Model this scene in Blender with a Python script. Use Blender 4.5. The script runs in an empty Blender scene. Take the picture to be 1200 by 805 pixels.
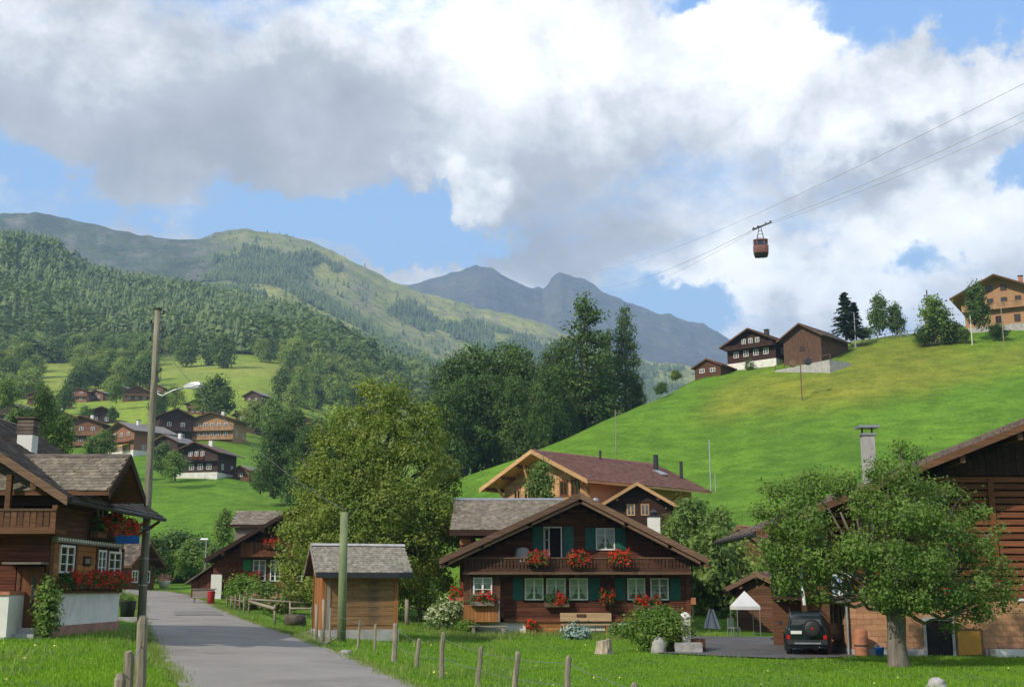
import bpy, math, random
import numpy as np
from mathutils import Vector, Matrix
R = math.radians
sc = bpy.context.scene
COL = sc.collection
rnd = random.Random(7)

# ------------------------------------------------------------ camera
FPX, CAMZ = 1400.0, 2.5
PITCH = math.atan(287.5 / FPX)
CP, SP = math.cos(PITCH), math.sin(PITCH)
cd = bpy.data.cameras.new('camera'); cam = bpy.data.objects.new('camera', cd); COL.objects.link(cam)
cd.sensor_fit = 'HORIZONTAL'; cd.sensor_width = 36; cd.lens = 36 * FPX / 1200
cd.clip_start = 0.1; cd.clip_end = 30000
cam.location = (0, 0, CAMZ); cam.rotation_euler = (math.pi / 2 + PITCH, 0, 0)
sc.camera = cam

# ------------------------------------------------------------ render look
sc.view_settings.view_transform = 'Standard'; sc.view_settings.look = 'None'
sc.view_settings.exposure = 0.62; sc.view_settings.gamma = 1.0
sc.cycles.use_denoising = True
sc.cycles.max_bounces = 6; sc.cycles.transparent_max_bounces = 12; sc.cycles.volume_bounces = 0
sc.cycles.diffuse_bounces = 3; sc.cycles.glossy_bounces = 2; sc.cycles.transmission_bounces = 3
sc.cycles.caustics_reflective = False; sc.cycles.caustics_refractive = False

# ------------------------------------------------------------ node helpers
def nd(t, typ, ins=None, **attrs):
    n = t.nodes.new(typ)
    for k, v in attrs.items(): setattr(n, k, v)
    for k, v in (ins or {}).items():
        s = n.inputs[k]
        if isinstance(v, bpy.types.NodeSocket): t.links.new(v, s)
        else: s.default_value = v
    return n
def mth(t, op, a, b=None, clamp=False):
    n = nd(t, 'ShaderNodeMath', {0: a} if b is None else {0: a, 1: b}, operation=op); n.use_clamp = clamp
    return n.outputs[0]
def vmt(t, op, a, b): return nd(t, 'ShaderNodeVectorMath', {0: a, 1: b}, operation=op)
def mix(t, f, a, b, mode='MIX'):
    return nd(t, 'ShaderNodeMixRGB', {0: f, 1: a, 2: b}, blend_type=mode).outputs[0]
def ramp(t, f, stops):
    n = nd(t, 'ShaderNodeValToRGB', {0: f}); e = n.color_ramp.elements
    while len(e) < len(stops): e.new(0.5)
    for x, (p, c) in zip(e, stops): x.position = p; x.color = c if len(c) == 4 else (*c, 1)
    return n.outputs[0]
def mrange(t, v, a, b, c=0.0, d=1.0, smooth=True):
    n = nd(t, 'ShaderNodeMapRange', {0: v, 1: a, 2: b, 3: c, 4: d})
    n.interpolation_type = 'SMOOTHSTEP' if smooth else 'LINEAR'
    return n.outputs[0]
def noise(t, vec, scale, detail=4, rough=.55, out='Fac', dist=0.0):
    return nd(t, 'ShaderNodeTexNoise', {'Vector': vec, 'Scale': scale, 'Detail': detail, 'Roughness': rough, 'Distortion': dist}).outputs[out]
def dirpx(px, py):
    u, v = (px - 600) / FPX, (402.5 - py) / FPX
    return Vector((u, CP - v * SP, SP + v * CP)).normalized()

# ------------------------------------------------------------ sun and sky
SUN = Vector((-0.60, -0.56, 0.58)).normalized()
sl = bpy.data.lights.new('sun', 'SUN'); sl.energy = 3.45; sl.angle = R(0.8); sl.color = (1, .93, .82)
so = bpy.data.objects.new('sun', sl); COL.objects.link(so)
so.rotation_euler = SUN.to_track_quat('Z', 'Y').to_euler(); so.location = (-60, -40, 80)

world = bpy.data.worlds.new('World'); sc.world = world; world.use_nodes = True
wt = world.node_tree; wt.nodes.clear()
sky = nd(wt, 'ShaderNodeTexSky', sky_type='NISHITA'); sky.sun_disc = False
sky.sun_elevation = math.asin(SUN.z); sky.sun_rotation = math.atan2(SUN.x, SUN.y)
sky.air_density = 1.0; sky.dust_density = 0.6; sky.ozone_density = 1.6; sky.altitude = 1000
D = nd(wt, 'ShaderNodeTexCoord').outputs['Generated']
sepd = nd(wt, 'ShaderNodeSeparateXYZ', {0: D})
zz = mth(wt, 'ADD', mth(wt, 'ABSOLUTE', sepd.outputs[2]), 0.22)
pl = nd(wt, 'ShaderNodeCombineXYZ', {0: mth(wt, 'DIVIDE', sepd.outputs[0], zz), 1: mth(wt, 'DIVIDE', sepd.outputs[1], zz), 2: mth(wt, 'MULTIPLY', sepd.outputs[2], 1.5)}).outputs[0]
wa = nd(wt, 'ShaderNodeTexNoise', {'Vector': D, 'Scale': 5.5, 'Detail': 7, 'Roughness': .62}).outputs['Color']
wb = nd(wt, 'ShaderNodeTexNoise', {'Vector': D, 'Scale': 22.0, 'Detail': 5, 'Roughness': .6}).outputs['Color']
off = vmt(wt, 'MULTIPLY', vmt(wt, 'SUBTRACT', wa, (.5, .5, .5)).outputs[0], (.22, .22, .15)).outputs[0]
off2 = vmt(wt, 'MULTIPLY', vmt(wt, 'SUBTRACT', wb, (.5, .5, .5)).outputs[0], (.075, .075, .06)).outputs[0]
DW_ = vmt(wt, 'ADD', vmt(wt, 'ADD', D, off).outputs[0], off2).outputs[0]
def blob(px, py, rx, ry):
    """soft ragged mass of cloud round one direction of the sky, rx and ry its half sizes in pixels of the photograph (1400 px = 1 rad)"""
    d0 = dirpx(px, py)
    v = vmt(wt, 'MULTIPLY', vmt(wt, 'SUBTRACT', DW_, d0).outputs[0], (FPX / rx, FPX / rx, FPX / ry)).outputs[0]
    return mrange(wt, vmt(wt, 'LENGTH', v, v).outputs['Value'], .1, 1.1, 1, 0)
def total(items, start):
    acc = start
    for w, a in items: acc = mth(wt, 'ADD', acc, mth(wt, 'MULTIPLY', blob(*a), w))
    return acc
n1 = noise(wt, pl, 1.55, 9, .62, dist=.25)
n2 = noise(wt, pl, 3.4, 8, .64)
n3 = noise(wt, D, 11.0, 8, .64)
cover = mth(wt, 'ADD', mth(wt, 'ADD', mth(wt, 'MULTIPLY', n1, .75), mth(wt, 'MULTIPLY', n2, .75)), mth(wt, 'MULTIPLY', n3, .85))
cover = mth(wt, 'ADD', cover, -0.56)
cover = total([(-.50, (15, 200, 110, 40)), (-.30, (170, 272, 240, 26)), (-.56, (370, 252, 170, 48)), (-.50, (480, 262, 110, 60)),
               (-.62, (1185, 10, 120, 56)), (-.40, (1015, 5, 110, 40)), (-.45, (835, 12, 80, 34)), (-.50, (1195, 195, 60, 45)),
               (-.60, (815, 352, 110, 36)), (-.42, (1025, 300, 60, 28)), (-.40, (1115, 303, 60, 28)), (-.30, (560, 275, 80, 40)), (-.3, (1040, 60, 60, 40)),
               (.34, (200, 105, 460, 130)), (.24, (210, 195, 260, 55)), (.26, (480, 306, 80, 22)), (.30, (640, 130, 270, 160)), (.40, (860, 120, 230, 120)), (.42, (545, 215, 70, 48)),
               (.34, (900, 322, 190, 50)), (.34, (1100, 240, 200, 80)), (.30, (1120, 110, 130, 70)), (.34, (620, 285, 200, 40)), (.22, (480, 302, 70, 22)), (.2, (1100, 120, 120, 70))], cover)
alpha = mrange(wt, cover, .40, .78)
nb = noise(wt, pl, 2.2, 9, .64, dist=.3)
nb3 = noise(wt, D, 7.0, 8, .62, dist=.2)
bri = mth(wt, 'ADD', mth(wt, 'ADD', mth(wt, 'MULTIPLY', mth(wt, 'ADD', nb, -.5), .95), mth(wt, 'MULTIPLY', mth(wt, 'ADD', nb3, -.5), 1.6)), .435)
bri = mth(wt, 'ADD', bri, mth(wt, 'MULTIPLY', mrange(wt, sepd.outputs[0], -.25, .42), .14))
bri = total([(-.34, (230, 200, 330, 70)), (-.14, (60, 140, 260, 90)), (.34, (430, 15, 240, 70)), (.12, (60, 40, 160, 70)), (.40, (545, 212, 75, 50)), (-.08, (330, 110, 300, 60)),
             (.32, (780, 80, 180, 90)), (.36, (950, 100, 140, 110)), (.40, (890, 335, 200, 50)), (.26, (1120, 120, 150, 70)), (.2, (1110, 260, 150, 60)),
             (-.16, (640, 190, 170, 110)), (-.26, (1000, 215, 170, 40)), (-.22, (610, 280, 200, 50)), (-.2, (1080, 180, 120, 30))], bri)
ccol = ramp(wt, bri, [(0.0, (2.6, 2.6, 2.7)), (.34, (3.6, 3.62, 3.72)), (.52, (5.1, 5.12, 5.15)), (.76, (7.5, 7.45, 7.3)), (1.0, (9.2, 9.1, 8.9))])
# the open sky: paler low down, where the air is thick
veil = mrange(wt, sepd.outputs[2], 0.0, .55, .92, .8)
skyc = mix(wt, veil, mix(wt, 1.0, sky.outputs[0], (1.2, 1.25, 1.35, 1), 'MULTIPLY'), ramp(wt, mrange(wt, sepd.outputs[2], .1, .62, 0, 1, False), [(0, (2.9, 4.5, 6.0)), (1, (.70, 2.0, 5.2))]))
final = mix(wt, alpha, skyc, ccol)
bg = nd(wt, 'ShaderNodeBackground', {0: final, 1: 0.135})
wo = nd(wt, 'ShaderNodeOutputWorld', {0: bg.outputs[0]})
world.cycles.sampling_method = 'MANUAL'; world.cycles.sample_map_resolution = 512

# ------------------------------------------------------------ materials
MATS = {}
def newmat(name):
    m = bpy.data.materials.new(name); m.use_nodes = True; t = m.node_tree; t.nodes.clear()
    out = nd(t, 'ShaderNodeOutputMaterial'); MATS[name] = m
    return m, t, out
def c4(c, k=1.0): return (c[0] * k, c[1] * k, c[2] * k, 1)
def plain(name, col, rough=.75, scale=3.0, var=.22, bump=.0, spec=.3, metal=0.0, objrand=0.0, island=0.0, stretch=(1, 1, 1), stain=None, bscale=None):
    """a colour with grain: two octaves of noise vary it, objrand and island vary it from piece to piece"""
    m, t, out = newmat(name)
    tc = nd(t, 'ShaderNodeTexCoord').outputs['Object']
    v = vmt(t, 'MULTIPLY', tc, stretch).outputs[0]
    if objrand or True:
        oi = nd(t, 'ShaderNodeObjectInfo')
        v = vmt(t, 'ADD', v, vmt(t, 'MULTIPLY', nd(t, 'ShaderNodeCombineXYZ', {0: oi.outputs['Random'], 1: oi.outputs['Random'], 2: oi.outputs['Random']}).outputs[0], (37, 17, 53)).outputs[0]).outputs[0]
    n = noise(t, v, scale, 6, .62)
    c = mix(t, mrange(t, n, .25, .75), c4(col, 1 - var), c4(col, 1 + var))
    if stain:
        ns = noise(t, tc, stain[1], 5, .6)
        c = mix(t, mrange(t, ns, stain[2], stain[3]), c, c4(stain[0]))
    if objrand:
        k = mrange(t, oi.outputs['Random'], 0, 1, 1 - objrand, 1 + objrand, False)
        c = mix(t, 1.0, c, nd(t, 'ShaderNodeCombineColor', {0: k, 1: k, 2: k}).outputs[0], 'MULTIPLY')
    if island:
        ri = nd(t, 'ShaderNodeNewGeometry').outputs['Random Per Island']
        k = mrange(t, ri, 0, 1, 1 - island, 1 + island, False)
        c = mix(t, 1.0, c, nd(t, 'ShaderNodeCombineColor', {0: k, 1: k, 2: k}).outputs[0], 'MULTIPLY')
    b = nd(t, 'ShaderNodeBsdfPrincipled', {'Base Color': c, 'Roughness': rough, 'Metallic': metal, 'Specular IOR Level': spec})
    if bump:
        nb_ = noise(t, v, bscale or scale * 3, 5, .6)
        bp = nd(t, 'ShaderNodeBump', {'Strength': bump, 'Distance': .03, 'Height': nb_})
        t.links.new(bp.outputs[0], b.inputs['Normal'])
    t.links.new(b.outputs[0], out.inputs[0])
    return m
def wood(name, col, var=.35, grain='x', objrand=.22, rough=.8, grey=None, island=0.0, spec=.2):
    s = {'x': (.5, 9, 11), 'z': (9, 9, .5), 'y': (9, .5, 11)}[grain]
    return plain(name, col, rough, 1.6, var, .35, spec, 0, objrand, island, s, grey, 3.0)
def leafmat(name, c1, c2, transl=.3, clump=.5):
    m, t, out = newmat(name)
    ri = nd(t, 'ShaderNodeNewGeometry').outputs['Random Per Island']
    tc = nd(t, 'ShaderNodeTexCoord').outputs['Object']
    n = noise(t, tc, clump, 3, .6)
    f = mth(t, 'ADD', mth(t, 'MULTIPLY', ri, .55), mth(t, 'MULTIPLY', mrange(t, n, .3, .7), .45))
    c = mix(t, f, c4(c1), c4(c2))
    oi = nd(t, 'ShaderNodeObjectInfo').outputs['Random']
    k = mrange(t, oi, 0, 1, .85, 1.15, False)
    c = mix(t, 1.0, c, nd(t, 'ShaderNodeCombineColor', {0: k, 1: k, 2: k}).outputs[0], 'MULTIPLY')
    d = nd(t, 'ShaderNodeBsdfPrincipled', {'Base Color': c, 'Roughness': .55, 'Specular IOR Level': .25})
    tr = nd(t, 'ShaderNodeBsdfTranslucent', {0: mix(t, 1.0, c, (1.15, 1.25, .6, 1), 'MULTIPLY')})
    ms = nd(t, 'ShaderNodeMixShader', {0: transl, 1: d.outputs[0], 2: tr.outputs[0]})
    t.links.new(ms.outputs[0], out.inputs[0])
    return m
def glassmat(name, tint=(.55, .6, .6)):
    m, t, out = newmat(name)
    tr = nd(t, 'ShaderNodeBsdfTransparent', {0: c4(tint)})
    gl = nd(t, 'ShaderNodeBsdfGlossy', {0: (.9, .95, 1, 1), 1: .06})
    fr = nd(t, 'ShaderNodeFresnel', {0: 1.5}).outputs[0]
    ms = nd(t, 'ShaderNodeMixShader', {0: mth(t, 'ADD', fr, .05, True), 1: tr.outputs[0], 2: gl.outputs[0]})
    t.links.new(ms.outputs[0], out.inputs[0])
    return m
W_RED = wood('chalet_wood', (.130, .045, .023), .5, 'x', .3, .8, ((.17, .085, .05), .8, .55, .85))
W_REDV = wood('chalet_wood_upright', (.135, .047, .023), .45, 'z')
W_BLACK = wood('dark_old_wood', (.045, .022, .014), .45)
W_BROWN = wood('brown_wood', (.13, .062, .032), .4)
W_BROWNV = wood('brown_wood_upright', (.13, .062, .032), .4, 'z')
W_ORANGE = wood('new_larch_wood', (.52, .30, .14), .22)
W_ORANGEV = wood('new_larch_wood_upright', (.38, .17, .055), .3, 'z')
W_HONEY = wood('honey_wood', (.34, .145, .045), .35, 'z')
W_GREY = wood('weathered_grey_wood', (.26, .22, .17), .35, 'z')
W_GREYX = wood('weathered_grey_board', (.24, .20, .16), .35, 'x')
W_HUT = plain('stained_hut_boards', (.26, .145, .062), .8, 1.6, .4, .35, .2, 0, .12, 0, (.5, 9, 11), ((.13, .09, .06), .9, .5, .75), 3.0)
W_BARN = wood('barn_slat_wood', (.195, .068, .030), .35, 'x', .25)
W_RAFTER = wood('rafter_wood', (.16, .085, .048), .35, 'y')
W_TRIM = wood('trim_wood', (.155, .092, .056), .35, 'x')
PLASTER = plain('white_plaster', (.74, .70, .62), .9, 1.2, .12, .2, .2, 0, 0, 0, (1, 1, 1), ((.50, .46, .40), .8, .58, .8))
PLASTERRED = plain('red_plinth_plaster', (.36, .19, .14), .9, 2.0, .2, .2)
BRICKWALL = plain('barn_block', (.46, .24, .125), .9, 2.0, .18, .3, .2, 0, .10, .06)
MORTAR = plain('mortar', (.42, .31, .22), .95, 4, .15, .2)
SHINGLE = plain('grey_shingle', (.205, .172, .128), .85, 3.0, .3, .3, .25, 0, .05, .28)
SHINGLE_D = plain('dark_shingle', (.125, .096, .075), .85, 3.0, .3, .3, .25, 0, .05, .5)
SHINGLE_H = plain('hut_shingle', (.30, .265, .21), .85, 5.0, .3, .3, .25, 0, .05, .2, (1, 1, 1), ((.10, .09, .08), 6.0, .66, .74))
TILE_PURPLE = plain('brown_red_tiles', (.235, .112, .080), .8, 2.0, .2, .3, .25, 0, .05, .22)
TILE_RED = plain('orange_tiles', (.40, .16, .085), .8, 2.0, .25, .3, .25, 0, .05, .25)
TILE_BROWN = plain('brown_tiles', (.17, .125, .10), .8, 2.0, .25, .3, .25, 0, .1, .25)
SHUTTER = plain('green_shutter_paint', (.012, .115, .085), .5, 5, .25, .1, .35, 0, .12)
WHITE = plain('white_paint', (.80, .78, .73), .5, 4, .06, 0, .35)
CURTAIN = plain('lace_curtain', (.84, .82, .79), .9, 20, .18, 0, .1)
DARK = plain('interior_shade', (.016, .013, .012), .9, 4, .3)  # near-black colour that stands for the shade of unlit rooms
GLASS = glassmat('window_glass', (.86, .88, .88))
GLASSD = plain('dark_window_glass', (.03, .035, .04), .08, 3, .2, 0, .6)
METAL = plain('zinc_metal', (.42, .43, .44), .42, 5, .15, 0, .5, .7)
CABLEGREY = plain('steel_rope', (.42, .43, .45), .6, 5, .1, 0, .3)
METALD = plain('dark_metal', (.05, .05, .052), .45, 5, .2, 0, .5, .5)
CONC = plain('concrete', (.40, .38, .35), .9, 2, .2, .2)
STONE = plain('field_stone', (.36, .34, .31), .9, 3, .3, .5, .2, 0, .1)
BARK = plain('bark', (.115, .092, .07), .9, 3.0, .45, .8, .1, 0, .1, 0, (3, 3, .6))
BARKP = plain('pale_bark', (.19, .165, .13), .9, 3.0, .4, .8, .1, 0, .1, 0, (3, 3, .6))
RED = leafmat('geranium_red', (.68, .018, .012), (.90, .10, .04), .25, 3)
GREENLEAF = leafmat('geranium_leaf', (.045, .12, .018), (.09, .20, .035), .3, 3)
L_LINDEN = leafmat('linden_leaf', (.100, .175, .020), (.37, .42, .075), .40, .45)
L_APPLE = leafmat('apple_leaf', (.080, .165, .028), (.270, .370, .078), .44, .7)
L_DARK = leafmat('dark_leaf', (.055, .108, .024), (.150, .228, .046), .32, .2)
L_MID = leafmat('mid_leaf', (.085, .155, .028), (.235, .325, .065), .34, .2)
L_PALE = leafmat('pale_leaf', (.160, .235, .045), (.37, .43, .105), .36, .2)
L_CONIF = leafmat('conifer_needles', (.038, .078, .030), (.090, .145, .050), .2, .2)
L_BUSH = leafmat('bush_leaf', (.10, .20, .025), (.24, .34, .05), .35, .8)
L_SILVER = leafmat('silver_leaf', (.22, .32, .27), (.36, .46, .40), .2, 2)
L_CREAM = leafmat('cream_blossom', (.55, .62, .34), (.78, .78, .60), .3, 2)
L_PINK = leafmat('pink_blossom', (.55, .20, .20), (.75, .40, .32), .3, 2)
L_GRASS = leafmat('grass_blade', (.130, .265, .014), (.240, .385, .026), .36, .12)
L_GRASST = leafmat('tall_grass_blade', (.13, .22, .03), (.30, .34, .09), .3, .5)
ASPHALT = plain('old_asphalt', (.275, .248, .208), .9, .55, .12, .25, .2, 0, 0, 0, (1, 1, 1), ((.222, .200, .168), .35, .52, .66), 60)
ASPHALTN = plain('dark_asphalt', (.115, .110, .105), .9, .8, .2, .25, .2, 0, 0, 0, (1, 1, 1), None, 40)
PAINTGREEN = plain('green_pole_paint', (.19, .225, .105), .7, 2, .22, .1, .3, 0, 0, 0, (3, 3, .8), ((.22, .22, .13), 1.5, .55, .8))
W_RAIL = wood('balcony_wood', (.075, .036, .021), .4, 'z')
POLEWOOD = plain('pole_wood', (.235, .215, .15), .85, 2.0, .4, .5, .2, 0, .1, 0, (6, 6, .5))
POSTWOOD = plain('post_wood', (.27, .225, .16), .85, 2.0, .4, .5, .2, 0, .15, 0, (9, 9, .8))
WIRE = plain('galvanised_wire', (.24, .24, .23), .5, 3, .1, 0, .4, .5)
BLUE = plain('blue_paint', (.02, .13, .42), .5, 3, .12)
YELLOW = plain('yellow_awning', (.75, .50, .10), .8, 3, .1)
PANEL = plain('ochre_panel', (.52, .25, .035), .6, 2, .1)
CANVAS = plain('white_canvas', (.66, .65, .62), .8, 2, .06)
CARPAINT = plain('dark_green_car_paint', (.012, .020, .022), .22, 3, .1, 0, .6, .2)
RUBBER = plain('tyre_rubber', (.018, .018, .018), .85, 6, .2)
LAMPRED = plain('red_lamp_lens', (.42, .01, .012), .2, 4, .1, 0, .5)
PLATE = plain('number_plate_white', (.75, .75, .72), .5, 4, .05)
PINKSALMON = plain('faded_red_cabin_paint', (.24, .105, .085), .55, 3, .15)
TERRA = plain('terracotta', (.42, .17, .09), .85, 4, .2)
HEDGE_IN = plain('twigs', (.05, .05, .03), .95, 4, .3)

# ------------------------------------------------------------ mesh helpers
def tag(o, label=None, cat=None, group=None, kind=None):
    if label: o['label'] = label
    if cat: o['category'] = cat
    if group: o['group'] = group
    if kind: o['kind'] = kind
    return o
def link(name, me, mat, parent=None):
    o = bpy.data.objects.new(name, me); COL.objects.link(o)
    if mat is not None and len(me.materials) == 0: me.materials.append(mat)
    if parent is not None: o.parent = parent
    return o
def empty(name, loc, rz=0.0, label=None, cat=None, group=None):
    o = bpy.data.objects.new(name, None); COL.objects.link(o); o.empty_display_size = .3
    o.location = loc; o.rotation_euler = (0, 0, rz)
    return tag(o, label, cat, group)
def npmesh(name, v, f, smooth=False):
    v = np.asarray(v, dtype=np.float32); f = np.asarray(f, dtype=np.int32)
    me = bpy.data.meshes.new(name); k = f.shape[1]
    me.vertices.add(len(v)); me.vertices.foreach_set('co', v.ravel())
    me.loops.add(f.size); me.loops.foreach_set('vertex_index', f.ravel())
    me.polygons.add(len(f)); me.polygons.foreach_set('loop_start', np.arange(0, f.size, k, dtype=np.int32))
    try: me.polygons.foreach_set('loop_total', np.full(len(f), k, dtype=np.int32))
    except Exception: pass
    if smooth: me.polygons.foreach_set('use_smooth', np.ones(len(f), dtype=bool))
    me.update(calc_edges=True); return me
class MB:
    """collects boxes, prisms and tubes in the frame T and links them as one mesh"""
    def __init__(s, T=None): s.v = []; s.f = []; s.T = T
    def add(s, vs, fs):
        b = len(s.v)
        for p in vs:
            p = Vector(p); s.v.append(s.T @ p if s.T else p)
        s.f += [tuple(b + i for i in q) for q in fs]; return s
    def box(s, x0, x1, y0, y1, z0, z1):
        return s.add([(x0, y0, z0), (x1, y0, z0), (x1, y1, z0), (x0, y1, z0), (x0, y0, z1), (x1, y0, z1), (x1, y1, z1), (x0, y1, z1)],
                     [(3, 2, 1, 0), (4, 5, 6, 7), (0, 1, 5, 4), (1, 2, 6, 5), (2, 3, 7, 6), (3, 0, 4, 7)])
    def prism(s, pts, y0, y1):
        """polygon of (x, z) points swept from y0 to y1"""
        n = len(pts)
        return s.add([(x, y0, z) for x, z in pts] + [(x, y1, z) for x, z in pts],
                     [tuple(range(n)), tuple(reversed(range(n, 2 * n)))] + [(i, n + i, n + (i + 1) % n, (i + 1) % n) for i in range(n)])
    def prismx(s, pts, x0, x1):
        """polygon of (y, z) points swept from x0 to x1"""
        n = len(pts)
        return s.add([(x0, y, z) for y, z in pts] + [(x1, y, z) for y, z in pts],
                     [tuple(range(n)), tuple(reversed(range(n, 2 * n)))] + [(i, n + i, n + (i + 1) % n, (i + 1) % n) for i in range(n)])
    def prismz(s, pts, z0, z1):
        n = len(pts)
        return s.add([(x, y, z0) for x, y in pts] + [(x, y, z1) for x, y in pts],
                     [tuple(reversed(range(n))), tuple(range(n, 2 * n))] + [(i, (i + 1) % n, n + (i + 1) % n, n + i) for i in range(n)])
    def bar(s, a, b, w, h=None):
        """square bar from a to b"""
        a, b = Vector(a), Vector(b); h = h or w; d = (b - a).normalized()
        u = d.cross(Vector((0, 0, 1)));  u = u.normalized() if u.length > 1e-4 else Vector((1, 0, 0))
        k = u.cross(d).normalized(); u *= w / 2; k *= h / 2
        return s.add([a - u - k, a + u - k, a + u + k, a - u + k, b - u - k, b + u - k, b + u + k, b - u + k],
                     [(3, 2, 1, 0), (4, 5, 6, 7), (0, 1, 5, 4), (1, 2, 6, 5), (2, 3, 7, 6), (3, 0, 4, 7)])
    def tube(s, pts, rad, n=8):
        pts = [Vector(p) for p in pts]; m = len(pts)
        if not hasattr(rad, '__len__'): rad = [rad] * m
        vs = []; ref = None
        for i, p in enumerate(pts):
            d = (pts[min(i + 1, m - 1)] - pts[max(i - 1, 0)]).normalized()
            if ref is None: ref = Vector((1, 0, 0)) if abs(d.x) < .9 else Vector((0, 1, 0))
            u = (ref - d * ref.dot(d)).normalized(); w = d.cross(u); ref = u
            for k in range(n):
                a = 2 * math.pi * k / n; vs.append(p + (u * math.cos(a) + w * math.sin(a)) * rad[i])
        fs = [(i * n + k, i * n + (k + 1) % n, (i + 1) * n + (k + 1) % n, (i + 1) * n + k) for i in range(m - 1) for k in range(n)]
        fs += [tuple(reversed(range(n))), tuple(range((m - 1) * n, m * n))]
        return s.add(vs, fs)
    def lathe(s, c, prof, n=14):
        """profile of (radius, z) turned about the upright axis through c"""
        c = Vector(c); vs = []; m = len(prof)
        for r, z in prof:
            for k in range(n):
                a = 2 * math.pi * k / n; vs.append(c + Vector((r * math.cos(a), r * math.sin(a), z)))
        fs = [(i * n + k, i * n + (k + 1) % n, (i + 1) * n + (k + 1) % n, (i + 1) * n + k) for i in range(m - 1) for k in range(n)]
        fs += [tuple(reversed(range(n))), tuple(range((m - 1) * n, m * n))]
        return s.add(vs, fs)
    def disc(s, c, axis, r, t, n=18, r2=None):
        """short cylinder centred on c along axis"""
        axis = Vector(axis).normalized(); c = Vector(c)
        u = axis.orthogonal().normalized(); w = axis.cross(u); r2 = r if r2 is None else r2
        vs = [c - axis * t / 2 + (u * math.cos(2 * math.pi * k / n) + w * math.sin(2 * math.pi * k / n)) * r for k in range(n)]
        vs += [c + axis * t / 2 + (u * math.cos(2 * math.pi * k / n) + w * math.sin(2 * math.pi * k / n)) * r2 for k in range(n)]
        return s.add(vs, [tuple(reversed(range(n))), tuple(range(n, 2 * n))] + [(k, (k + 1) % n, n + (k + 1) % n, n + k) for k in range(n)])
    def build(s, name, mat, parent=None, smooth=False, kind=None, label=None):
        me = bpy.data.meshes.new(name); me.from_pydata([tuple(p) for p in s.v], [], s.f); me.update()
        if smooth: me.polygons.foreach_set('use_smooth', [True] * len(me.polygons))
        o = link(name, me, mat, parent)
        if kind: o['kind'] = kind
        if label: o['label'] = label
        return o
def box(name, mat, parent, x0, x1, y0, y1, z0, z1, T=None): return MB(T).box(x0, x1, y0, y1, z0, z1).build(name, mat, parent)
def copy_tree(o, parent=None):
    c = o.copy(); COL.objects.link(c)
    if parent is not None: c.parent = parent
    for ch in list(o.children): copy_tree(ch, c)
    return c
def kids(o):
    r = []
    for c in o.children: r.append(c); r += kids(c)
    return r
def frame(x, y, z, rz=0.0): return Matrix.Translation((x, y, z)) @ Matrix.Rotation(rz, 4, 'Z')

# ------------------------------------------------------------ numpy noise
def _hash(ix, iy, seed):
    h = (ix * 374761393 + iy * 668265263 + seed * 1274126177) & 0xffffffff
    h = ((h ^ (h >> 13)) * 1274126177) & 0xffffffff
    return ((h ^ (h >> 16)) & 0xffffff) / float(0xffffff)
def vnoise(x, y, seed=0):
    ix = np.floor(x).astype(np.int64); iy = np.floor(y).astype(np.int64); fx = x - ix; fy = y - iy
    fx = fx * fx * fx * (fx * (fx * 6 - 15) + 10); fy = fy * fy * fy * (fy * (fy * 6 - 15) + 10)
    a = _hash(ix, iy, seed); b = _hash(ix + 1, iy, seed); c = _hash(ix, iy + 1, seed); d = _hash(ix + 1, iy + 1, seed)
    return (a + (b - a) * fx) * (1 - fy) + (c + (d - c) * fx) * fy
def fbm(x, y, seed=0, oct=4, ridged=False):
    s = 0; a = .5; tot = 0
    for o in range(oct):
        n = vnoise(x, y, seed + o * 17)
        if ridged: n = 1 - np.abs(2 * n - 1)
        s = s + a * n; tot += a; a *= .5; x = x * 2.03 + 11.7; y = y * 2.03 + 5.3
    return s / tot

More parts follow.
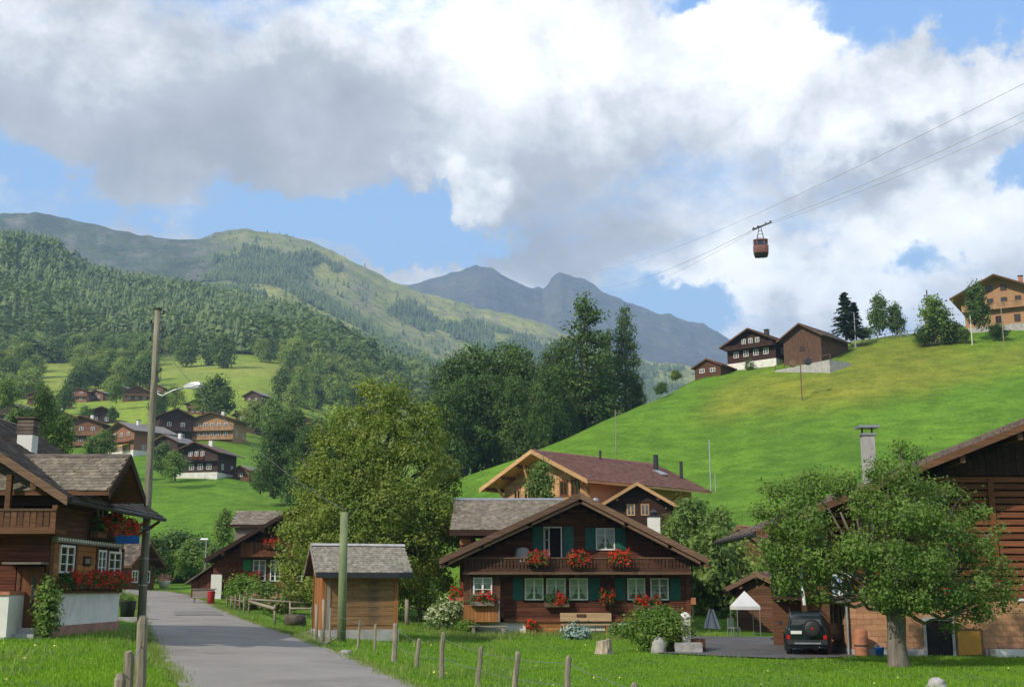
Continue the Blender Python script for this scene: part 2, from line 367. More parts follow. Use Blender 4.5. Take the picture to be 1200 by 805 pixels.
# ============================================================ TERRAIN
def z_at(Y, py):
    v = (402.5 - py) / FPX
    return CAMZ + Y * (SP + v * CP) / (CP - v * SP)
def at(px, py, Y):
    u, v = (px - 600) / FPX, (402.5 - py) / FPX
    t = Y / (CP - v * SP)
    return Vector((u * t, Y, CAMZ + t * (SP + v * CP)))
def px_of(p):
    x, y, z = p[0], p[1], p[2] - CAMZ
    dn = y * CP + z * SP
    return 600 + FPX * x / dn, 402.5 - FPX * (z * CP - y * SP) / dn
ST = [  # distance, z or p (height or picture row), stations across the view
    (3, 'z', [(0, .6), (150, .55), (230, .2), (450, .05), (1200, 0)]),
    (12, 'z', [(0, .75), (140, .65), (200, .3), (500, .05), (1200, 0)]),
    (20, 'z', [(0, .8), (150, .75), (205, .42), (480, .2), (560, 0), (1200, 0)]),
    (30, 'z', [(0, .95), (150, .85), (190, .5), (420, .35), (560, .05), (1200, 0)]),
    (40, 'z', [(0, 1.07), (150, 1.0), (185, .65), (350, .5), (470, .25), (600, .1), (1200, 0)]),
    (50, 'z', [(0, 1.25), (140, 1.2), (180, .9), (300, .75), (400, .5), (550, .2), (700, .15), (1200, .05)]),
    (60, 'z', [(0, 1.5), (140, 1.4), (180, 1.15), (260, 1.1), (400, .7), (550, .3), (800, .27), (1200, .2)]),
    (80, 'z', [(0, 2.2), (180, 1.7), (240, 1.7), (400, 1.5), (550, 1.5), (700, 2.4), (800, 2.2), (900, 1.0), (1000, 1.2), (1200, 3)]),
    (100, 'z', [(0, 4), (180, 2.5), (260, 2.6), (400, 3), (560, 5), (700, 6.5), (850, 7.0), (1000, 9), (1200, 12)]),
    (130, 'p', [(0, 672), (170, 682), (230, 680), (300, 674), (350, 668), (450, 655), (540, 615), (620, 595), (700, 590), (800, 582), (900, 565), (1000, 555), (1100, 545), (1200, 535)]),
    (160, 'p', [(0, 630), (170, 652), (230, 646), (300, 640), (340, 632), (450, 600), (520, 566), (545, 550), (600, 530), (650, 511), (700, 500), (750, 505), (800, 508), (850, 504), (900, 495), (1000, 480), (1100, 470), (1200, 455)]),
    (185, 'p', [(0, 600), (200, 608), (260, 606), (320, 606), (345, 600), (450, 580), (540, 566), (600, 552), (650, 526), (700, 492), (750, 468), (800, 462), (850, 458), (900, 450), (1000, 435), (1100, 425), (1200, 412)]),
    (210, 'p', [(0, 570), (200, 578), (260, 578), (330, 585), (350, 588), (450, 585), (540, 580), (600, 575), (650, 565), (700, 535), (750, 492), (800, 446), (830, 432), (860, 428), (900, 420), (1000, 399), (1050, 391), (1100, 388), (1150, 379), (1200, 372)]),
    (240, 'p', [(0, 545), (120, 552), (200, 556), (270, 559), (330, 575), (450, 580), (600, 580), (700, 560), (800, 480), (830, 445), (860, 431), (900, 422), (1000, 401), (1100, 390), (1150, 381), (1200, 374)]),
    (300, 'p', [(0, 522), (100, 524), (180, 522), (220, 521), (260, 519), (310, 530), (340, 545), (450, 570), (600, 580), (700, 580), (800, 540), (850, 480), (900, 450), (1000, 420), (1200, 390)]),
    (400, 'p', [(0, 482), (100, 480), (180, 476), (250, 479), (300, 490), (350, 510), (450, 540), (600, 560), (700, 570), (800, 560), (900, 480), (1000, 440), (1200, 410)]),
    (500, 'p', [(0, 457), (100, 458), (200, 453), (260, 450), (300, 452), (350, 472), (420, 500), (520, 530), (700, 560), (850, 545), (1000, 470), (1200, 430)]),
    (650, 'p', [(0, 427), (100, 427), (200, 426), (300, 427), (350, 434), (420, 458), (520, 500), (700, 540), (850, 535), (1000, 505), (1200, 455)]),
    (780, 'p', [(0, 395), (100, 402), (200, 402), (300, 402), (380, 410), (440, 437), (520, 480), (700, 520), (850, 520), (1000, 520), (1200, 480)]),
    (1100, 'p', [(0, 282), (41, 291), (68, 325), (124, 342), (176, 345), (210, 358), (262, 366), (330, 377), (360, 384), (375, 396), (405, 416), (450, 434), (520, 458), (600, 490), (700, 500), (850, 500), (1200, 500)]),
    (1450, 'p', [(0, 335), (100, 350), (200, 357), (330, 380), (400, 408), (450, 432), (520, 456), (600, 474), (700, 490), (850, 490), (1200, 490)]),
    (1900, 'p', [(0, 318), (100, 325), (200, 332), (260, 330), (330, 345), (400, 375), (450, 402), (520, 428), (600, 446), (660, 456), (750, 463), (830, 468), (1200, 472)]),
    (2250, 'p', [(0, 285), (60, 296), (150, 312), (215, 312), (275, 296), (330, 302), (400, 335), (450, 362), (520, 390), (600, 408), (660, 420), (750, 442), (830, 450), (1200, 462)]),
    (2600, 'p', [(0, 247), (60, 255), (95, 258), (150, 270), (175, 272), (215, 275), (240, 268), (275, 264), (300, 271), (350, 280), (380, 292), (410, 306), (440, 317), (450, 325), (470, 333), (480, 338), (527, 350), (555, 364), (604, 369), (643, 380), (660, 390), (720, 415), (760, 425), (800, 432), (860, 445), (1200, 460)]),
    (3300, 'p', [(0, 310), (200, 330), (470, 385), (660, 425), (860, 452), (1200, 465)]),
    (4300, 'p', [(0, 300), (300, 322), (440, 335), (478, 330), (505, 325), (525, 318), (540, 311), (555, 305), (570, 309), (585, 318), (605, 325), (625, 335), (632, 333), (636, 337), (643, 334), (646, 325), (650, 320), (658, 317), (670, 324), (700, 338), (740, 356), (770, 370), (800, 375), (830, 381), (850, 391), (862, 398), (900, 415), (1000, 432), (1200, 445)]),
    (6000, 'p', [(0, 420), (600, 430), (1200, 460)]),
]
TPX = np.arange(-100, 1301, 4.0)
NLY = 520
LY = np.exp(np.linspace(math.log(3.0), math.log(6000.0), NLY))
def _table():
    cols = []
    for Y, k, pts in ST:
        xs, vs = zip(*pts); r = np.interp(TPX, xs, vs)
        if k == 'p': r = np.array([z_at(Y, p) for p in r])
        cols.append(r)
    ys = np.array([s[0] for s in ST], float); A = np.array(cols)          # stations x columns
    Z = np.empty((NLY, len(TPX)))
    for j in range(len(TPX)): Z[:, j] = np.interp(LY, ys, A[:, j])
    far = (LY > 2000)[:, None]
    def blur(a, sg, ax):
        k = int(3 * sg + 1); w = np.exp(-.5 * (np.arange(-k, k + 1) / sg) ** 2); w /= w.sum()
        p = np.pad(a, [(k, k) if i == ax else (0, 0) for i in range(2)], mode='edge')
        return sum(w[i] * np.take(p, range(i, i + a.shape[ax]), axis=ax) for i in range(2 * k + 1))
    return np.where(far, blur(Z, 1.2, 0), blur(blur(Z, 4.0, 0), 2.2, 1))
ZT = _table()
AE = math.atan(700 / FPX)                                                # edge of the tabulated view
def ground_arr(x, y, rough=True):
    """height of the land at x, y (arrays)"""
    x = np.asarray(x, float); y = np.asarray(y, float)
    r = np.hypot(x, y) + 1e-9; a = np.arctan2(x, y); ac = np.clip(a, -AE, AE)
    px = 600 + FPX * np.tan(ac); Y = np.clip(r * np.cos(ac), 3.0, 5999.0)
    fi = np.clip((np.log(Y) - math.log(3.0)) / (math.log(2000.0)) * (NLY - 1), 0, NLY - 1.001)
    fj = np.clip((px - TPX[0]) / 4.0, 0, len(TPX) - 1.001)
    i = fi.astype(int); j = fj.astype(int); fi = fi - i; fj = fj - j
    z = (ZT[i, j] * (1 - fj) + ZT[i, j + 1] * fj) * (1 - fi) + (ZT[i + 1, j] * (1 - fj) + ZT[i + 1, j + 1] * fj) * fi
    t = np.clip((np.abs(a) - 1.2) / 1.2, 0, 1); t = t * t * (3 - 2 * t)
    z = z * (1 - t) + (.15 + .05 * np.maximum(r - 60, 0)) * t
    near = np.clip((3.0 - r) / 2.0, 0, 1); z = z * (1 - near) + .1 * near
    if rough:
        w = np.clip((r - 60) / 120, 0, 1)
        z = z + w * .5 * (fbm(x / 18, y / 18, 3) - .5) * 2 * np.clip(r / 200, .3, 1)
        w = np.clip((r - 600) / 500, 0, 1)
        z = z + w * 14 * (fbm(x / 120, y / 120, 5) - .5)
        w = np.clip((r - 1500) / 500, 0, 1)
        z = z + w * (40 * (fbm(x / 420, y / 420, 9, 5, True) - .55) + 14 * (fbm(x / 90, y / 90, 21, 4, True) - .5))
        w = np.clip((r - 3350) / 500, 0, 1)
        z = z + w * (85 * (fbm(x / 600, y / 900, 31, 6, True) - .6) + 26 * (fbm(x / 110, y / 110, 41, 4, True) - .55))
    return z
def gz(x, y): return float(ground_arr(np.array([x]), np.array([y]))[0])
YS_ = np.exp(np.linspace(math.log(6.0), math.log(5900.0), 2600))
def hit(px, py, ymin=6.0):
    """where the sight line through a spot of the photograph first meets the land"""
    u, v = (px - 600) / FPX, (402.5 - py) / FPX
    ys = YS_[YS_ >= ymin]; t = ys / (CP - v * SP)
    d = CAMZ + t * (SP + v * CP) - ground_arr(u * t, ys)
    k = np.argmax(d <= 0) if (d <= 0).any() else len(ys) - 1
    return Vector((u * t[k], ys[k], float(ground_arr(np.array([u * t[k]]), np.array([ys[k]]))[0])))
def inpoly(x, y, poly):
    x = np.asarray(x, float); y = np.asarray(y, float); ins = np.zeros(x.shape, bool); n = len(poly)
    for i in range(n):
        x1, y1 = poly[i]; x2, y2 = poly[(i + 1) % n]
        c = ((y1 > y) != (y2 > y)) & (x < (x2 - x1) * (y - y1) / (y2 - y1 + 1e-12) + x1); ins ^= c
    return ins

ang = np.concatenate([np.radians(np.arange(-180, -27, 3.0)), np.arctan((np.arange(-95, 1296, 3.2) - 600) / FPX), np.radians(np.arange(27, 180, 3.0))])
rad = np.concatenate([np.array([.6, 1.5]), np.exp(np.linspace(math.log(3.0), math.log(700.0), 150)), np.exp(np.linspace(math.log(715.0), math.log(6200.0), 105))])
# a finer ladder near the crests
RR, AA = np.meshgrid(rad, ang, indexing='ij')
GX, GY = RR * np.sin(AA), RR * np.cos(AA)
GZ = ground_arr(GX, GY)
def smooth01(v, a, b): t = np.clip((v - a) / (b - a), 0, 1); return t * t * (3 - 2 * t)
MOWN = [(812, 490), (862, 440), (980, 437), (1000, 398), (1110, 390), (1135, 408), (1085, 428), (1210, 398), (1210, 426), (1085, 458), (960, 478)]
MOWN2 = [(1085, 432), (1210, 398), (1210, 412), (1090, 440)]
def tint():
    dn = GY * CP + (GZ - CAMZ) * SP; ok = GY > 1
    dn = np.where(ok, dn, 1); PX = 600 + FPX * GX / dn; PY = 402.5 - FPX * ((GZ - CAMZ) * CP - GY * SP) / dn
    PX = np.where(ok, PX, np.where(GX > 0, 1300, -100)); PY = np.where(ok, PY, 800)
    col = np.empty(GX.shape + (3,)); col[:] = (.132, .252, .024)
    def put(mask, c):
        m = np.asarray(mask, float)[..., None]; col[:] = col * (1 - m) + np.array(c) * m
    n1_ = fbm(GX / 30, GY / 30, 71, 4); n2_ = fbm(GX / 7, GY / 7, 73, 3)
    put((RR > 70) * smooth01(n1_, .45, .62) * .5, (.145, .245, .020))
    put(smooth01(n2_, .52, .7) * .35, (.080, .190, .014))
    jx = PX + 10 * (fbm(GX / 6, GY / 6, 81, 3) - .5); jy = PY + 7 * (fbm(GX / 6, GY / 6, 83, 3) - .5)
    hill = (RR > 120) & (RR < 260)
    put(sum(inpoly(jx + ox, jy + oy, MOWN).astype(float) for ox in (-14, -7, 0, 7, 14) for oy in (-6, 0, 6)) / 15 * hill, (.255, .275, .034))
    put(sum(inpoly(jx + ox, jy + oy, MOWN2).astype(float) for ox in (-20, -10, 0, 10, 20) for oy in (-5, 0, 5)) / 15 * hill * .6, (.105, .200, .028))
    rows = smooth01(np.sin(GX * .55 + GY * .5 + 3 * n1_), .2, .9) * hill
    terr = smooth01(np.sin(GZ * 2.6 + 5 * n1_ + 2 * n2_), .1, .9) * (RR > 95) * (RR < 260) * (PX > 480)
    put(terr * .22, (.075, .165, .016))
    put(rows * .20, (.070, .150, .018))
    put(smooth01(RR, 300, 380) * (1 - smooth01(PX, 380, 560)) * .85, (.275, .350, .050))
    put(smooth01(RR, 420, 560) * smooth01(n1_, .4, .6) * .5, (.34, .34, .085))
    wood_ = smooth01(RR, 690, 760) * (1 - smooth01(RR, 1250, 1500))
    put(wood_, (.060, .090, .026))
    m2 = smooth01(RR, 1350, 1600)
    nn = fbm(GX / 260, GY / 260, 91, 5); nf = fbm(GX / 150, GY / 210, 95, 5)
    put(m2, (.33, .34, .090))
    put(m2 * smooth01(nn, .48, .62) * .6, (.20, .235, .07))
    bowl_shade = m2 * (1 - smooth01(PX + 120 * (nf - .5), 200, 330)) * smooth01(RR + 500 * (nn - .5), 1950, 2150)
    put(bowl_shade * .9, (.062, .090, .062))  # grey-green slope colour, with cloud shade over the left bowl painted in
    low = m2 * smooth01(PX + 160 * (nn - .5), 230, 340) * (1 - smooth01(RR + 500 * (nf - .5), 2200, 2480))
    put(low * smooth01(nf, .46, .50), (.045, .072, .030))
    put(m2 * smooth01(fbm(GX / 60, GY / 60, 99, 4, True), .66, .8) * smooth01(RR, 1900, 2100) * .5, (.24, .215, .18))
    m3 = smooth01(RR, 3100, 3400)
    put(m3, (.085, .090, .080)); put(m3 * smooth01(nn, .45, .6) * .6, (.115, .125, .085))
    put(m3 * smooth01(fbm(GX / 80, GY / 80, 103, 4, True), .62, .8) * .5, (.17, .16, .15))
    return col
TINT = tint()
# --- land material
gm, gt, gout = newmat('grassland')
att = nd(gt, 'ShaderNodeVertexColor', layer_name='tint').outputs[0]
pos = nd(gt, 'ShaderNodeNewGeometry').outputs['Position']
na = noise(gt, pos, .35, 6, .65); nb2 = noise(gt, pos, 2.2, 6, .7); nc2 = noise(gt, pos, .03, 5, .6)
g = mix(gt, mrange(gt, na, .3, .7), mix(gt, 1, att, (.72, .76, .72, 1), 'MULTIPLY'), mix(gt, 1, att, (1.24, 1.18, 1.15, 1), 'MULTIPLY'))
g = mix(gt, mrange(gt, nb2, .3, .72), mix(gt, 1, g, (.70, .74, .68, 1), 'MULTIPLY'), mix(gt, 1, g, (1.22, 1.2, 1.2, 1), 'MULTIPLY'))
g = mix(gt, mrange(gt, nc2, .3, .7), mix(gt, 1, g, (.84, .86, .9, 1), 'MULTIPLY'), mix(gt, 1, g, (1.12, 1.1, 1.0, 1), 'MULTIPLY'))
gb = nd(gt, 'ShaderNodeBsdfPrincipled', {'Base Color': g, 'Roughness': .95, 'Specular IOR Level': .1})
bh = mth(gt, 'ADD', mth(gt, 'MULTIPLY', na, 1.0), mth(gt, 'MULTIPLY', nb2, .4))
bpn = nd(gt, 'ShaderNodeBump', {'Strength': .8, 'Distance': .5, 'Height': bh}); gt.links.new(bpn.outputs[0], gb.inputs['Normal'])
gt.links.new(gb.outputs[0], gout.inputs[0])
# --- mountain material: broad relief
mm, mt_, mout = newmat('mountain_land')
att = nd(mt_, 'ShaderNodeVertexColor', layer_name='tint').outputs[0]
pos = nd(mt_, 'ShaderNodeNewGeometry').outputs['Position']
na = noise(mt_, pos, .02, 8, .65); nb2 = noise(mt_, pos, .09, 6, .7)
g = mix(mt_, mrange(mt_, na, .3, .7), mix(mt_, 1, att, (.70, .74, .75, 1), 'MULTIPLY'), mix(mt_, 1, att, (1.28, 1.22, 1.15, 1), 'MULTIPLY'))
g = mix(mt_, mrange(mt_, nb2, .3, .72), mix(mt_, 1, g, (.66, .7, .68, 1), 'MULTIPLY'), mix(mt_, 1, g, (1.25, 1.2, 1.2, 1), 'MULTIPLY'))
gb = nd(mt_, 'ShaderNodeBsdfPrincipled', {'Base Color': g, 'Roughness': .95, 'Specular IOR Level': .05})
bpn = nd(mt_, 'ShaderNodeBump', {'Strength': .9, 'Distance': 14, 'Height': na}); mt_.links.new(bpn.outputs[0], gb.inputs['Normal'])
mt_.links.new(gb.outputs[0], mout.inputs[0])

def land(name, i0, i1, mat, fan=False):
    n = len(ang); rows_ = range(i0, i1 + 1)
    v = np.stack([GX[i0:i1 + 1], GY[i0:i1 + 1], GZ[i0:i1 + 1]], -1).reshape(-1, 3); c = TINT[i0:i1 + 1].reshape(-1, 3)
    m = i1 - i0; I, J = np.meshgrid(np.arange(m), np.arange(n), indexing='ij'); J2 = (J + 1) % n
    f = np.stack([I * n + J, I * n + J2, (I + 1) * n + J2, (I + 1) * n + J], -1).reshape(-1, 4)[:, ::-1]
    me = npmesh(name, v, f, True)
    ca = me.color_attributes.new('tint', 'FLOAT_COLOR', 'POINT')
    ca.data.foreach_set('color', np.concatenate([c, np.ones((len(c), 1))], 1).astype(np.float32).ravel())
    return tag(link(name, me, mat), kind='structure')
ib = int(np.searchsorted(rad, 705)); ic = int(np.searchsorted(rad, 1450)); idd = int(np.searchsorted(rad, 3300))
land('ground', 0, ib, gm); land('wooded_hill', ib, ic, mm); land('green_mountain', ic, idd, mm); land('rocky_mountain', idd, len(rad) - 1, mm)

# ------------------------------------------------------------ road and paved yard
def drape(name, poly_l, poly_r, lift, mat, n_across=10, step=1.0):
    """sheet between two edge lines (world x, y), laid on the land"""
    def resample(p, n):
        p = np.array(p, float); d = np.concatenate([[0], np.cumsum(np.hypot(*np.diff(p, axis=0).T))]); s = np.linspace(0, d[-1], n)
        return np.stack([np.interp(s, d, p[:, 0]), np.interp(s, d, p[:, 1])], 1)
    L = np.array(poly_l, float); n = max(8, int(np.hypot(*np.diff(L, axis=0).T).sum() / step))
    a, b = resample(poly_l, n), resample(poly_r, n)
    tt = np.linspace(0, 1, n_across)[:, None, None]
    g_ = a[None] * (1 - tt) + b[None] * tt
    z = ground_arr(g_[..., 0], g_[..., 1]) + lift
    v = np.concatenate([g_, z[..., None]], -1).reshape(-1, 3)
    I, J = np.meshgrid(np.arange(n_across - 1), np.arange(n - 1), indexing='ij')
    f = np.stack([I * n + J, (I + 1) * n + J, (I + 1) * n + J + 1, I * n + J + 1], -1).reshape(-1, 4)
    return tag(link(name, npmesh(name, v, f, True), mat), kind='structure')
def W(px, py): p = hit(px, py); return (p.x, p.y)
ROAD_L = [(2.0, -30), (0.0, 0), (-2.6, 12), W(210, 806), W(196, 785), W(184, 765), W(174, 748), W(166, 732), W(163, 722), W(165, 712), W(166, 704), W(160, 699), W(140, 695)]
ROAD_R = [(7.5, -30), (5.4, 0), (2.6, 12), W(490, 806), W(452, 790), W(408, 769), W(366, 754), W(345, 745), W(305, 733), W(262, 716), W(246, 706), W(226, 698), W(196, 693), W(150, 690)]
road_o = drape('road', ROAD_L, ROAD_R, .045, ASPHALT, 14)
fork = drape('side_path', [W(345, 745), W(356, 741), W(372, 737)], [W(380, 758), W(386, 753), W(396, 748)], .040, ASPHALT, 6, .4)
yard = drape('paved_yard', [W(770, 766), W(850, 770), W(925, 773), W(990, 771), W(1015, 769)], [W(800, 746), W(850, 747), W(910, 747), (12.0, 58.0), (14.5, 56.0)], .05, ASPHALTN, 12, .6)
patch = drape('road_patch', [W(205, 722), W(262, 722)], [W(203, 717), W(255, 717)], .062, plain('asphalt_patch', (.20, .182, .155), .9, 2, .15, .2), 8, .3)
ROADPOLY = ROAD_L + ROAD_R[::-1]
YARDPOLY = [W(770, 766), W(850, 770), W(925, 773), W(990, 771), W(1015, 769), (14.5, 56.0), (12.0, 58.0), W(910, 747), W(850, 747), W(800, 746)]

# ============================================================ VEGETATION
def leaf_quads(C, Nrm, size, rng, aspect=.6, fold=.18):
    """one pointed leaf of four corners at each centre C, facing about Nrm"""
    n = len(C); a = rng.normal(size=(n, 3)); Nrm = Nrm / (np.linalg.norm(Nrm, axis=1, keepdims=True) + 1e-9)
    a -= Nrm * (a * Nrm).sum(1, keepdims=True); a /= np.linalg.norm(a, axis=1, keepdims=True) + 1e-9
    b = np.cross(Nrm, a); s = (size * rng.uniform(.65, 1.35, n))[:, None]
    v = np.stack([C - a * s, C - b * s * aspect - Nrm * s * fold, C + a * s, C + b * s * aspect - Nrm * s * fold], 1).reshape(-1, 3)
    return v, np.arange(4 * n).reshape(n, 4)
def crown_cloud(lobes, n, size, seed, shell=.6, per=14, spread=2.4, up=.5, aspect=.6):
    rng = np.random.default_rng(seed); L = np.array(lobes, float)
    w = (L[:, 3] * L[:, 4] * L[:, 5]) ** (2 / 3); w /= w.sum()
    m = max(1, n // per); k = rng.choice(len(L), m, p=w)
    d = rng.normal(size=(m, 3)); d /= np.linalg.norm(d, axis=1, keepdims=True)
    r = shell + (1.06 - shell) * rng.uniform(size=(m, 1)) ** .55
    c = L[k, :3] + d * L[k, 3:] * r
    # clumps hidden deep inside another lobe are dropped to the surface count
    e = rng.normal(size=(m * per, 3)) * size * spread * np.array([1, 1, .75]) * np.repeat(rng.uniform(.6, 1.3, (m, 1)), per, 0)
    C = np.repeat(c, per, 0) + e; en = e / (np.linalg.norm(e, axis=1, keepdims=True) + 1e-9)
    Nr = np.repeat(d, per, 0) * .35 + en * .75 + rng.normal(size=(m * per, 3)) * .42 + np.array([0, 0, up])
    return leaf_quads(C, Nr, size, rng, aspect)
def limb(p0, p1, rng, bend=.12, n=5):
    p0, p1 = np.array(p0, float), np.array(p1, float); L = np.linalg.norm(p1 - p0); o = []
    for i in range(n + 1):
        t = i / n; q = p0 + (p1 - p0) * t + np.array([0, 0, 1]) * L * bend * math.sin(math.pi * t) * .6
        if 0 < i < n: q = q + rng.normal(size=3) * L * .035
        o.append(tuple(q))
    return o
def trunk_mb(h, r0, r1, lobes, seed, lean=(0, 0), limbs=True, lr=.35):
    rng = np.random.default_rng(seed); mb = MB()
    P = [(lean[0] * t + rng.normal() * r0 * .12 * (t > 0), lean[1] * t + rng.normal() * r0 * .12 * (t > 0), h * t - (.25 if t == 0 else 0)) for t in (0, .08, .3, .55, .8, 1.0)]
    mb.tube(P, [r0 * 1.35, r0 * 1.05, r0 * .9, r0 * .8, r0 * .7, r1], 9)
    if limbs:
        for L in lobes:
            t = rng.uniform(.62, .98); b = np.array([lean[0] * t, lean[1] * t, h * t])
            mb.tube(limb(b, np.array(L[:3]) + np.array([0, 0, L[5] * .2]), rng), np.linspace(r0 * lr, r0 * .06, 6), 6)
            for q in range(2):
                e = np.array(L[:3]) + rng.normal(size=3) * np.array(L[3:]) * .5
                mid = b + (np.array(L[:3]) - b) * .55
                mb.tube(limb(mid, e, rng, .08, 3), np.linspace(r0 * lr * .45, r0 * .03, 4), 5)
    return mb
def spruce_cloud(h, r, n, size, seed, z0=.1, droop=.35, gap=0.0):
    rng = np.random.default_rng(seed); C = []; Nn = []
    lv = int(h / (size * 2.1)); 
    for i in range(lv):
        t = z0 + (1 - z0) * (i + rng.uniform(0, .6)) / lv
        if t > 1: continue
        Rr = r * (1 - t) ** .85 * rng.uniform(.75, 1.15) + size * .5; nb_ = max(4, int(5 + 5 * (1 - t)))
        for b in range(nb_):
            if rng.uniform() < gap: continue
            a = rng.uniform(0, 2 * math.pi); Lb = Rr * rng.uniform(.65, 1.1); k = max(2, int(n / (lv * nb_)))
            s = rng.uniform(.12, 1, k) ** .8 * Lb
            x, y = np.cos(a) * s, np.sin(a) * s; z = t * h - droop * s - .05 * s * s / max(r, .1)
            C.append(np.stack([x, y, z], 1) + rng.normal(size=(k, 3)) * size * .45); nn_ = np.tile([np.cos(a) * .35, np.sin(a) * .35, 1.0], (k, 1)) + rng.normal(size=(k, 3)) * .35; Nn.append(nn_)
    C = np.concatenate(C); Nn = np.concatenate(Nn)
    return leaf_quads(C, Nn, size, rng, .55, .3)
PROTOS = []
def plant_proto(name, trunk, tmat, cloud, cmat, crown_name='crown'):
    e = empty(name, (0, -300, 0)); PROTOS.append(e); trunk.build('trunk', tmat, e, True)
    link(crown_name, npmesh(crown_name, *cloud), cmat, e); return e
PROTO_USED = {}
def grow(proto, loc, s=1.0, rz=0.0, label=None, cat='tree', group=None, sz=None, name=None):
    o = proto if not PROTO_USED.get(proto.name) else copy_tree(proto)
    PROTO_USED[proto.name] = True
    o.location = loc; o.rotation_euler = (0, 0, rz); o.scale = (s, s, sz or s)
    tag(o, label, cat)
    if 'group' in o: del o['group']
    if group: o['group'] = group
    return o
def lobes_round(h, w, seed, n=9, base=.25, top=.95, cone=.3):
    rng = np.random.default_rng(seed); L = []
    for i in range(n):
        t = base + (top - base) * (i + .5) / n; a = i * 2.4 + rng.uniform(-.5, .5)
        prof = math.sin(math.pi * min(1, (t - base) / (top - base) * .82 + .18)) ** .7
        q = w * .5 * prof * rng.uniform(.45, .7); rr = w * rng.uniform(.20, .29) * (1 - cone * t)
        L.append((q * math.cos(a), q * math.sin(a), t * h, rr, rr, rr * rng.uniform(.75, 1.0)))
    L.append((0, 0, h * (base + top) / 2, w * .3, w * .3, h * .26)); L.append((0, 0, h * .9, w * .17, w * .17, h * .1))
    return L
def broad(name, h, w, seed, n, size, mat, base=.22, tr=None, bark=BARK, lob=9, cone=.3):
    L = lobes_round(h, w, seed, lob, base, .93, cone)
    return plant_proto(name, trunk_mb(h * .55, tr or h * .025, h * .01, L, seed), bark, crown_cloud(L, n, size, seed + 1), mat)
B1 = broad('broadleaf_tree', 10, 7.6, 11, 2600, .34, L_MID)
B2 = broad('broadleaf_tree', 10, 6.4, 12, 2600, .34, L_MID, .15)
B3 = broad('broadleaf_tree', 10, 8.4, 13, 2600, .36, L_PALE, .2)
B4 = broad('broadleaf_tree', 10, 5.4, 14, 2400, .34, L_PALE, .12)
B5 = broad('broadleaf_tree', 10, 6.8, 15, 2600, .34, L_DARK, .12)
DK = [broad('dark_tree', 10, 6.2, 21 + i, 9500, .135, L_DARK, .10, None, BARK, 13) for i in range(3)]
TALL = [broad('tall_dark_tree', 10, 3.6, 31 + i, 6000, .105, L_DARK, .12, .12, BARK, 15, .45) for i in range(2)]
SP1 = plant_proto('spruce_tree', MB().tube([(0, 0, -.3), (0, 0, 5), (0, 0, 9.7)], [.16, .1, .02], 7), BARK, spruce_cloud(10, 2.2, 3600, .22, 41), L_CONIF)
SP2 = plant_proto('spruce_tree', MB().tube([(0, 0, -.3), (0, 0, 5), (0, 0, 9.7)], [.16, .1, .02], 7), BARK, spruce_cloud(10, 1.7, 2600, .24, 42, .05), L_CONIF)
SH1 = plant_proto('round_shrub', MB().tube([(0, 0, -.2), (0, 0, .5)], [.08, .03], 6), BARK, crown_cloud([(0, 0, .5, .5, .5, .5), (.3, .1, .4, .35, .35, .4), (-.3, -.1, .4, .35, .35, .4)], 700, .085, 51), L_MID, 'foliage')
SH2 = plant_proto('round_shrub', MB().tube([(0, 0, -.2), (0, 0, .5)], [.08, .03], 6), BARK, crown_cloud([(0, 0, .5, .5, .5, .5), (.25, .2, .45, .4, .3, .4), (-.3, .1, .35, .35, .4, .35)], 700, .085, 52), L_DARK, 'foliage')

# ---- slope above the village: single broadleaf trees
MEADOWS = [[(185, 422), (215, 412), (262, 404), (300, 416), (335, 436), (330, 462), (290, 470), (262, 458), (225, 446), (190, 436)],
           [(104, 466), (152, 466), (156, 500), (108, 498)], [(45, 434), (84, 422), (78, 448), (50, 452)], [(252, 519), (300, 515), (306, 548), (275, 552)], [(380, 366), (415, 362), (412, 382)]]
def clear(px, py): return not any(inpoly(np.array([px]), np.array([py]), m)[0] for m in MEADOWS)
def clear_tree(px, py, h): return all(clear(px + a * h, py - b * h) for a, b in ((0, 0), (0, .5), (0, .85), (-.3, .45), (.3, .45)))
r2 = random.Random(5); spots = []
tries = 0
while len(spots) < 185 and tries < 6000:
    tries += 1
    px = r2.uniform(-20, 520); py = r2.uniform(404, 486)
    lo = np.interp(px, [0, 200, 330, 380, 420, 470, 520], [404, 405, 404, 408, 425, 440, 452]); hi = np.interp(px, [0, 100, 200, 330, 400, 470, 520], [470, 468, 450, 482, 486, 484, 480])
    if not (lo < py < hi) or not clear(px, py): continue
    h = r2.uniform(22, 38) * (1 if py > 425 else .8)
    if not clear_tree(px, py, h): continue
    if any(abs(px - q[0]) < 8 and abs(py - q[1]) < 5 for q in spots) or (px > 380 and r2.random() < .45): continue
    spots.append((px, py, h))
spots += [(218, 430, 34), (262, 432, 42), (248, 428, 30), (330, 470, 40), (306, 424, 28), (345, 440, 44), (352, 432, 36), (388, 470, 46), (372, 452, 40)]
for px, py, h in spots:
    p = hit(px, py, 250); s = h * p.y / FPX / 10
    pr = r2.choice([B1, B2, B3, B3, B4, B4, B5])
    pale = 'mat' 
    lab = {0: 'round mid green broadleaf tree on the slope above the village', 1: 'pale sunlit broadleaf tree on the slope above the village', 2: 'dark green broadleaf tree on the slope above the village'}[0 if pr in (B1, B2) else 1 if pr in (B3, B4) else 2]
    gr = {0: 'mid green trees on the slope above the village', 1: 'pale trees on the slope above the village', 2: 'dark trees on the slope above the village'}[0 if pr in (B1, B2) else 1 if pr in (B3, B4) else 2]
    grow(pr, p - Vector((0, 0, .4)), s * r2.uniform(.9, 1.15), r2.uniform(0, 6), lab, 'tree', gr, s)

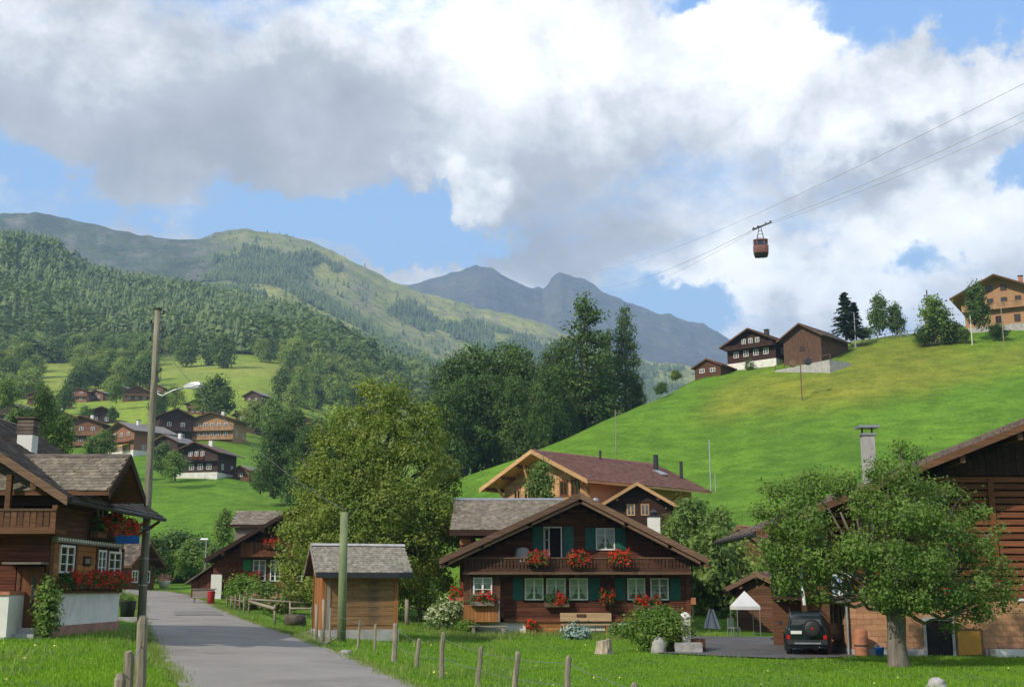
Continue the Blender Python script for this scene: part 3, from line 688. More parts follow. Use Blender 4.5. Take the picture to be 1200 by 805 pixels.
# ---- far woods: one mass each
def conifer_lp():
    v = []; f = []; k = 6
    for (z0, z1, r) in ((.08, .5, .21), (.32, .72, .165), (.55, .88, .115), (.74, 1.0, .07)):
        b = len(v); v.append((0, 0, z1))
        for i in range(k * 2):
            a = math.pi * i / k; q = r * (1 if i % 2 == 0 else .62); v.append((q * math.cos(a), q * math.sin(a), z0 + (.0 if i % 2 == 0 else .05)))
        f += [(b, b + 1 + i, b + 1 + (i + 1) % (2 * k)) for i in range(2 * k)]
    return np.array(v), np.array(f)
def round_lp(seed):
    rng = np.random.default_rng(seed); L = lobes_round(1, .75, seed, 6, .2, .9)
    v, f = crown_cloud(L, 70, .085, seed, .75, 3, 1.3)
    return v, f
def mass(name, pts, protos, mat, hs, rng, kindname):
    V = []; Fs = []; base = 0
    for p, h in zip(pts, hs):
        v, f = protos[rng.integers(len(protos))]
        if f.shape[1] == 4: f = np.concatenate([f[:, :3], f[:, [0, 2, 3]]])
        a = rng.uniform(0, 6.28); c, s = math.cos(a), math.sin(a); wd = rng.uniform(.75, 1.6)
        q = v * h; x = (q[:, 0] * c - q[:, 1] * s) * wd + p[0]; y = (q[:, 0] * s + q[:, 1] * c) * wd + p[1]
        V.append(np.stack([x, y, q[:, 2] + p[2] - .5], 1)); Fs.append(f + base); base += len(v)
    o = link(name, npmesh(name, np.concatenate(V), np.concatenate(Fs)), mat); return tag(o, kindname, None, None, 'stuff')
L_FOREST = leafmat('forest_needles', (.055, .100, .034), (.225, .290, .085), .22, .02)
L_FORESTP = leafmat('forest_leaves', (.10, .165, .038), (.22, .30, .07), .25, .02)
rng = np.random.default_rng(3)
N = 12500
px = rng.uniform(-130, 540, N); Yv = rng.uniform(690, 1190, N); X = (px - 600) / FPX * Yv * 1.03
Z = ground_arr(X, Yv); nse = fbm(X / 70, Yv / 70, 55, 3)
pr = np.array([px_of((a, b, c)) for a, b, c in zip(X, Yv, Z)])
keep = (nse > .27) & ~((Yv < 800) & (nse < .40)) & ~inpoly(pr[:, 0], pr[:, 1], [(372, 372), (416, 358), (420, 384), (400, 392)])
keep &= ~((pr[:, 0] > 430) & (nse < .5))
hs = rng.uniform(9, 23, N) * (.75 + .5 * fbm(X / 25, Yv / 25, 58, 2))
leafy = keep & (fbm(X / 55, Yv / 55, 61, 3) + .25 * (900 - Yv) / 200 > .56)
mass('forest', np.stack([X, Yv, Z], 1)[keep & ~leafy], [conifer_lp()] * 9 + [round_lp(7)], L_FOREST, hs[keep & ~leafy], rng, 'dark conifer forest covering the lower mountain slope')
mass('leafy_woods', np.stack([X, Yv, Z], 1)[leafy], [round_lp(4), round_lp(5), round_lp(6), conifer_lp()], L_FORESTP, hs[leafy] * .85, rng, 'lighter broadleaf patches inside the mountain forest')
N = 900
px = rng.uniform(-60, 520, N); Yv = rng.uniform(640, 860, N); X = (px - 600) / FPX * Yv * 1.03; Z = ground_arr(X, Yv)
pr = np.array([px_of((a, b, c)) for a, b, c in zip(X, Yv, Z)])
keep = (fbm(X / 50, Yv / 50, 57, 3) > .47) & np.array([clear(a, b) for a, b in pr])
mass('mixed_woods', np.stack([X, Yv, Z], 1)[keep], [round_lp(1), round_lp(2), round_lp(3)], L_FORESTP, rng.uniform(9, 16, keep.sum()), rng, 'lighter leafy woods along the lower edge of the forest')
N = 40000
px = rng.uniform(180, 800, N); Yv = rng.uniform(1500, 2560, N); X = (px - 600) / FPX * Yv * 1.03; Z = ground_arr(X, Yv)
nf = fbm(X / 150, Yv / 210, 95, 5)
nn_ = fbm(X / 260, Yv / 260, 91, 5)
lowm = smooth01(px + 160 * (nn_ - .5), 230, 340) * (1 - smooth01(np.hypot(X, Yv) + 500 * (nf - .5), 2200, 2480))
keep = ((nf > .47) & (lowm > .3)) | (rng.uniform(size=N) < .03)
keep &= rng.uniform(size=N) < .8
hs = rng.uniform(8, 16, N) * np.where(lowm > .3, 1, .55)
mass('mountain_forest', np.stack([X, Yv, Z], 1)[keep], [conifer_lp()], L_FOREST, hs[keep], rng, 'patches of dark conifer forest on the green mountain')

# ---- dark tree group behind the meadow hill
def place_top(proto, px, ytop, ybase, Y, lab, group=None, rz=None, wmul=1.0, h0=10.0, cat='tree'):
    b = at(px, ybase, Y); tp = at(px, ytop, Y); b.z = min(b.z, gz(b.x, b.y)) if ybase is None else b.z
    h = tp.z - b.z
    return grow(proto, b, h / h0 * wmul, rnd.uniform(0, 6.2) if rz is None else rz, lab, cat, group, h / h0)
for k, (px, yt, yb, Y, w) in enumerate([(528, 418, 566, 178, .9), (556, 408, 566, 182, .95), (588, 402, 560, 186, 1.0), (612, 410, 556, 180, .9), (640, 432, 545, 176, .9), (545, 440, 560, 172, .9), (572, 440, 556, 174, .8),
                                     (602, 445, 548, 172, .8), (632, 450, 535, 170, .7), (660, 440, 530, 190, .9), (682, 432, 520, 192, .9), (708, 430, 510, 192, .9), (520, 455, 580, 168, .8), (670, 462, 520, 186, .7), (745, 436, 492, 196, .8), (650, 405, 530, 194, .8)]):
    place_top(DK[k % 3], px, yt, yb, Y, 'dark bushy tree in the thick grove behind the meadow crest', 'dark trees of the grove behind the meadow crest', None, w)
place_top(TALL[0], 688, 344, 520, 188, 'tallest slender dark tree rising from the grove against the blue mountain', None, 1.0, 1.12)
place_top(TALL[1], 734, 357, 496, 194, 'slim dark tree right of the tallest one in the grove', None, 2.0, .85)
place_top(TALL[1], 664, 392, 520, 192, 'slender dark tree just left of the tallest one in the grove', None, 4.0, .95)
place_top(TALL[0], 712, 385, 505, 196, 'narrow dark tree filling the gap between the two tallest ones', None, 3.0, .9)

# ============================================================ BUILDINGS
def atX(px, py, X):
    u, v = (px - 600) / FPX, (402.5 - py) / FPX
    t = X / u
    return Vector((X, t * (CP - v * SP), CAMZ + t * (SP + v * CP)))
MESHES = {}
def shared(key, make, mat, name, parent, loc=None, T=None):
    """an object on a mesh that alike pieces share; T places it in its parent"""
    if key not in MESHES:
        mb = MB(); make(mb); me = bpy.data.meshes.new(name); me.from_pydata([tuple(p) for p in mb.v], [], mb.f); me.update(); me.materials.append(mat); MESHES[key] = me
    o = link(name, MESHES[key], None, parent)
    o.matrix_local = T if T is not None else Matrix.Translation(loc)
    return o
def window(root, T, x, z, w, h, cols=2, rows=3, fmat=None, curtain=True, dark=False, y=0.0, fw=.07, open_left=False):
    """glazed window of w x h with its lower left corner at x, z on the face T: frame > pane, curtain"""
    fmat = fmat or WHITE; M = T @ Matrix.Translation((x, y, z)); k = (round(w, 2), round(h, 2), cols, rows, fmat.name, fw)
    def fr(mb):
        mb.box(0, fw, -.085, -.02, 0, h).box(w - fw, w, -.085, -.02, 0, h).box(fw, w - fw, -.085, -.02, h - fw, h).box(fw, w - fw, -.10, -.02, 0, fw)
        for i in range(1, cols):
            c = w * i / cols; mb.box(c - .05, c + .05, -.078, -.03, fw, h - fw)
        for i in range(cols):
            a = fw if i == 0 else w * i / cols + .035; b = w - fw if i == cols - 1 else w * (i + 1) / cols - .035
            for j in range(1, rows):
                c = h * j / rows; mb.box(a, b, -.066, -.04, c - .014, c + .014)
    f = shared(('win',) + k, fr, fmat, 'window', root, T=M)
    shared(('pane',) + k[:2], lambda mb: mb.box(fw * .6, w - fw * .6, -.05, -.044, fw * .6, h - fw * .6), GLASSD if dark else GLASS, 'pane', f, (0, 0, 0))
    if not dark:
        shared(('back',) + k[:2], lambda mb: mb.box(.01, w - .01, -.012, -.004, .01, h - .01), DARK, 'room_shade_plate', f, (0, 0, 0))  # flat plate, painted dark for the unlit room behind the glass
        if curtain:
            def cu(mb):
                n = 16; zt = h - fw
                for s0, s1, edge in ((0, .5, 1), (.5, 1, -1)):
                    vs = []; 
                    for i in range(n + 1):
                        t = i / n; xx = fw + (w - 2 * fw) * (s0 + (s1 - s0) * t); q = t if edge == 1 else 1 - t
                        zb = fw + h * (.02 + .66 * q ** 1.5); yy = -.022 - .008 * math.sin(i * 2.1)
                        vs += [(xx, yy, zb), (xx, yy, zt)]
                    mb.add(vs, [(2 * i, 2 * i + 2, 2 * i + 3, 2 * i + 1) for i in range(n)])
            shared(('curt',) + k[:2], cu, CURTAIN, 'curtain', f, (0, 0, 0))
    return f
def shutter(root, T, x, z, w, h, mat=None):
    def sh(mb):
        mb.box(0, w, -.075, -.045, 0, h)
        for a, b in ((.04, h * .47), (h * .53, h - .04)):
            mb.box(.05, w - .05, -.092, -.075, a + .03, b - .03)
            n = 5
            for i in range(n): mb.box(.07, w - .07, -.10, -.092, a + .06 + (b - a - .12) * i / n, a + .06 + (b - a - .12) * (i + .6) / n)
    return shared(('sh', round(w, 2), round(h, 2), (mat or SHUTTER).name), sh, mat or SHUTTER, 'shutter', root, T=T @ Matrix.Translation((x, 0, z)))
def cut(a, b, z0, z1, holes):
    seg = [(a, b)]
    for hx0, hx1, hz0, hz1 in holes:
        ov = min(z1, hz1) - max(z0, hz0)
        if ov < .35 * (z1 - z0): continue
        seg = [q for s in seg for q in ((s[0], min(s[1], hx0)), (max(s[0], hx1), s[1])) if q[1] - q[0] > .05]
    return seg
def planks(root, T, x0, x1, z0, z1, ph, mat, holes=(), span=None, th=.045, name='plank', gap=.014, seed=1):
    """lying boards over the face T, each a piece of its own, left open at holes; span(z) clips a gable"""
    r = random.Random(seed); n = max(1, round((z1 - z0) / ph)); ph = (z1 - z0) / n
    for i in range(n):
        a0, b0 = z0 + i * ph, z0 + (i + 1) * ph; l, rr = (x0, x1) if span is None else span(b0)
        l, rr = max(l, x0), min(rr, x1)
        if rr - l < .15: continue
        for a, b in cut(l, rr, a0, b0, holes):
            L = round((b - a), 2); t = th + r.uniform(-.008, .008)
            shared(('pl', L, round(ph, 3), round(t, 3), mat.name), lambda mb: mb.box(0, L, -t, 0, gap / 2, ph - gap / 2), mat, name, root, T=T @ Matrix.Translation((a, 0, a0)))
def planks_v(root, T, x0, x1, z0, z1, pw, mat, holes=(), top=None, th=.04, name='plank', gap=.012, seed=1):
    r = random.Random(seed); n = max(1, round((x1 - x0) / pw)); pw = (x1 - x0) / n
    for i in range(n):
        a0, b0 = x0 + i * pw, x0 + (i + 1) * pw; zt = z1 if top is None else min(z1, top(a0), top(b0))
        hv = [(c[2], c[3], c[0], c[1]) for c in holes]
        for a, b in cut(z0, zt, a0, b0, hv):
            L = round(b - a, 2); t = th + r.uniform(-.007, .007)
            shared(('pv', L, round(pw, 3), round(t, 3), mat.name), lambda mb: mb.box(gap / 2, pw - gap / 2, -t, 0, 0, L), mat, name, root, T=T @ Matrix.Translation((a0, 0, a)))
def tiles(root, A, B, C, nu, nv, mat, t=.03, seed=1, name='roof_tiles', jit=.012):
    """overlapping tiles from the eave line A-B up to the ridge at C: too small to pick apart, so one piece"""
    A, B, C = (np.array(p, float) for p in (A, B, C)); U = (B - A) / nu; V = (C - A) / nv; N = np.cross(U, V); N /= np.linalg.norm(N)
    if N[2] < 0: N = -N
    rng = np.random.default_rng(seed); vs = []; n = nu * nv
    I, J = np.meshgrid(np.arange(nu), np.arange(nv), indexing='ij'); I = I.ravel().astype(float); J = J.ravel().astype(float)
    off = (J % 2) * .5 - .25 + rng.uniform(-.06, .06, n); a = np.clip(I + off + .02, 0, nu); b = np.clip(I + off + .98, 0, nu)
    lo = J + rng.uniform(-.08, .08, n) - .12; hi = J + 1.0
    lift = t + rng.uniform(0, jit, n)
    P = lambda u, v, h: A + u[:, None] * U + v[:, None] * V + h[:, None] * N
    z0 = np.full(n, .004)
    q = [P(a, lo, lift), P(b, lo, lift + rng.uniform(-jit, jit, n) * .5), P(b, hi, z0 + .008), P(a, hi, z0 + .008), P(a, lo, z0), P(b, lo, z0)]
    v = np.stack(q, 1).reshape(-1, 3); k = np.arange(n)[:, None] * 6
    f = np.concatenate([k + [0, 1, 2, 3], k + [4, 5, 1, 0], k + [4, 0, 3, 3][:3] + [0] * 0 if False else k + [4, 0, 3, 3]], 0) if False else np.concatenate([k + [0, 1, 2, 3], k + [4, 5, 1, 0]], 0)
    o = link(name, npmesh(name, v, f), mat, root); o['kind'] = 'stuff'; return o
def gable(root, mat, x0, z0, xc, zc, x1, z1, y0, y1, t=.16, barge=None, bh=.24, tile=None, tsz=(.32, .34), T=None, purlins=None, sides='both', seed=1, capmat=None, tt=.03):
    """roof of two slopes from eave (x0,z0) over the ridge (xc,zc) to eave (x1,z1); returns the roof"""
    T = T or Matrix()
    ro = MB(T).prism([(x0, z0), (xc, zc), (x1, z1), (x1, z1 - t), (xc, zc - t * 1.15), (x0, z0 - t)], y0, y1).build('roof', mat, root)
    if barge:
        for a, b in (((x0, z0), (xc, zc)), ((xc, zc), (x1, z1))):
            MB(T).prism([(a[0], a[1] + .035), (b[0], b[1] + .035), (b[0], b[1] + .035 - bh), (a[0], a[1] + .035 - bh)], y0 - .05, y0 - .002).build('bargeboard', barge, root)
    if purlins:
        for f in purlins:
            for s in (-1, 1):
                ex, ez = (x0, z0) if s < 0 else (x1, z1)
                if f == 0 and s > 0: continue
                px_, pz_ = xc + (ex - xc) * f, zc + (ez - zc) * f - t - .13
                MB(T).box(px_ - .09, px_ + .09, y0 + .06, y0 + 2.2, pz_ - .12, pz_ + .10).build('purlin', W_RAFTER, root)
    if tile:
        for s, (ex, ez) in (('left', (x0, z0)), ('right', (x1, z1))):
            if sides not in ('both', s): continue
            A = T @ Vector((ex, y0 + .02, ez + .004)); B = T @ Vector((ex, y1, ez + .004)); C = T @ Vector((xc, y0 + .02, zc + .004))
            tiles(ro, A, B, C, max(2, int((y1 - y0) / tsz[0])), max(2, int(math.hypot(ex - xc, ez - zc) / tsz[1])), tile, tt, seed)
        MB(T).prism([(xc - .16, zc - .04), (xc, zc + .06), (xc + .16, zc - .04), (xc, zc - .08)], y0 - .02, y1).build('ridge_cap', capmat or tile, ro)
    return ro
def balustrade(root, T, x0, x1, z0, z1, y, mat, pitch=.16, bw=.115, rail=None, depth=0.0, floor=True, fancy=True, nmax=90):
    """balcony front: floor, two rails and fretwork boards each a piece of its own"""
    rail = rail or mat
    b = MB(T)
    if floor: b.box(x0, x1, y, y + max(depth, .1), z0 - .14, z0 - .02)
    b.box(x0, x1, y - .03, y + .05, z0 - .16, z0 + .04)
    bal = b.build('balcony', mat, root)
    MB(T).box(x0, x1, y - .05, y + .05, z1 - .07, z1).build('handrail', rail, bal)
    n = min(nmax, max(2, int((x1 - x0) / pitch))); p = (x1 - x0) / n; hh = z1 - .07 - z0 - .04
    def bl(mb):
        if fancy:
            pts = [(-.5, 0), (-.5, .18), (-.28, .26), (-.5, .36), (-.5, .64), (-.28, .74), (-.5, .82), (-.5, 1), (.5, 1), (.5, .82), (.28, .74), (.5, .64), (.5, .36), (.28, .26), (.5, .18), (.5, 0)]
            mb.prism([(a * bw, c * hh) for a, c in pts], -.014, .014)
        else: mb.box(-bw / 2, bw / 2, -.014, .014, 0, hh)
    for i in range(n): shared(('bal', round(hh, 2), bw, mat.name, fancy), bl, mat, 'baluster', bal, T=T @ Matrix.Translation((x0 + p * (i + .5), y, z0 + .04)))
    return bal
def hsplit(a, b, n): return [(a + (b - a) * i / n, a + (b - a) * (i + 1) / n) for i in range(n)]

# ------------------------------------------------------------ the big dark chalet with geraniums
Y0 = 60.0
base = at(680, 742, Y0); base.z = gz(base.x, Y0) - .05
ch = empty('chalet', base, 0, 'large dark brown chalet with green shutters and red geraniums on its balcony', 'chalet')
def F(px, py, Y=Y0): py = py or 690; p = at(px, py, Y) - base; return p.x, p.z
I4 = Matrix()
wl, _ = F(543.6, 700); wr, _ = F(809, 700); _, zpl = F(680, 727); _, zfl = F(680, 668.5)
YR = 58.1
ap = F(680, 578, YR); el = F(515, 653, YR); er = F(830.5, 656.5, YR); ez = (el[1] + er[1]) / 2
def roofz(x): return ap[1] - (ap[1] - ez) * (abs(x - ap[0]) / ((er[0] - el[0]) / 2)) - .42
def span_g(z):
    k = (ap[1] - .42 - z) / (ap[1] - ez) * ((er[0] - el[0]) / 2); return ap[0] - k, ap[0] + k
# solid core behind the boards
zc = roofz(ap[0])
MB().prism([(wl, zpl - .02), (wr, zpl - .02), (wr, roofz(wr)), (ap[0], zc), (wl, roofz(wl))], .0, 11.0).build('wall', W_BLACK, ch)
box('plinth', PLASTER, ch, wl + .05, wr - .02, .04, 10.9, -.6, zpl - .022)
GW = [(614.8, 637), (640, 663), (667, 689), (735, 756), (762, 783.5)]
holes = []
zw0, zw1 = F(0, 703)[1], F(0, 677)[1]
for a, b in GW:
    x0, x1 = F(a, 690)[0], F(b, 690)[0]; holes.append((x0 - .03, x1 + .03, zw0 - .03, zw1 + .03)); window(ch, I4, x0, zw0, x1 - x0, zw1 - zw0)
for a, b in ((601, 613), (690.6, 703), (720.5, 732.5), (785, 797)):
    x0, x1 = F(a, 690)[0], F(b, 690)[0]; shutter(ch, I4, x0, zw0, x1 - x0, zw1 - zw0)
# upper floor
zu0, zu1 = F(0, 644.5)[1], F(0, 618.5)[1]
x0, x1 = F(698, 630)[0], F(720.5, 630)[0]; holes.append((x0 - .03, x1 + .03, zu0 - .03, zu1 + .03)); window(ch, I4, x0, zu0, x1 - x0, zu1 - zu0)
for a, b in ((686, 697), (721.5, 733)): x0, x1 = F(a, 630)[0], F(b, 630)[0]; shutter(ch, I4, x0, zu0, x1 - x0, zu1 - zu0)
xd0, xd1, zd0, zd1 = F(637, 0)[0], F(659, 0)[0], F(0, 655)[1], F(0, 617)[1]
holes.append((xd0 - .02, xd1 + .02, zd0, zd1))
dr = MB().box(xd0, xd0 + .06, -.08, 0, zd0, zd1).box(xd1 - .06, xd1, -.08, 0, zd0, zd1).box(xd0 + .06, xd1 - .06, -.08, 0, zd1 - .06, zd1).build('balcony_door', WHITE, ch)
box('room_shade_plate', DARK, dr, xd0 + .06, xd1 - .06, -.012, -.004, zd0, zd1 - .06)  # dark plate in the door opening, shade of the room as colour
lf = MB(frame(xd0 + .06, -.08, 0, R(-62)))
lf.box(0, .07, -.04, 0, zd0 + .02, zd1 - .08).box(.43, .5, -.04, 0, zd0 + .02, zd1 - .08).box(.07, .43, -.04, 0, zd0 + .02, zd0 + .4).box(.07, .43, -.04, 0, zd1 - .16, zd1 - .08).box(.07, .43, -.035, -.005, zd0 + .9, zd0 + .96)
lf.build('door_leaf', WHITE, dr)
for a, b in ((624, 636), (660.5, 672)): x0, x1 = F(a, 630)[0], F(b, 630)[0]; shutter(ch, I4, x0, zd0 + .08, x1 - x0, zd1 - zd0 - .08)
# projecting pantry bay at the left, in lighter boards
bx0, bx1 = F(543.6, 0)[0] + .02, F(586.6, 0)[0]; bz0, bz1 = F(0, 728)[1], F(0, 669.5)[1]; zsp = F(0, 706)[1]
by = -.75; TB = Matrix.Translation((0, by, 0))
bay = MB().box(bx0, bx1, by, -.05, bz0, bz1 - .15).build('bay', W_BROWN, ch)
wx0, wx1, wz0, wz1 = F(555, 0)[0], F(577, 0)[0], F(0, 697)[1], F(0, 676.5)[1]
window(ch, TB, wx0, wz0, wx1 - wx0, wz1 - wz0)
planks_v(bay, TB, bx0, bx1, zsp + .03, bz1 - .15, .19, W_BROWNV, [(wx0 - .03, wx1 + .03, wz0 - .03, wz1 + .03)], seed=4)
planks_v(bay, TB, bx0, bx1 - .12, bz0, zsp - .03, .17, W_HONEY, seed=5)
MB(TB).box(bx0 - .03, bx1 + .03, -.09, -.002, zsp - .03, zsp + .03).build('belt_board', W_BROWN, bay)
MB(TB).tube([(bx1 - .06, -.09, bz0), (bx1 - .06, -.09, zsp + .1)], .035, 8).build('downpipe', METAL, ch)
# log walls
planks(ch, I4, bx1, wr, zpl, zfl - .10, .215, W_RED, holes, seed=2)
planks(ch, I4, wl, wr, zfl - .10, zc, .215, W_RED, holes, span_g, seed=3)
for x in (bx1 + .06, F(706, 0)[0] + .30, wr - .11):
    box('corner_post', W_RED, ch, x - .11, x + .11, -.12, -.001, zpl - .06, zfl - .16)
box('sill_beam', W_RED, ch, bx1, wr + .05, -.12, -.001, zpl - .07, zpl + .10)
# balcony
zb0, zb1 = F(0, 667.5, 58.8)[1], F(0, 652.8, 58.8)[1]
x0, x1 = F(543.5, 0, 58.8)[0], F(809.5, 0, 58.8)[0]
balustrade(ch, I4, x0, x1, zb0, zb1, -1.2, W_RAIL, .17, .135, W_TRIM, 1.2, True, True)
box('balcony_beam', W_TRIM, ch, x0 - .05, x1 + .05, -1.30, -1.235, zb0 - .22, zb0 - .10)
for k in range(7):
    x = x0 + .3 + (x1 - x0 - .6) * k / 6; box('bracket', W_RED, ch, x - .09, x + .09, -1.1, -.05, zb0 - .34, zb0 - .17)
for x in (x0 + .08, x1 - .08): box('corner_post', W_RED, ch, x - .07, x + .07, -1.21, -1.07, zb1 + .001, roofz(x) + .14)
# roof
gable(ch, W_BROWN, el[0], ez, ap[0], ap[1], er[0], ez, YR - Y0, 12.2, .20, W_TRIM, .30, SHINGLE_D, (.33, .36), None, (0, .36, .70, .95), 'both', 3)
for a, b in (((el[0], ez), ap), (ap, (er[0], ez))):
    MB().prism([(a[0], a[1] - .30), (b[0], b[1] - .30), (b[0], b[1] - .46), (a[0], a[1] - .46)], YR - Y0 + .06, YR - Y0 + .16).build('inner_bargeboard', W_TRIM, ch)
# basement front
x0, x1, z0, z1 = F(630, 0)[0], F(656, 0)[0], F(0, 742)[1], F(0, 727.5)[1]
planks(ch, Matrix.Translation((0, .035, 0)), x0, x1, max(z0, .02), z1 - .02, .13, W_ORANGEV, name='cellar_door_board', th=.06, seed=8)
box('cellar_door_frame', W_HONEY, ch, x0 - .07, x0, -.04, .035, -.1, z1 - .01); box('cellar_door_frame', W_HONEY, ch, x1, x1 + .07, -.04, .035, -.1, z1 - .01)
x0, x1 = F(616, 0)[0], F(628, 0)[0]; window(ch, Matrix.Translation((0, .03, 0)), x0, F(0, 737)[1], x1 - x0, .42, 1, 1, W_HONEY, False)
x0, x1 = F(720, 0)[0], F(736, 0)[0]; window(ch, Matrix.Translation((0, .03, 0)), x0, F(0, 740)[1], x1 - x0, .42, 2, 1, WHITE, False)
# lower wing behind with the grey shingle roof
wy = 3.2; e_l = at(527, 620.5, 62.6) - base; r_l = at(531, 585, 66.4) - base; wxr = at(660, 585, 66.4).x - base.x
TW = frame(e_l.x, 0, 0, R(90)) # local x -> depth
MB().box(e_l.x + .5, wl + .3, wy + .3, 10.3, -.4, e_l.z - .25).build('wing_wall', W_RED, ch)
dz = r_l.z - e_l.z; ye, yr = 2.6, 6.4; yb = yr + (yr - ye)
wr_ = MB().prismx([(ye, e_l.z), (yr, r_l.z), (yb, e_l.z), (yb, e_l.z - .14), (yr, r_l.z - .16), (ye, e_l.z - .14)], e_l.x, wxr).build('roof', W_BROWN, ch)
tiles(wr_, (e_l.x + .02, ye, e_l.z + .004), (wxr, ye, e_l.z + .004), (e_l.x + .02, yr, r_l.z + .004), 30, 22, SHINGLE, .022, 4)
MB().prismx([(yr - .15, r_l.z - .03), (yr, r_l.z + .07), (yr + .15, r_l.z - .03)], e_l.x - .02, wxr).build('ridge_cap', METAL, wr_)
box('fascia', W_BLACK, wr_, e_l.x - .03, wxr, ye - .10, ye - .03, e_l.z - .30, e_l.z + .0)
box('belt_board', W_ORANGEV, ch, e_l.x + .5, wl + .2, wy + .2, wy + .29, e_l.z - .75, e_l.z - .42)
MB().tube([(wr + .10, -.1, .1), (wr + .10, -.1, roofz(wr) - .1)], .045, 8).build('downpipe', METALD, ch)
MB().box(wr + .0, wr + .22, -.30, -.12, F(0, 708)[1], F(0, 704)[1] + .16).build('wall_lamp', TERRA, ch)
MB().lathe((F(612, 0)[0], -.55, 0), [(.40, zb0 + .02), (.42, zb0 + .55), (.30, zb0 + 1.05), (.05, zb0 + 1.1)], 14).build('water_tank', CONC, ch, True)
vx, vz = F(700, 586, 62); MB().lathe((vx, 3.5, 0), [(.12, vz - .9), (.12, vz - .02), (.2, vz), (.16, vz + .18), (.02, vz + .24)], 10).build('roof_vent', METAL, ch, True)

# ------------------------------------------------------------ old house at the left edge
gl = gz(-14.4, 40) - .02
lh = empty('farmhouse', (-14.45, 38, gl), 0, 'old brown wooden house with shingled cross gable, white base and window geraniums by the road', 'house')
FX, FY = -14.45, 38.0
def A(px, py, Y=FY): py = py or 670; p = at(px, py, Y); return p.x - FX, p.z - gl
def Bx(px, py, X=FX): p = atX(px, py, X); return p.y - FY, p.z - gl          # along the road face
TR = Matrix.Rotation(R(90), 4, 'Z')                                             # local x -> +Y, outward -> +X
LEN = 6.6; zpl = Bx(100, 692)[1]; ze = 4.45
zrk = lambda x: ze + .62 * (-.95 + .0 - x) + .55                                # main slope, x right of corner is 0
MB().prism([(-10, -.6), (0, -.6), (0, ze - .55), (-4.4, ze + 2.1), (-10, ze - .6)], .0, LEN).build('wall', W_BLACK, lh)
fwin = []
for a, b, t, bt in ((69, 83.5, 640, 672), (113.5, 121, 645, 675), (126, 138.5, 646, 676)):
    y0, z1 = Bx(a, t); y1, z0 = Bx(b, bt); fwin.append((y0, y1, z0, z0 + .90))
holes = [(w[0] - .03, w[1] + .03, w[2] - .03, w[3] + .03) for w in fwin]
for w in fwin: window(lh, TR, w[0], w[2], w[1] - w[0], w[3] - w[2], 2, 3)
uw = []; zs_u = max(w_[3] for w_ in fwin) + .75
for a, b in ((112.5, 124), (129.5, 141)):
    y0 = Bx(a, 605)[0]; y1 = Bx(b, 605)[0]; uw.append((y0, y1, zs_u, zs_u + .75)); window(lh, TR, y0, zs_u, y1 - y0, .75, 2, 2)
holes += [(w[0] - .03, w[1] + .03, w[2] - .03, w[3] + .03) for w in uw]
zs1 = max(w_[3] for w_ in fwin) + .06
planks(lh, TR, .05, LEN, zpl + .02, zs1, .2, W_HONEY, holes, seed=11)
planks(lh, TR, .05, LEN, zs1 + .16, ze - .3, .2, W_BROWN, holes, seed=12)
fz = MB(TR).box(-.02, LEN, -.16, -.002, zs1, zs1 + .16)
fz.build('belt_beam', W_GREYX, lh)
for i in range(26): shared('dentil', lambda mb: mb.box(0, .10, -.2, -.162, 0, .09), PLASTER, 'dentil', lh, T=TR @ Matrix.Translation((.05 + i * .24, 0, zs1 + .05)))
for y in (0.0, fwin[0][1] + .12, fwin[1][0] - .12, fwin[1][1] + .10, fwin[2][1] + .2): MB(TR).box(y - .06, y + .06, -.10, -.001, zpl + .02, zs1).build('corner_post', W_BROWN, lh)
sb = Bx(100, 657); MB(TR).box(sb[0] - .36, sb[0] + .32, -.085, -.05, sb[1] - .17, sb[1] + .15).build('carved_plaque', W_BLACK, lh)
MB(TR).box(sb[0] - .25, sb[0] + .2, -.10, -.086, sb[1] - .09, sb[1] + .07).build('plaque_relief', W_GREYX, lh)
MB(TR).box(-.04, LEN + .02, -.10, 0, .35, zpl - .01).build('white_base', PLASTER, lh)
MB(TR).box(-.06, LEN + .04, -.16, 0, -.5, .35).build('plinth', PLASTERRED, lh)
MB(TR).box(fwin[0][0] - .1, LEN, -.20, -.10, zpl - .07, zpl + .02).build('sill_beam', W_BROWN, lh)
# face towards the viewer
d0, d1 = A(19, 700)[0], A(50, 700)[0]; dz0, dz1 = A(30, 735)[1], A(30, 664)[1]
dh = [(d0 - .05, d1 + .05, dz0 - 1, dz1)]
planks(lh, I4, -10, -.02, 0.0, A(0, 622)[1], .21, W_RED, dh, seed=13)
planks(lh, I4, -10, -.02, A(0, 622)[1], ze + 1.9, .21, W_BROWN, [(A(22, 0)[0], A(33, 0)[0], A(0, 600)[1], A(0, 566)[1])], lambda z: (-10, -.25 - max(0, z - ze + .75) / .62), seed=14)
W_DOOR = wood('door_wood', (.20, .085, .038), .3, 'z')
do = MB().box(d0, d0 + .12, -.09, -.0, dz0, dz1).box(d1 - .12, d1, -.09, -.0, dz0, dz1).box(d0 + .12, d1 - .12, -.09, 0, dz1 - .12, dz1).build('door', W_BROWN, lh)
box('door_leaf', W_DOOR, do, d0 + .12, d1 - .12, -.05, -.004, dz0, dz1 - .12)
box('door_glass', GLASSD, do, d0 + .48, d1 - .24, -.064, -.052, dz0 + .55, dz1 - .25)
MB().box(d1 - .2, d1 - .15, -.14, -.05, dz0 + 1.0, dz0 + 1.04).build('handle', METAL, do)
box('door_canopy', W_GREYX, lh, A(13, 0)[0], A(58, 0)[0], -.75, -.03, dz1 + .07, dz1 + .13)
for i in range(3): box('doorstep', CONC, lh, d0 - .2 - .1 * i, d1 + .1, -.45 - .32 * i, -.05 - .02 * i, dz0 - .17 * (i + 1), dz0 - .17 * i - .003)
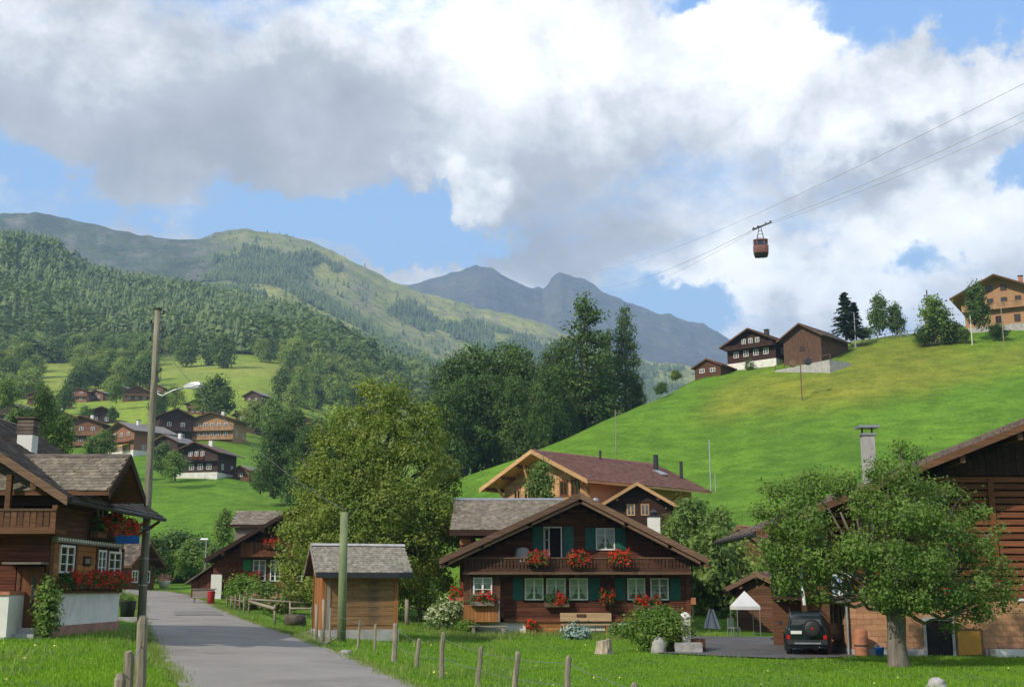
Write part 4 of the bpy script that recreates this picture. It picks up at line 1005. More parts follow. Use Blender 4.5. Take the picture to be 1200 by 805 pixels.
box('stair_wall', PLASTER, lh, -4.5, A(13, 0, 36.8)[0], -1.2, -.06, -.4, A(0, 697, 36.8)[1])
box('stair_coping', TERRA, lh, -4.55, A(14, 0, 36.8)[0], -1.26, -.04, A(0, 697, 36.8)[1] + .002, A(0, 693, 36.8)[1])
balustrade(lh, I4, -8, A(62, 0, 37.1)[0], A(0, 619, 37.1)[1], A(0, 596, 37.1)[1], -.95, W_BROWN, .2, .17, W_TRIM, .95, True, False)
for x in (A(3, 0, 37.1)[0], A(60, 0, 37.1)[0]): box('balcony_post', W_BROWN, lh, x - .08, x + .08, -1.0, -.84, A(0, 596, 37.1)[1] + .001, ze + .62 * (-x) - .18)
# main roof, its gable towards the viewer and its long eave along the road
xe = .95; zE = at(84, 583, 36.6).z - gl
xr_, zr_ = -4.6, zE + .62 * (xe + 4.6)
gable(lh, W_BROWN, xr_ - (xe - xr_), zE, xr_, zr_, xe, zE, -1.5, LEN + 2.0, .18, W_TRIM, .28, SHINGLE_D, (.24, .24), None, (.42, .8), 'right', 7, tt=.035)
zer = zE
# cross gable facing the road
Rr = at(152, 534, 39.1); zk = Rr.z - gl; yk = 1.15; hw = 1.85; zq = zk - 1.27
dx0, dx1 = -2.9, Rr.x - FX
cr = MB().prismx([(yk - hw, zq), (yk, zk), (yk + hw, zq), (yk + hw, zq - .15), (yk, zk - .17), (yk - hw, zq - .15)], dx0, dx1).build('cross_roof', W_BROWN, lh)
tiles(cr, (dx0, yk - hw, zq + .004), (dx1, yk - hw, zq + .004), (dx0, yk, zk + .004), 24, 12, SHINGLE, .035, 8, jit=.02)
tiles(cr, (dx0, yk + hw, zq + .004), (dx1, yk + hw, zq + .004), (dx0, yk, zk + .004), 24, 12, SHINGLE, .035, 9, jit=.02)
MB().prismx([(yk - .16, zk - .04), (yk, zk + .07), (yk + .16, zk - .04)], dx0, dx1 + .02).build('ridge_cap', SHINGLE_D, cr)
for s in (-1, 1): MB().prismx([(yk + s * hw, zq + .04), (yk, zk + .04), (yk, zk - .26), (yk + s * hw, zq - .26)], dx1 + .002, dx1 + .05).build('bargeboard', W_BLACK, cr)
MB().prismx([(yk - hw + .35, ze - .4), (yk + hw - .35, ze - .4), (yk + hw - .35, zq - .05), (yk, zk - .25), (yk - hw + .35, zq - .05)], -2.5, .25).build('gable_wall', W_BLACK, cr)
# chimney
cx, cy = at(32, 520, 41.0).x - FX, 3.0; cz0, cz1 = at(32, 545, 41).z - gl, at(32, 498, 41).z - gl
cm = MB().box(cx - .26, cx + .26, cy - .26, cy + .26, cz0 - .4, cz1 - .35).build('chimney', PLASTER, lh)
b = MB()
for i in range(4): b.box(cx - .29 + .02 * (i % 2), cx + .29 - .02 * (i % 2), cy - .29, cy + .29, cz1 - .345 + i * .13, cz1 - .345 + i * .13 + .11)
b.box(cx - .34, cx + .34, cy - .34, cy + .34, cz1 + .18, cz1 + .24); b.build('chimney_cap', SHINGLE_D, cm)
# long gutter running out past the far end
g0 = at(150, 590, 43.5) - Vector((FX, FY, gl)); 
MB().tube([(xe + .06, -1.4, zE - .1), (xe + .06, LEN + 2.1, zE - .1)], .075, 8).build('gutter', METALD, lh)
for y in (LEN + .5, LEN + 1.7): MB().bar((.05, y - .6, zE - .9), (xe - .05, y, zE - .2), .1).build('strut', W_BROWN, lh)
MB().tube([(xe - .1, LEN + 1.9, zE - .15), (xe - .3, LEN + 1.6, zE - .45), (.1, LEN + .3, zE - .6)], .04, 6).build('downpipe', METALD, lh)

# ------------------------------------------------------------ shingled roadside hut
hb = at(421, 747, 50.5); hz_ = gz(hb.x, hb.y) - .05
hut = empty('wooden_hut', (hb.x, hb.y, hz_), R(17), 'small brown plywood hut with a pale shingle saddle roof behind the green pole', 'hut')
hw_, hd = 3.15, 2.5; hh = 2.95; hr = at(421, 638, 51).z - hz_
MB().prismx([(0, -.3), (0, hh), (hd / 2, hr - .15), (hd, hh), (hd, -.3)], -hw_ / 2, hw_ / 2).build('wall', W_HUT, hut)
planks(hut, I4, -hw_ / 2 + .35, hw_ / 2 - .1, .62, hh - .12, .36, W_HUT, th=.03, name='board', seed=21)
for x in (-hw_ / 2 + .08, hw_ / 2 - .07): box('corner_post', W_HONEY, hut, x - .08, x + .08, -.07, -.001, .05, hh - .1)
box('side_board', W_GREY, hut, -hw_ / 2 + .17, -hw_ / 2 + .34, -.06, -.001, 0, hh - .1)
box('belt_board', W_HONEY, hut, -hw_ / 2 + .2, hw_ / 2 - .1, -.065, -.032, hh - .52, hh - .40)
box('concrete_base', CONC, hut, -hw_ / 2 - .05, hw_ / 2 + .05, -.09, hd + .05, -.4, .45)
TLf = frame(-hw_ / 2, 0, 0, R(-90))
planks_v(hut, TLf, -hd, 0, .05, hr, .2, W_HONEY, (), lambda x: hh + (hr - .2 - hh) * (1 - abs(-x - hd / 2) / (hd / 2)), seed=22)
ye, yr, yb = -.55, hd / 2, hd + .55; zeh = hh + .05
ro = MB().prismx([(ye, zeh - .25), (yr, hr), (yb, zeh - .25), (yb, zeh - .37), (yr, hr - .13), (ye, zeh - .37)], -hw_ / 2 - .35, hw_ / 2 + .5).build('roof', W_BROWN, hut)
tiles(ro, (-hw_ / 2 - .35, ye, zeh - .246), (hw_ / 2 + .5, ye, zeh - .246), (-hw_ / 2 - .35, yr, hr + .004), 32, 13, SHINGLE_H, .014, 11, jit=.008)
box('fascia', METALD, ro, -hw_ / 2 - .36, hw_ / 2 + .51, ye - .07, ye - .01, zeh - .47, zeh - .25)
MB().prismx([(yr - .18, hr - .03), (yr, hr + .07), (yr + .18, hr - .03)], -hw_ / 2 - .37, hw_ / 2 + .52).build('ridge_cap', CONC, ro)
for s, (a, b_) in enumerate((((ye, zeh - .22), (yr, hr + .03)), ((yr, hr + .03), (yb, zeh - .22)))):
    MB().prismx([a, b_, (b_[0], b_[1] - .2), (a[0], a[1] - .2)], -hw_ / 2 - .40, -hw_ / 2 - .352).build('bargeboard', W_GREYX, ro)
for i in range(14): shared('nail', lambda mb: mb.box(0, .05, 0, .05, 0, .03), METALD, 'snow_hook', ro, loc=(-hw_ / 2 + rnd.uniform(0, hw_), ye + .2 + (k_ := rnd.uniform(.1, .85)) * (yr - ye - .2), zeh - .25 + (hr - zeh + .25) * (.2 + k_ * (yr - ye - .2)) / (yr - ye) * 1.0 + .0))

# ------------------------------------------------------------ dark chalet beyond the garden fence
YD = 84.0; db = at(345, 700, YD); db.z = gz(db.x, YD)
dc = empty('dark_chalet', db, R(6), 'dark chalet half hidden by the linden, red geraniums hanging under its low eave', 'chalet')
def Dp(px, py, Y=YD): py = py or 670; p = at(px, py, Y) - db; return p.x, p.z
dl, _ = Dp(252, 0); ax_, az_ = Dp(372, 577, YD - 1.4); ex_, ez_ = Dp(240, 655, YD - 1.4)
drr = ax_ * 2 - dl
k_ = (az_ - ez_) / (ax_ - ex_)
rz_ = lambda x: az_ - k_ * abs(x - ax_) - .38
MB().prism([(dl, -.5), (drr, -.5), (drr, rz_(drr)), (ax_, rz_(ax_)), (dl, rz_(dl))], 0, 10).build('wall', W_BLACK, dc)
hl = []
for a, b in ((297, 312), (317, 329), (348, 360)):
    x0, x1 = Dp(a, 0)[0], Dp(b, 0)[0]; z0, z1 = Dp(0, 681)[1], Dp(0, 656)[1]; hl.append((x0 - .03, x1 + .03, z0 - .03, z1 + .03)); window(dc, I4, x0, z0, x1 - x0, z1 - z0, 2, 4)
x0 = Dp(286, 0)[0]; shutter(dc, I4, x0, hl[0][2] + .03, .55, hl[0][3] - hl[0][2] - .06, plain('bright_green_shutter', (.02, .22, .06), .5, 5, .2))
planks(dc, I4, dl, drr, Dp(0, 690)[1], rz_(ax_), .22, W_RED, hl, lambda z: (ax_ - (rz_(ax_) - z) / k_, ax_ + (rz_(ax_) - z) / k_), seed=31)
box('plinth', W_BLACK, dc, dl + .02, drr, -.09, -.047, -.4, Dp(0, 691)[1])
box('white_corner', PLASTER, dc, dl - .1, dl + .62, -.25, -.05, -.4, Dp(0, 673)[1])
balustrade(dc, I4, Dp(284, 0)[0], drr - .4, Dp(0, 650)[1], Dp(0, 636)[1], -.95, W_REDV, .2, .19, W_RED, .9, True, False)
gable(dc, W_BLACK, ex_, ez_, ax_, az_, 2 * ax_ - ex_, ez_, -1.6, 11, .2, W_BLACK, .3, SHINGLE_D, (.34, .36), None, (.5, .85), 'left', 13)
# lean-to at its left and the cross roof behind
lx0 = Dp(223, 0)[0]; lz0, lz1 = Dp(0, 682)[1], Dp(0, 661)[1]
MB().prism([(lx0 + .2, -.5), (dl, -.5), (dl, lz1 - .1), (lx0 + .2, lz0 - .22)], .4, 5).build('lean_to_wall', W_RED, dc)
planks_v(dc, Matrix.Translation((0, .4, 0)), lx0 + .2, dl - .02, 0, lz1, .2, W_REDV, (), lambda x: lz0 - .2 + (x - lx0) / (dl - lx0) * (lz1 - lz0), seed=33)
MB().prism([(lx0 - .15, lz0 - .03), (dl + .1, lz1 + .12), (dl + .1, lz1), (lx0 - .15, lz0 - .15)], -.1, 5.2).build('lean_to_roof', SHINGLE_D, dc)
c0 = at(281, 615, 89.5) - db; c1 = at(300, 599, 92.6) - db
cw = MB().prismx([(5.2, c0.z), (8.6, c1.z), (12, c0.z), (12, c0.z - .2), (8.6, c1.z - .2), (5.2, c0.z - .2)], c0.x, c0.x + 6).build('cross_roof', W_BLACK, dc)
tiles(cw, (c0.x, 5.2, c0.z + .004), (c0.x + 6, 5.2, c0.z + .004), (c0.x, 8.6, c1.z + .004), 17, 9, SHINGLE, .03, 14)
box('dormer_wall', W_GREYX, dc, c0.x + .3, c0.x + 5.7, 5.6, 11.5, c0.z - 1.6, c0.z - .2)

# ------------------------------------------------------------ generic chalet for the rest of the place
def chalet(name, label, cat, px, py, Y, yaw, w, d, h, rise, oh, wall, roofmat, tile=None, floors=((1.0, 1.0, 3),), balc=(), base=0, basemat=None, wframe=None, barge=None, chim=False, side_win=0, front_oh=None, tsz=(.5, .5), plank=None, posts=False, sink=0.0, group=None, shut=None, dcol=None, z=None, asym=0.0, wincurtain=False, fix=False):
    """gabled house: px, py is the middle of the foot of its gable wall in the photograph, floors lists (sill height, window height, how many),
    balc lists (floor height, rail height, part of the width)"""
    p = hit(px, py, 60)
    if fix: p = at(px, py, Y); p.z = min(p.z, gz(p.x, p.y) + .3)
    elif p.y > 1.45 * Y or p.y < .6 * Y: p = at(px, py, Y); p.z = min(p.z, gz(p.x, p.y) + .6)
    k_ = p.y / Y; w, d, h, rise, oh = w * k_, d * k_, h * k_, rise * k_, oh * k_
    floors = [(a * k_, b * k_, c) for a, b, c in floors]; balc = [(a * k_, b * k_, c) for a, b, c in balc]; base *= k_
    gzv = min(gz(p.x, p.y), gz(p.x + w / 2 * math.cos(yaw), p.y + w / 2 * math.sin(yaw)), gz(p.x - w / 2 * math.cos(yaw), p.y - w / 2 * math.sin(yaw)))
    e = empty(name, p, yaw, label, cat, group); zb = min(-.3, gzv - p.z - .4)
    fo = oh if front_oh is None else front_oh * k_
    k = rise / (w / 2 + oh); xc = asym
    rzz = lambda x: h + rise - oh * 0 - k * abs(x - xc) - .05 - oh * k * 0
    H = h + rise
    zr = lambda x: H - k * abs(x - xc) - .18
    MB().prism([(-w / 2, zb), (w / 2, zb), (w / 2, zr(w / 2)), (xc, zr(xc)), (-w / 2, zr(-w / 2))], 0, d).build('wall', wall, e)
    if base: 
        MB().box(-w / 2 - .04, w / 2 + .04, -.08, d + .04, zb, base).build('plinth', basemat or PLASTER, e)
    hl = []
    for fz, fh, n in floors:
        if not n: continue
        ww = w * .82 if fz + fh < h else w * .42
        for i in range(n):
            a = -ww / 2 + ww * (i + .5) / n; bw_ = min(1.0, ww / n * .6)
            if zr(a + bw_ / 2) < fz + fh and zr(a - bw_ / 2) < fz + fh: continue
            hl.append((a - bw_ / 2 - .02, a + bw_ / 2 + .02, fz - .02, fz + fh + .02))
            window(e, I4, a - bw_ / 2, fz, bw_, fh, 2, 2, wframe, wincurtain, not wincurtain, y=-.03, fw=.09)
            if shut:
                for sx in (-1, 1): shutter(e, Matrix.Translation((0, -.03, 0)), a + sx * (bw_ / 2 + bw_ * .24) - bw_ * .22, fz, bw_ * .44, fh, shut)
    if plank:
        planks(e, I4, -w / 2, w / 2, max(base, 0), H, plank, wall, hl, lambda z: (xc - (H - .3 - z) / k, xc + (H - .3 - z) / k), th=.05, seed=int(px))
    for i in range(side_win):
        for s, yw in ((-1, -90), (1, 90)):
            Ts = frame(s * w / 2, 0, 0, R(yw)) if s > 0 else frame(-w / 2, d, 0, R(yw))
            window(e, Ts, d * (i + .5) / side_win - .45, floors[0][0] + .1, .9, min(floors[0][1], 1.1), 2, 2, wframe, False, True, y=-.01, fw=.09)
    for bz, bhh, part in balc:
        balustrade(e, I4, -w / 2 * part, w / 2 * part, bz, bz + bhh, -1.0, dcol or wall, .42, .40, None, 1.0, True, False, 26)
    gable(e, wall if tile else roofmat, -w / 2 - oh + 0, H - k * (w / 2 + oh + xc), xc, H, w / 2 + oh, H - k * (w / 2 + oh - xc), -fo, d + oh * .7, .16, barge or W_BROWN, .26, tile, tsz, None, (.5, .9) if Y < 130 else None, 'both', int(px))
    if chim:
        c = chim; m = MB().box(c[0] - .35, c[0] + .35, c[1] - .35, c[1] + .35, H - k * abs(c[0] - xc) - .4, H + c[2]).build('chimney', c[3], e)
        box('chimney_cap', METALD, m, c[0] - .45, c[0] + .45, c[1] - .45, c[1] + .45, H + c[2] + .12, H + c[2] + .2)
        for sx in (-.3, .3): box('cap_leg', METALD, m, c[0] + sx - .04, c[0] + sx + .04, c[1] - .04, c[1] + .04, H + c[2], H + c[2] + .12)
    return e
# new larch chalet above the dark one: gable turned to the left
apx = at(622.5, 527, 95); oz = gz(apx.x + 3, 99)
yw = R(-45); ow = 9.4; orise = 2.75; ooh = 1.25; oh_h = apx.z - orise - oz
of = Vector((apx.x, apx.y, oz)) + Vector((-math.sin(yw), math.cos(yw), 0)) * 1.7
oc = empty('larch_chalet', of, yw, 'new orange larch chalet with wide brown-red tiled roof on the slope behind the dark chalet', 'chalet')
kx = orise / (ow / 2 + ooh); H = oh_h + orise; zr = lambda x: H - kx * abs(x) - .2
MB().prism([(-ow / 2, -1.5), (ow / 2, -1.5), (ow / 2, zr(ow / 2)), (0, zr(0)), (-ow / 2, zr(-ow / 2))], 0, 13).build('wall', W_ORANGE, oc)
hl = []
for x in (1.55, 2.75):
    hl.append((x - .03, x + .93, oh_h - .98, oh_h + .33)); window(oc, I4, x, oh_h - .95, .9, 1.25, 2, 1, W_REDV, False, fw=.12)
for x in (1.05, 3.72): shutter(oc, I4, x, oh_h - .95, .45, 1.25, W_ORANGE)
for x in (-3.6, -2.4): hl.append((x - .03, x + .83, oh_h - 1.7, oh_h + .03)); window(oc, I4, x, oh_h - 1.7, .8, 1.6, 2, 1, W_ORANGE, False, fw=.1)
planks(oc, I4, -ow / 2, ow / 2, .2, zr(0), .26, W_ORANGE, hl, lambda z: (-(H - .3 - z) / kx, (H - .3 - z) / kx), th=.06, seed=44)
gable(oc, W_ORANGE, -ow / 2 - ooh, oh_h, 0, H, ow / 2 + ooh, oh_h, -1.7, 14.2, .22, W_ORANGE, .34, TILE_PURPLE, (.34, .34), None, (0, .3, .6, .9), 'right', 45)
balustrade(oc, I4, -ow / 2 - .1, ow / 2 + .1, oh_h - 2.05, oh_h - 1.1, -1.25, W_ORANGE, .2, .18, W_TRIM, 1.25, True, False)
for x in (-ow / 2 + .1, -1.4, ow / 2 - .1): MB().bar((x, -.1, oh_h - .9), (x, -1.2, zr(x) - .1), .16).build('bracket', W_ORANGE, oc)
for y in (3.2, 6.5, 10): MB().bar((ow / 2, y, oh_h - 1.1), (ow / 2 + ooh - .1, y, oh_h - .35), .14).build('bracket', W_ORANGE, oc)
sk = Vector((2.6, 11.5, H - kx * 2.6 + .06)); MB(Matrix.Translation(sk) @ Matrix.Rotation(math.atan(kx), 4, 'Y')).box(-.55, .55, -.4, .4, 0, .1).build('skylight', METAL, oc)
for x, y, hgt, rr in ((1.6, 12.2, 1.3, .22), (.6, 6.0, .8, .1), (3.4, 13.4, 1.5, .14)):
    MB().tube([(x, y, H - kx * x - .3), (x, y, H - kx * x + hgt)], rr, 10).build('flue_pipe', METALD, oc)
# small gabled house in front of its right end
sp = at(749, 640, 88); sp.z = gz(sp.x, 88); sa = at(746.6, 565, 87) ; sH = sa.z - sp.z
chalet('gable_house', 'small dark house with orange tiled roof below the larch chalet', 'house', 749, px_of(sp)[1], 88, R(-8), 4.9, 7, sH - 1.75, 1.75, .55, W_BLACK, TILE_RED, TILE_RED, ((sH - 2.35, .85, 2),), (), 0, None, W_ORANGE, W_ORANGE, None, 0, .9, (.34, .34), .22, wincurtain=True)
fl = empty('chimney_stack', (at(766, 612, 80).x, 80, gz(at(766, 612, 80).x, 80)), 0, 'short white chimney stack standing among shrubs right of the chalet roof', 'chimney')
zz_ = at(766, 602, 80).z - fl.location.z
MB().box(-.38, .38, -.38, .38, -.3, zz_ - .2).build('shaft', PLASTER, fl); MB().box(-.45, .45, -.45, .45, zz_ - .195, zz_ - .1).lathe((0, 0, 0), [(.22, zz_ - .1), (.3, zz_ + .1), (.05, zz_ + .3)], 10).build('cap', METALD, fl)

# ------------------------------------------------------------ barn at the right edge
YBn = 46.0; bb = at(998, 769, YBn); bb.z = gz(bb.x, YBn) - .02
bn = empty('barn', bb, 0, 'big barn with red-brown slatted upper wall over an orange block ground floor', 'barn')
def Q(px, py, Y=YBn): py = py or 700; p = at(px, py, Y) - bb; return p.x, p.z
bx1 = Q(1345, 0)[0]; ze0 = Q(0, 699)[1]; xo = Q(944, 0)[0]; DB = 6.0
sl_ = ((Q(1200, 504, 44.2)[1] - Q(1070, 553, 44.2)[1]) / (Q(1200, 0, 44.2)[0] - Q(1070, 0, 44.2)[0]))
zl = lambda x: Q(1070, 553, 44.2)[1] + sl_ * (x - Q(1070, 0, 44.2)[0])
xa = Q(1330, 0)[0]; xel = Q(888, 0, 44.2)[0]
# ground floor: block walls
DW = [(Q(1082, 0)[0], Q(1112, 0)[0], -.5, Q(0, 727)[1]), (Q(1116, 0)[0], Q(1147, 0)[0], -.5, Q(0, 737)[1])]
MB().prism([(0, -.6), (bx1 + 8, -.6), (bx1 + 8, ze0), (0, ze0)], .02, DB).build('wall', MORTAR, bn)
r3 = random.Random(9); bwid, bhei = .52, .215; n = int((ze0 - .28) / bhei)
for i in range(n):
    z0 = .28 + i * bhei; x = (-.0 if i % 2 else -bwid / 2)
    for a, b in cut(0, xa, z0, z0 + bhei, DW):
        q = a
        while q < b - .03:
            e_ = min(b, (math.floor((q - x) / bwid + 1.001)) * bwid + x)
            if e_ - q > .03:
                L = round(e_ - q, 2); t = .03 + r3.choice((-.006, 0, .006))
                shared(('blk', L, t), lambda mb: mb.box(0, L - .008, -t, .02, .005, bhei - .005), BRICKWALL, 'block', bn, T=Matrix.Translation((q, 0, z0)))
            q = e_
TLb = frame(0, DB, 0, R(-90))
SW = [(DB - y0 - .30, DB - y0 + .10, ze0 - 1.05, ze0 - .25) for y0 in (.75, 1.6, 2.45)]
for i in range(n):
    z0 = .28 + i * bhei
    for a, b in cut(0, DB, z0, z0 + bhei, SW):
        q = a; x = (-.0 if i % 2 else -bwid / 2)
        while q < b - .03:
            e_ = min(b, (math.floor((q - x) / bwid + 1.001)) * bwid + x)
            if e_ - q > .03:
                L = round(e_ - q, 2); t = .03
                shared(('blk', L, t), lambda mb: mb.box(0, L - .008, -t, .02, .005, bhei - .005), BRICKWALL, 'block', bn, T=TLb @ Matrix.Translation((q, 0, z0)))
            q = e_
for s in SW: window(bn, TLb, s[0], s[2], s[1] - s[0], s[3] - s[2], 1, 2, W_GREYX, False, fw=.05)
box('plinth', CONC, bn, -.05, DW[0][0] - .1, -.06, -.001, -.5, .27); box('plinth', CONC, bn, DW[1][1] + .08, Q(1152, 0)[0], -.06, -.001, -.5, .27)
MB(TLb).box(0, DB, -.06, -.001, -.5, .27).build('plinth', CONC, bn)
box('doorway_shade_plate', DARK, bn, DW[0][0], DW[0][1], -.012, .015, -.1, DW[0][3])  # plate on the solid wall, painted dark as the shade inside the doorway
for x in (DW[0][0] - .1, DW[0][1]): box('door_jamb', CONC, bn, x, x + .1, -.09, .0, -.3, DW[0][3])
box('lintel', CONC, bn, DW[0][0] - .1, DW[0][1] + .1, -.09, .0, DW[0][3] + .002, DW[0][3] + .14)
dp = box('stable_door', PANEL, bn, DW[1][0] + .06, DW[1][1] - .06, -.08, -.04, .06, DW[1][3] - .04)
fr_ = MB().box(DW[1][0], DW[1][0] + .06, -.1, 0, 0, DW[1][3]).box(DW[1][1] - .06, DW[1][1], -.1, 0, 0, DW[1][3]).box(DW[1][0] + .06, DW[1][1] - .06, -.1, 0, DW[1][3] - .04, DW[1][3] + .03).build('door_frame', W_TRIM, dp)
box('white_trough', PLASTER, bn, Q(1155, 0)[0], Q(1200, 0)[0] + 3, -.55, -.06, -.4, Q(0, 760)[1])
box('small_window', WHITE, bn, Q(1192, 0)[0], Q(1192, 0)[0] + 1.1, -.09, -.03, Q(0, 704)[1] + .0, Q(0, 697)[1] - .03)
MB().tube([(-.12, -.1, .0), (-.12, -.1, ze0)], .05, 8).build('downpipe', METAL, bn)
# upper floor of timber, reaching out to the left over the yard
ztop = zl(xa) - .35
MB().prism([(xo, ze0 + .02), (bx1 + 8, ze0 + .02), (bx1 + 8, zl(xa) - 2.5), (xa, zl(xa) - .35), (xo, zl(xo) - .35)], .05, DB).build('upper_wall', W_BLACK, bn)
box('floor_beam', W_BARN, bn, xo, bx1, -.14, .049, ze0 - .02, ze0 + .2)
spb = lambda z: (xa - (zl(xa) - .45 - z) / sl_, 99)
planks(bn, I4, xo, xa, ze0 + .22, Q(0, 558)[1], .265, W_BARN, (), spb, th=.07, name='slat', gap=.07, seed=51)
planks_v(bn, I4, Q(1040, 0)[0], xa, Q(0, 557)[1], 99, .24, W_BLACK, (), lambda x: zl(x) - .5, th=.05, seed=52)
for px_ in (1010, 1090, 1170, 1250, 1320): x = Q(px_, 0)[0]; box('upright', W_BARN, bn, x - .11, x + .11, -.13, -.078, ze0 + .22, min(Q(0, 562)[1], zl(x) - .6))
MB().prism([(xel, zl(xel)), (xa, zl(xa)), (xa + 9, zl(xa) - 9 * sl_), (xa + 9, zl(xa) - 9 * sl_ - .2), (xa, zl(xa) - .22), (xel, zl(xel) - .2)], -1.9, DB + .6).build('roof', W_BLACK, bn)
MB().prism([(xel, zl(xel) + .04), (xa, zl(xa) + .04), (xa, zl(xa) - .22), (xel, zl(xel) - .22)], -1.96, -1.902).build('bargeboard', W_BROWN, bn)
rt = [o for o in bn.children if o.name.startswith('roof')][0]
tiles(rt, (xel, -1.9, zl(xel) + .004), (xel, DB + .6, zl(xel) + .004), (xa, -1.9, zl(xa) + .004), 26, 44, TILE_BROWN, .03, 53)
for i in range(6): x = xel + 1.2 + i * 2.2; box('purlin', W_RAFTER, bn, x - .1, x + .1, -1.8, .04, zl(x) - .5, zl(x) - .24)
MB().tube([(xel - .06, -1.95, zl(xel) - .1), (xel - .06, DB + .5, zl(xel) - .1)], .08, 8).build('gutter', METALD, bn)
MB().tube([(xel + .02, -1.7, zl(xel) - .15), (xel + .5, -1.5, zl(xel) - .5), (xo - .2, -.2, zl(xel) - 1.1), (xo - .08, -.12, ze0 - .3)], .06, 8).build('downpipe', WHITE, bn)
for px_ in (946, 968): x = Q(px_, 0)[0]; box('support_post', W_BROWNV, bn, x - .14, x + .14, .1, .38, -.3, ze0)
box('carport_back', W_BROWN, bn, xo, -.05, DB - .1, DB, -.3, ze0 - .15)
box('carport_soffit', W_BLACK, bn, xo, -.06, .1, DB, ze0 - .14, ze0 - .02)
pz0, pz1 = Q(0, 700)[1], Q(0, 668)[1]
nb_ = MB().box(Q(974, 0)[0], Q(997, 0)[0], -.2, -.15, pz0, pz1).build('notice_board', WHITE, bn)
for k in range(4): box('blue_stripe', BLUE, nb_, Q(977 + 5 * k, 0)[0], Q(979 + 5 * k, 0)[0], -.212, -.202, pz0 + .15 + .1 * (k % 2), pz1 - .2 - .12 * (k % 3))
ck = at(1018, 540, 49) - bb; ct = at(1018, 502, 49) - bb; zrf = zl(ck.x)
cmn = MB().box(ck.x - .23, ck.x + .23, 2.77, 3.23, zrf - .5, ct.z - .22).build('chimney', CONC, bn)
for sx in (-.2, .2): box('cap_leg', METALD, cmn, ck.x + sx - .03, ck.x + sx + .03, 2.97, 3.03, ct.z - .219, ct.z - .002)
MB().box(ck.x - .29, ck.x + .29, 2.71, 3.29, ct.z - .30, ct.z - .222).box(ck.x - .42, ck.x + .42, 2.58, 3.42, ct.z, ct.z + .09).build('chimney_cap', METAL, cmn)

# ------------------------------------------------------------ small timber shed and canopy tent in the yard
tb = at(884, 739, 62); tb.z = gz(tb.x, 62)
ts = chalet('timber_shed', 'small slatted timber shed with brown-red tiled roof beside the white canopy', 'shed', 893, px_of(tb)[1], 61.5, R(-32), 2.6, 3.4, 2.1, .8, .45, W_BROWN, TILE_RED, TILE_PURPLE, (), (), 0, None, None, W_TRIM, None, 0, .5, (.3, .3), .14)
u5 = chalet('garden_house', 'little brown house with steep tiled roof peering over the timber shed', 'house', 874, 712, 70, R(-30), 3.4, 4, 2.9, 1.7, .6, W_BROWN, TILE_RED, TILE_RED, ((1.5, .8, 2),), (), 0, None, None, W_TRIM, None, 0, .7, (.3, .3), .2)

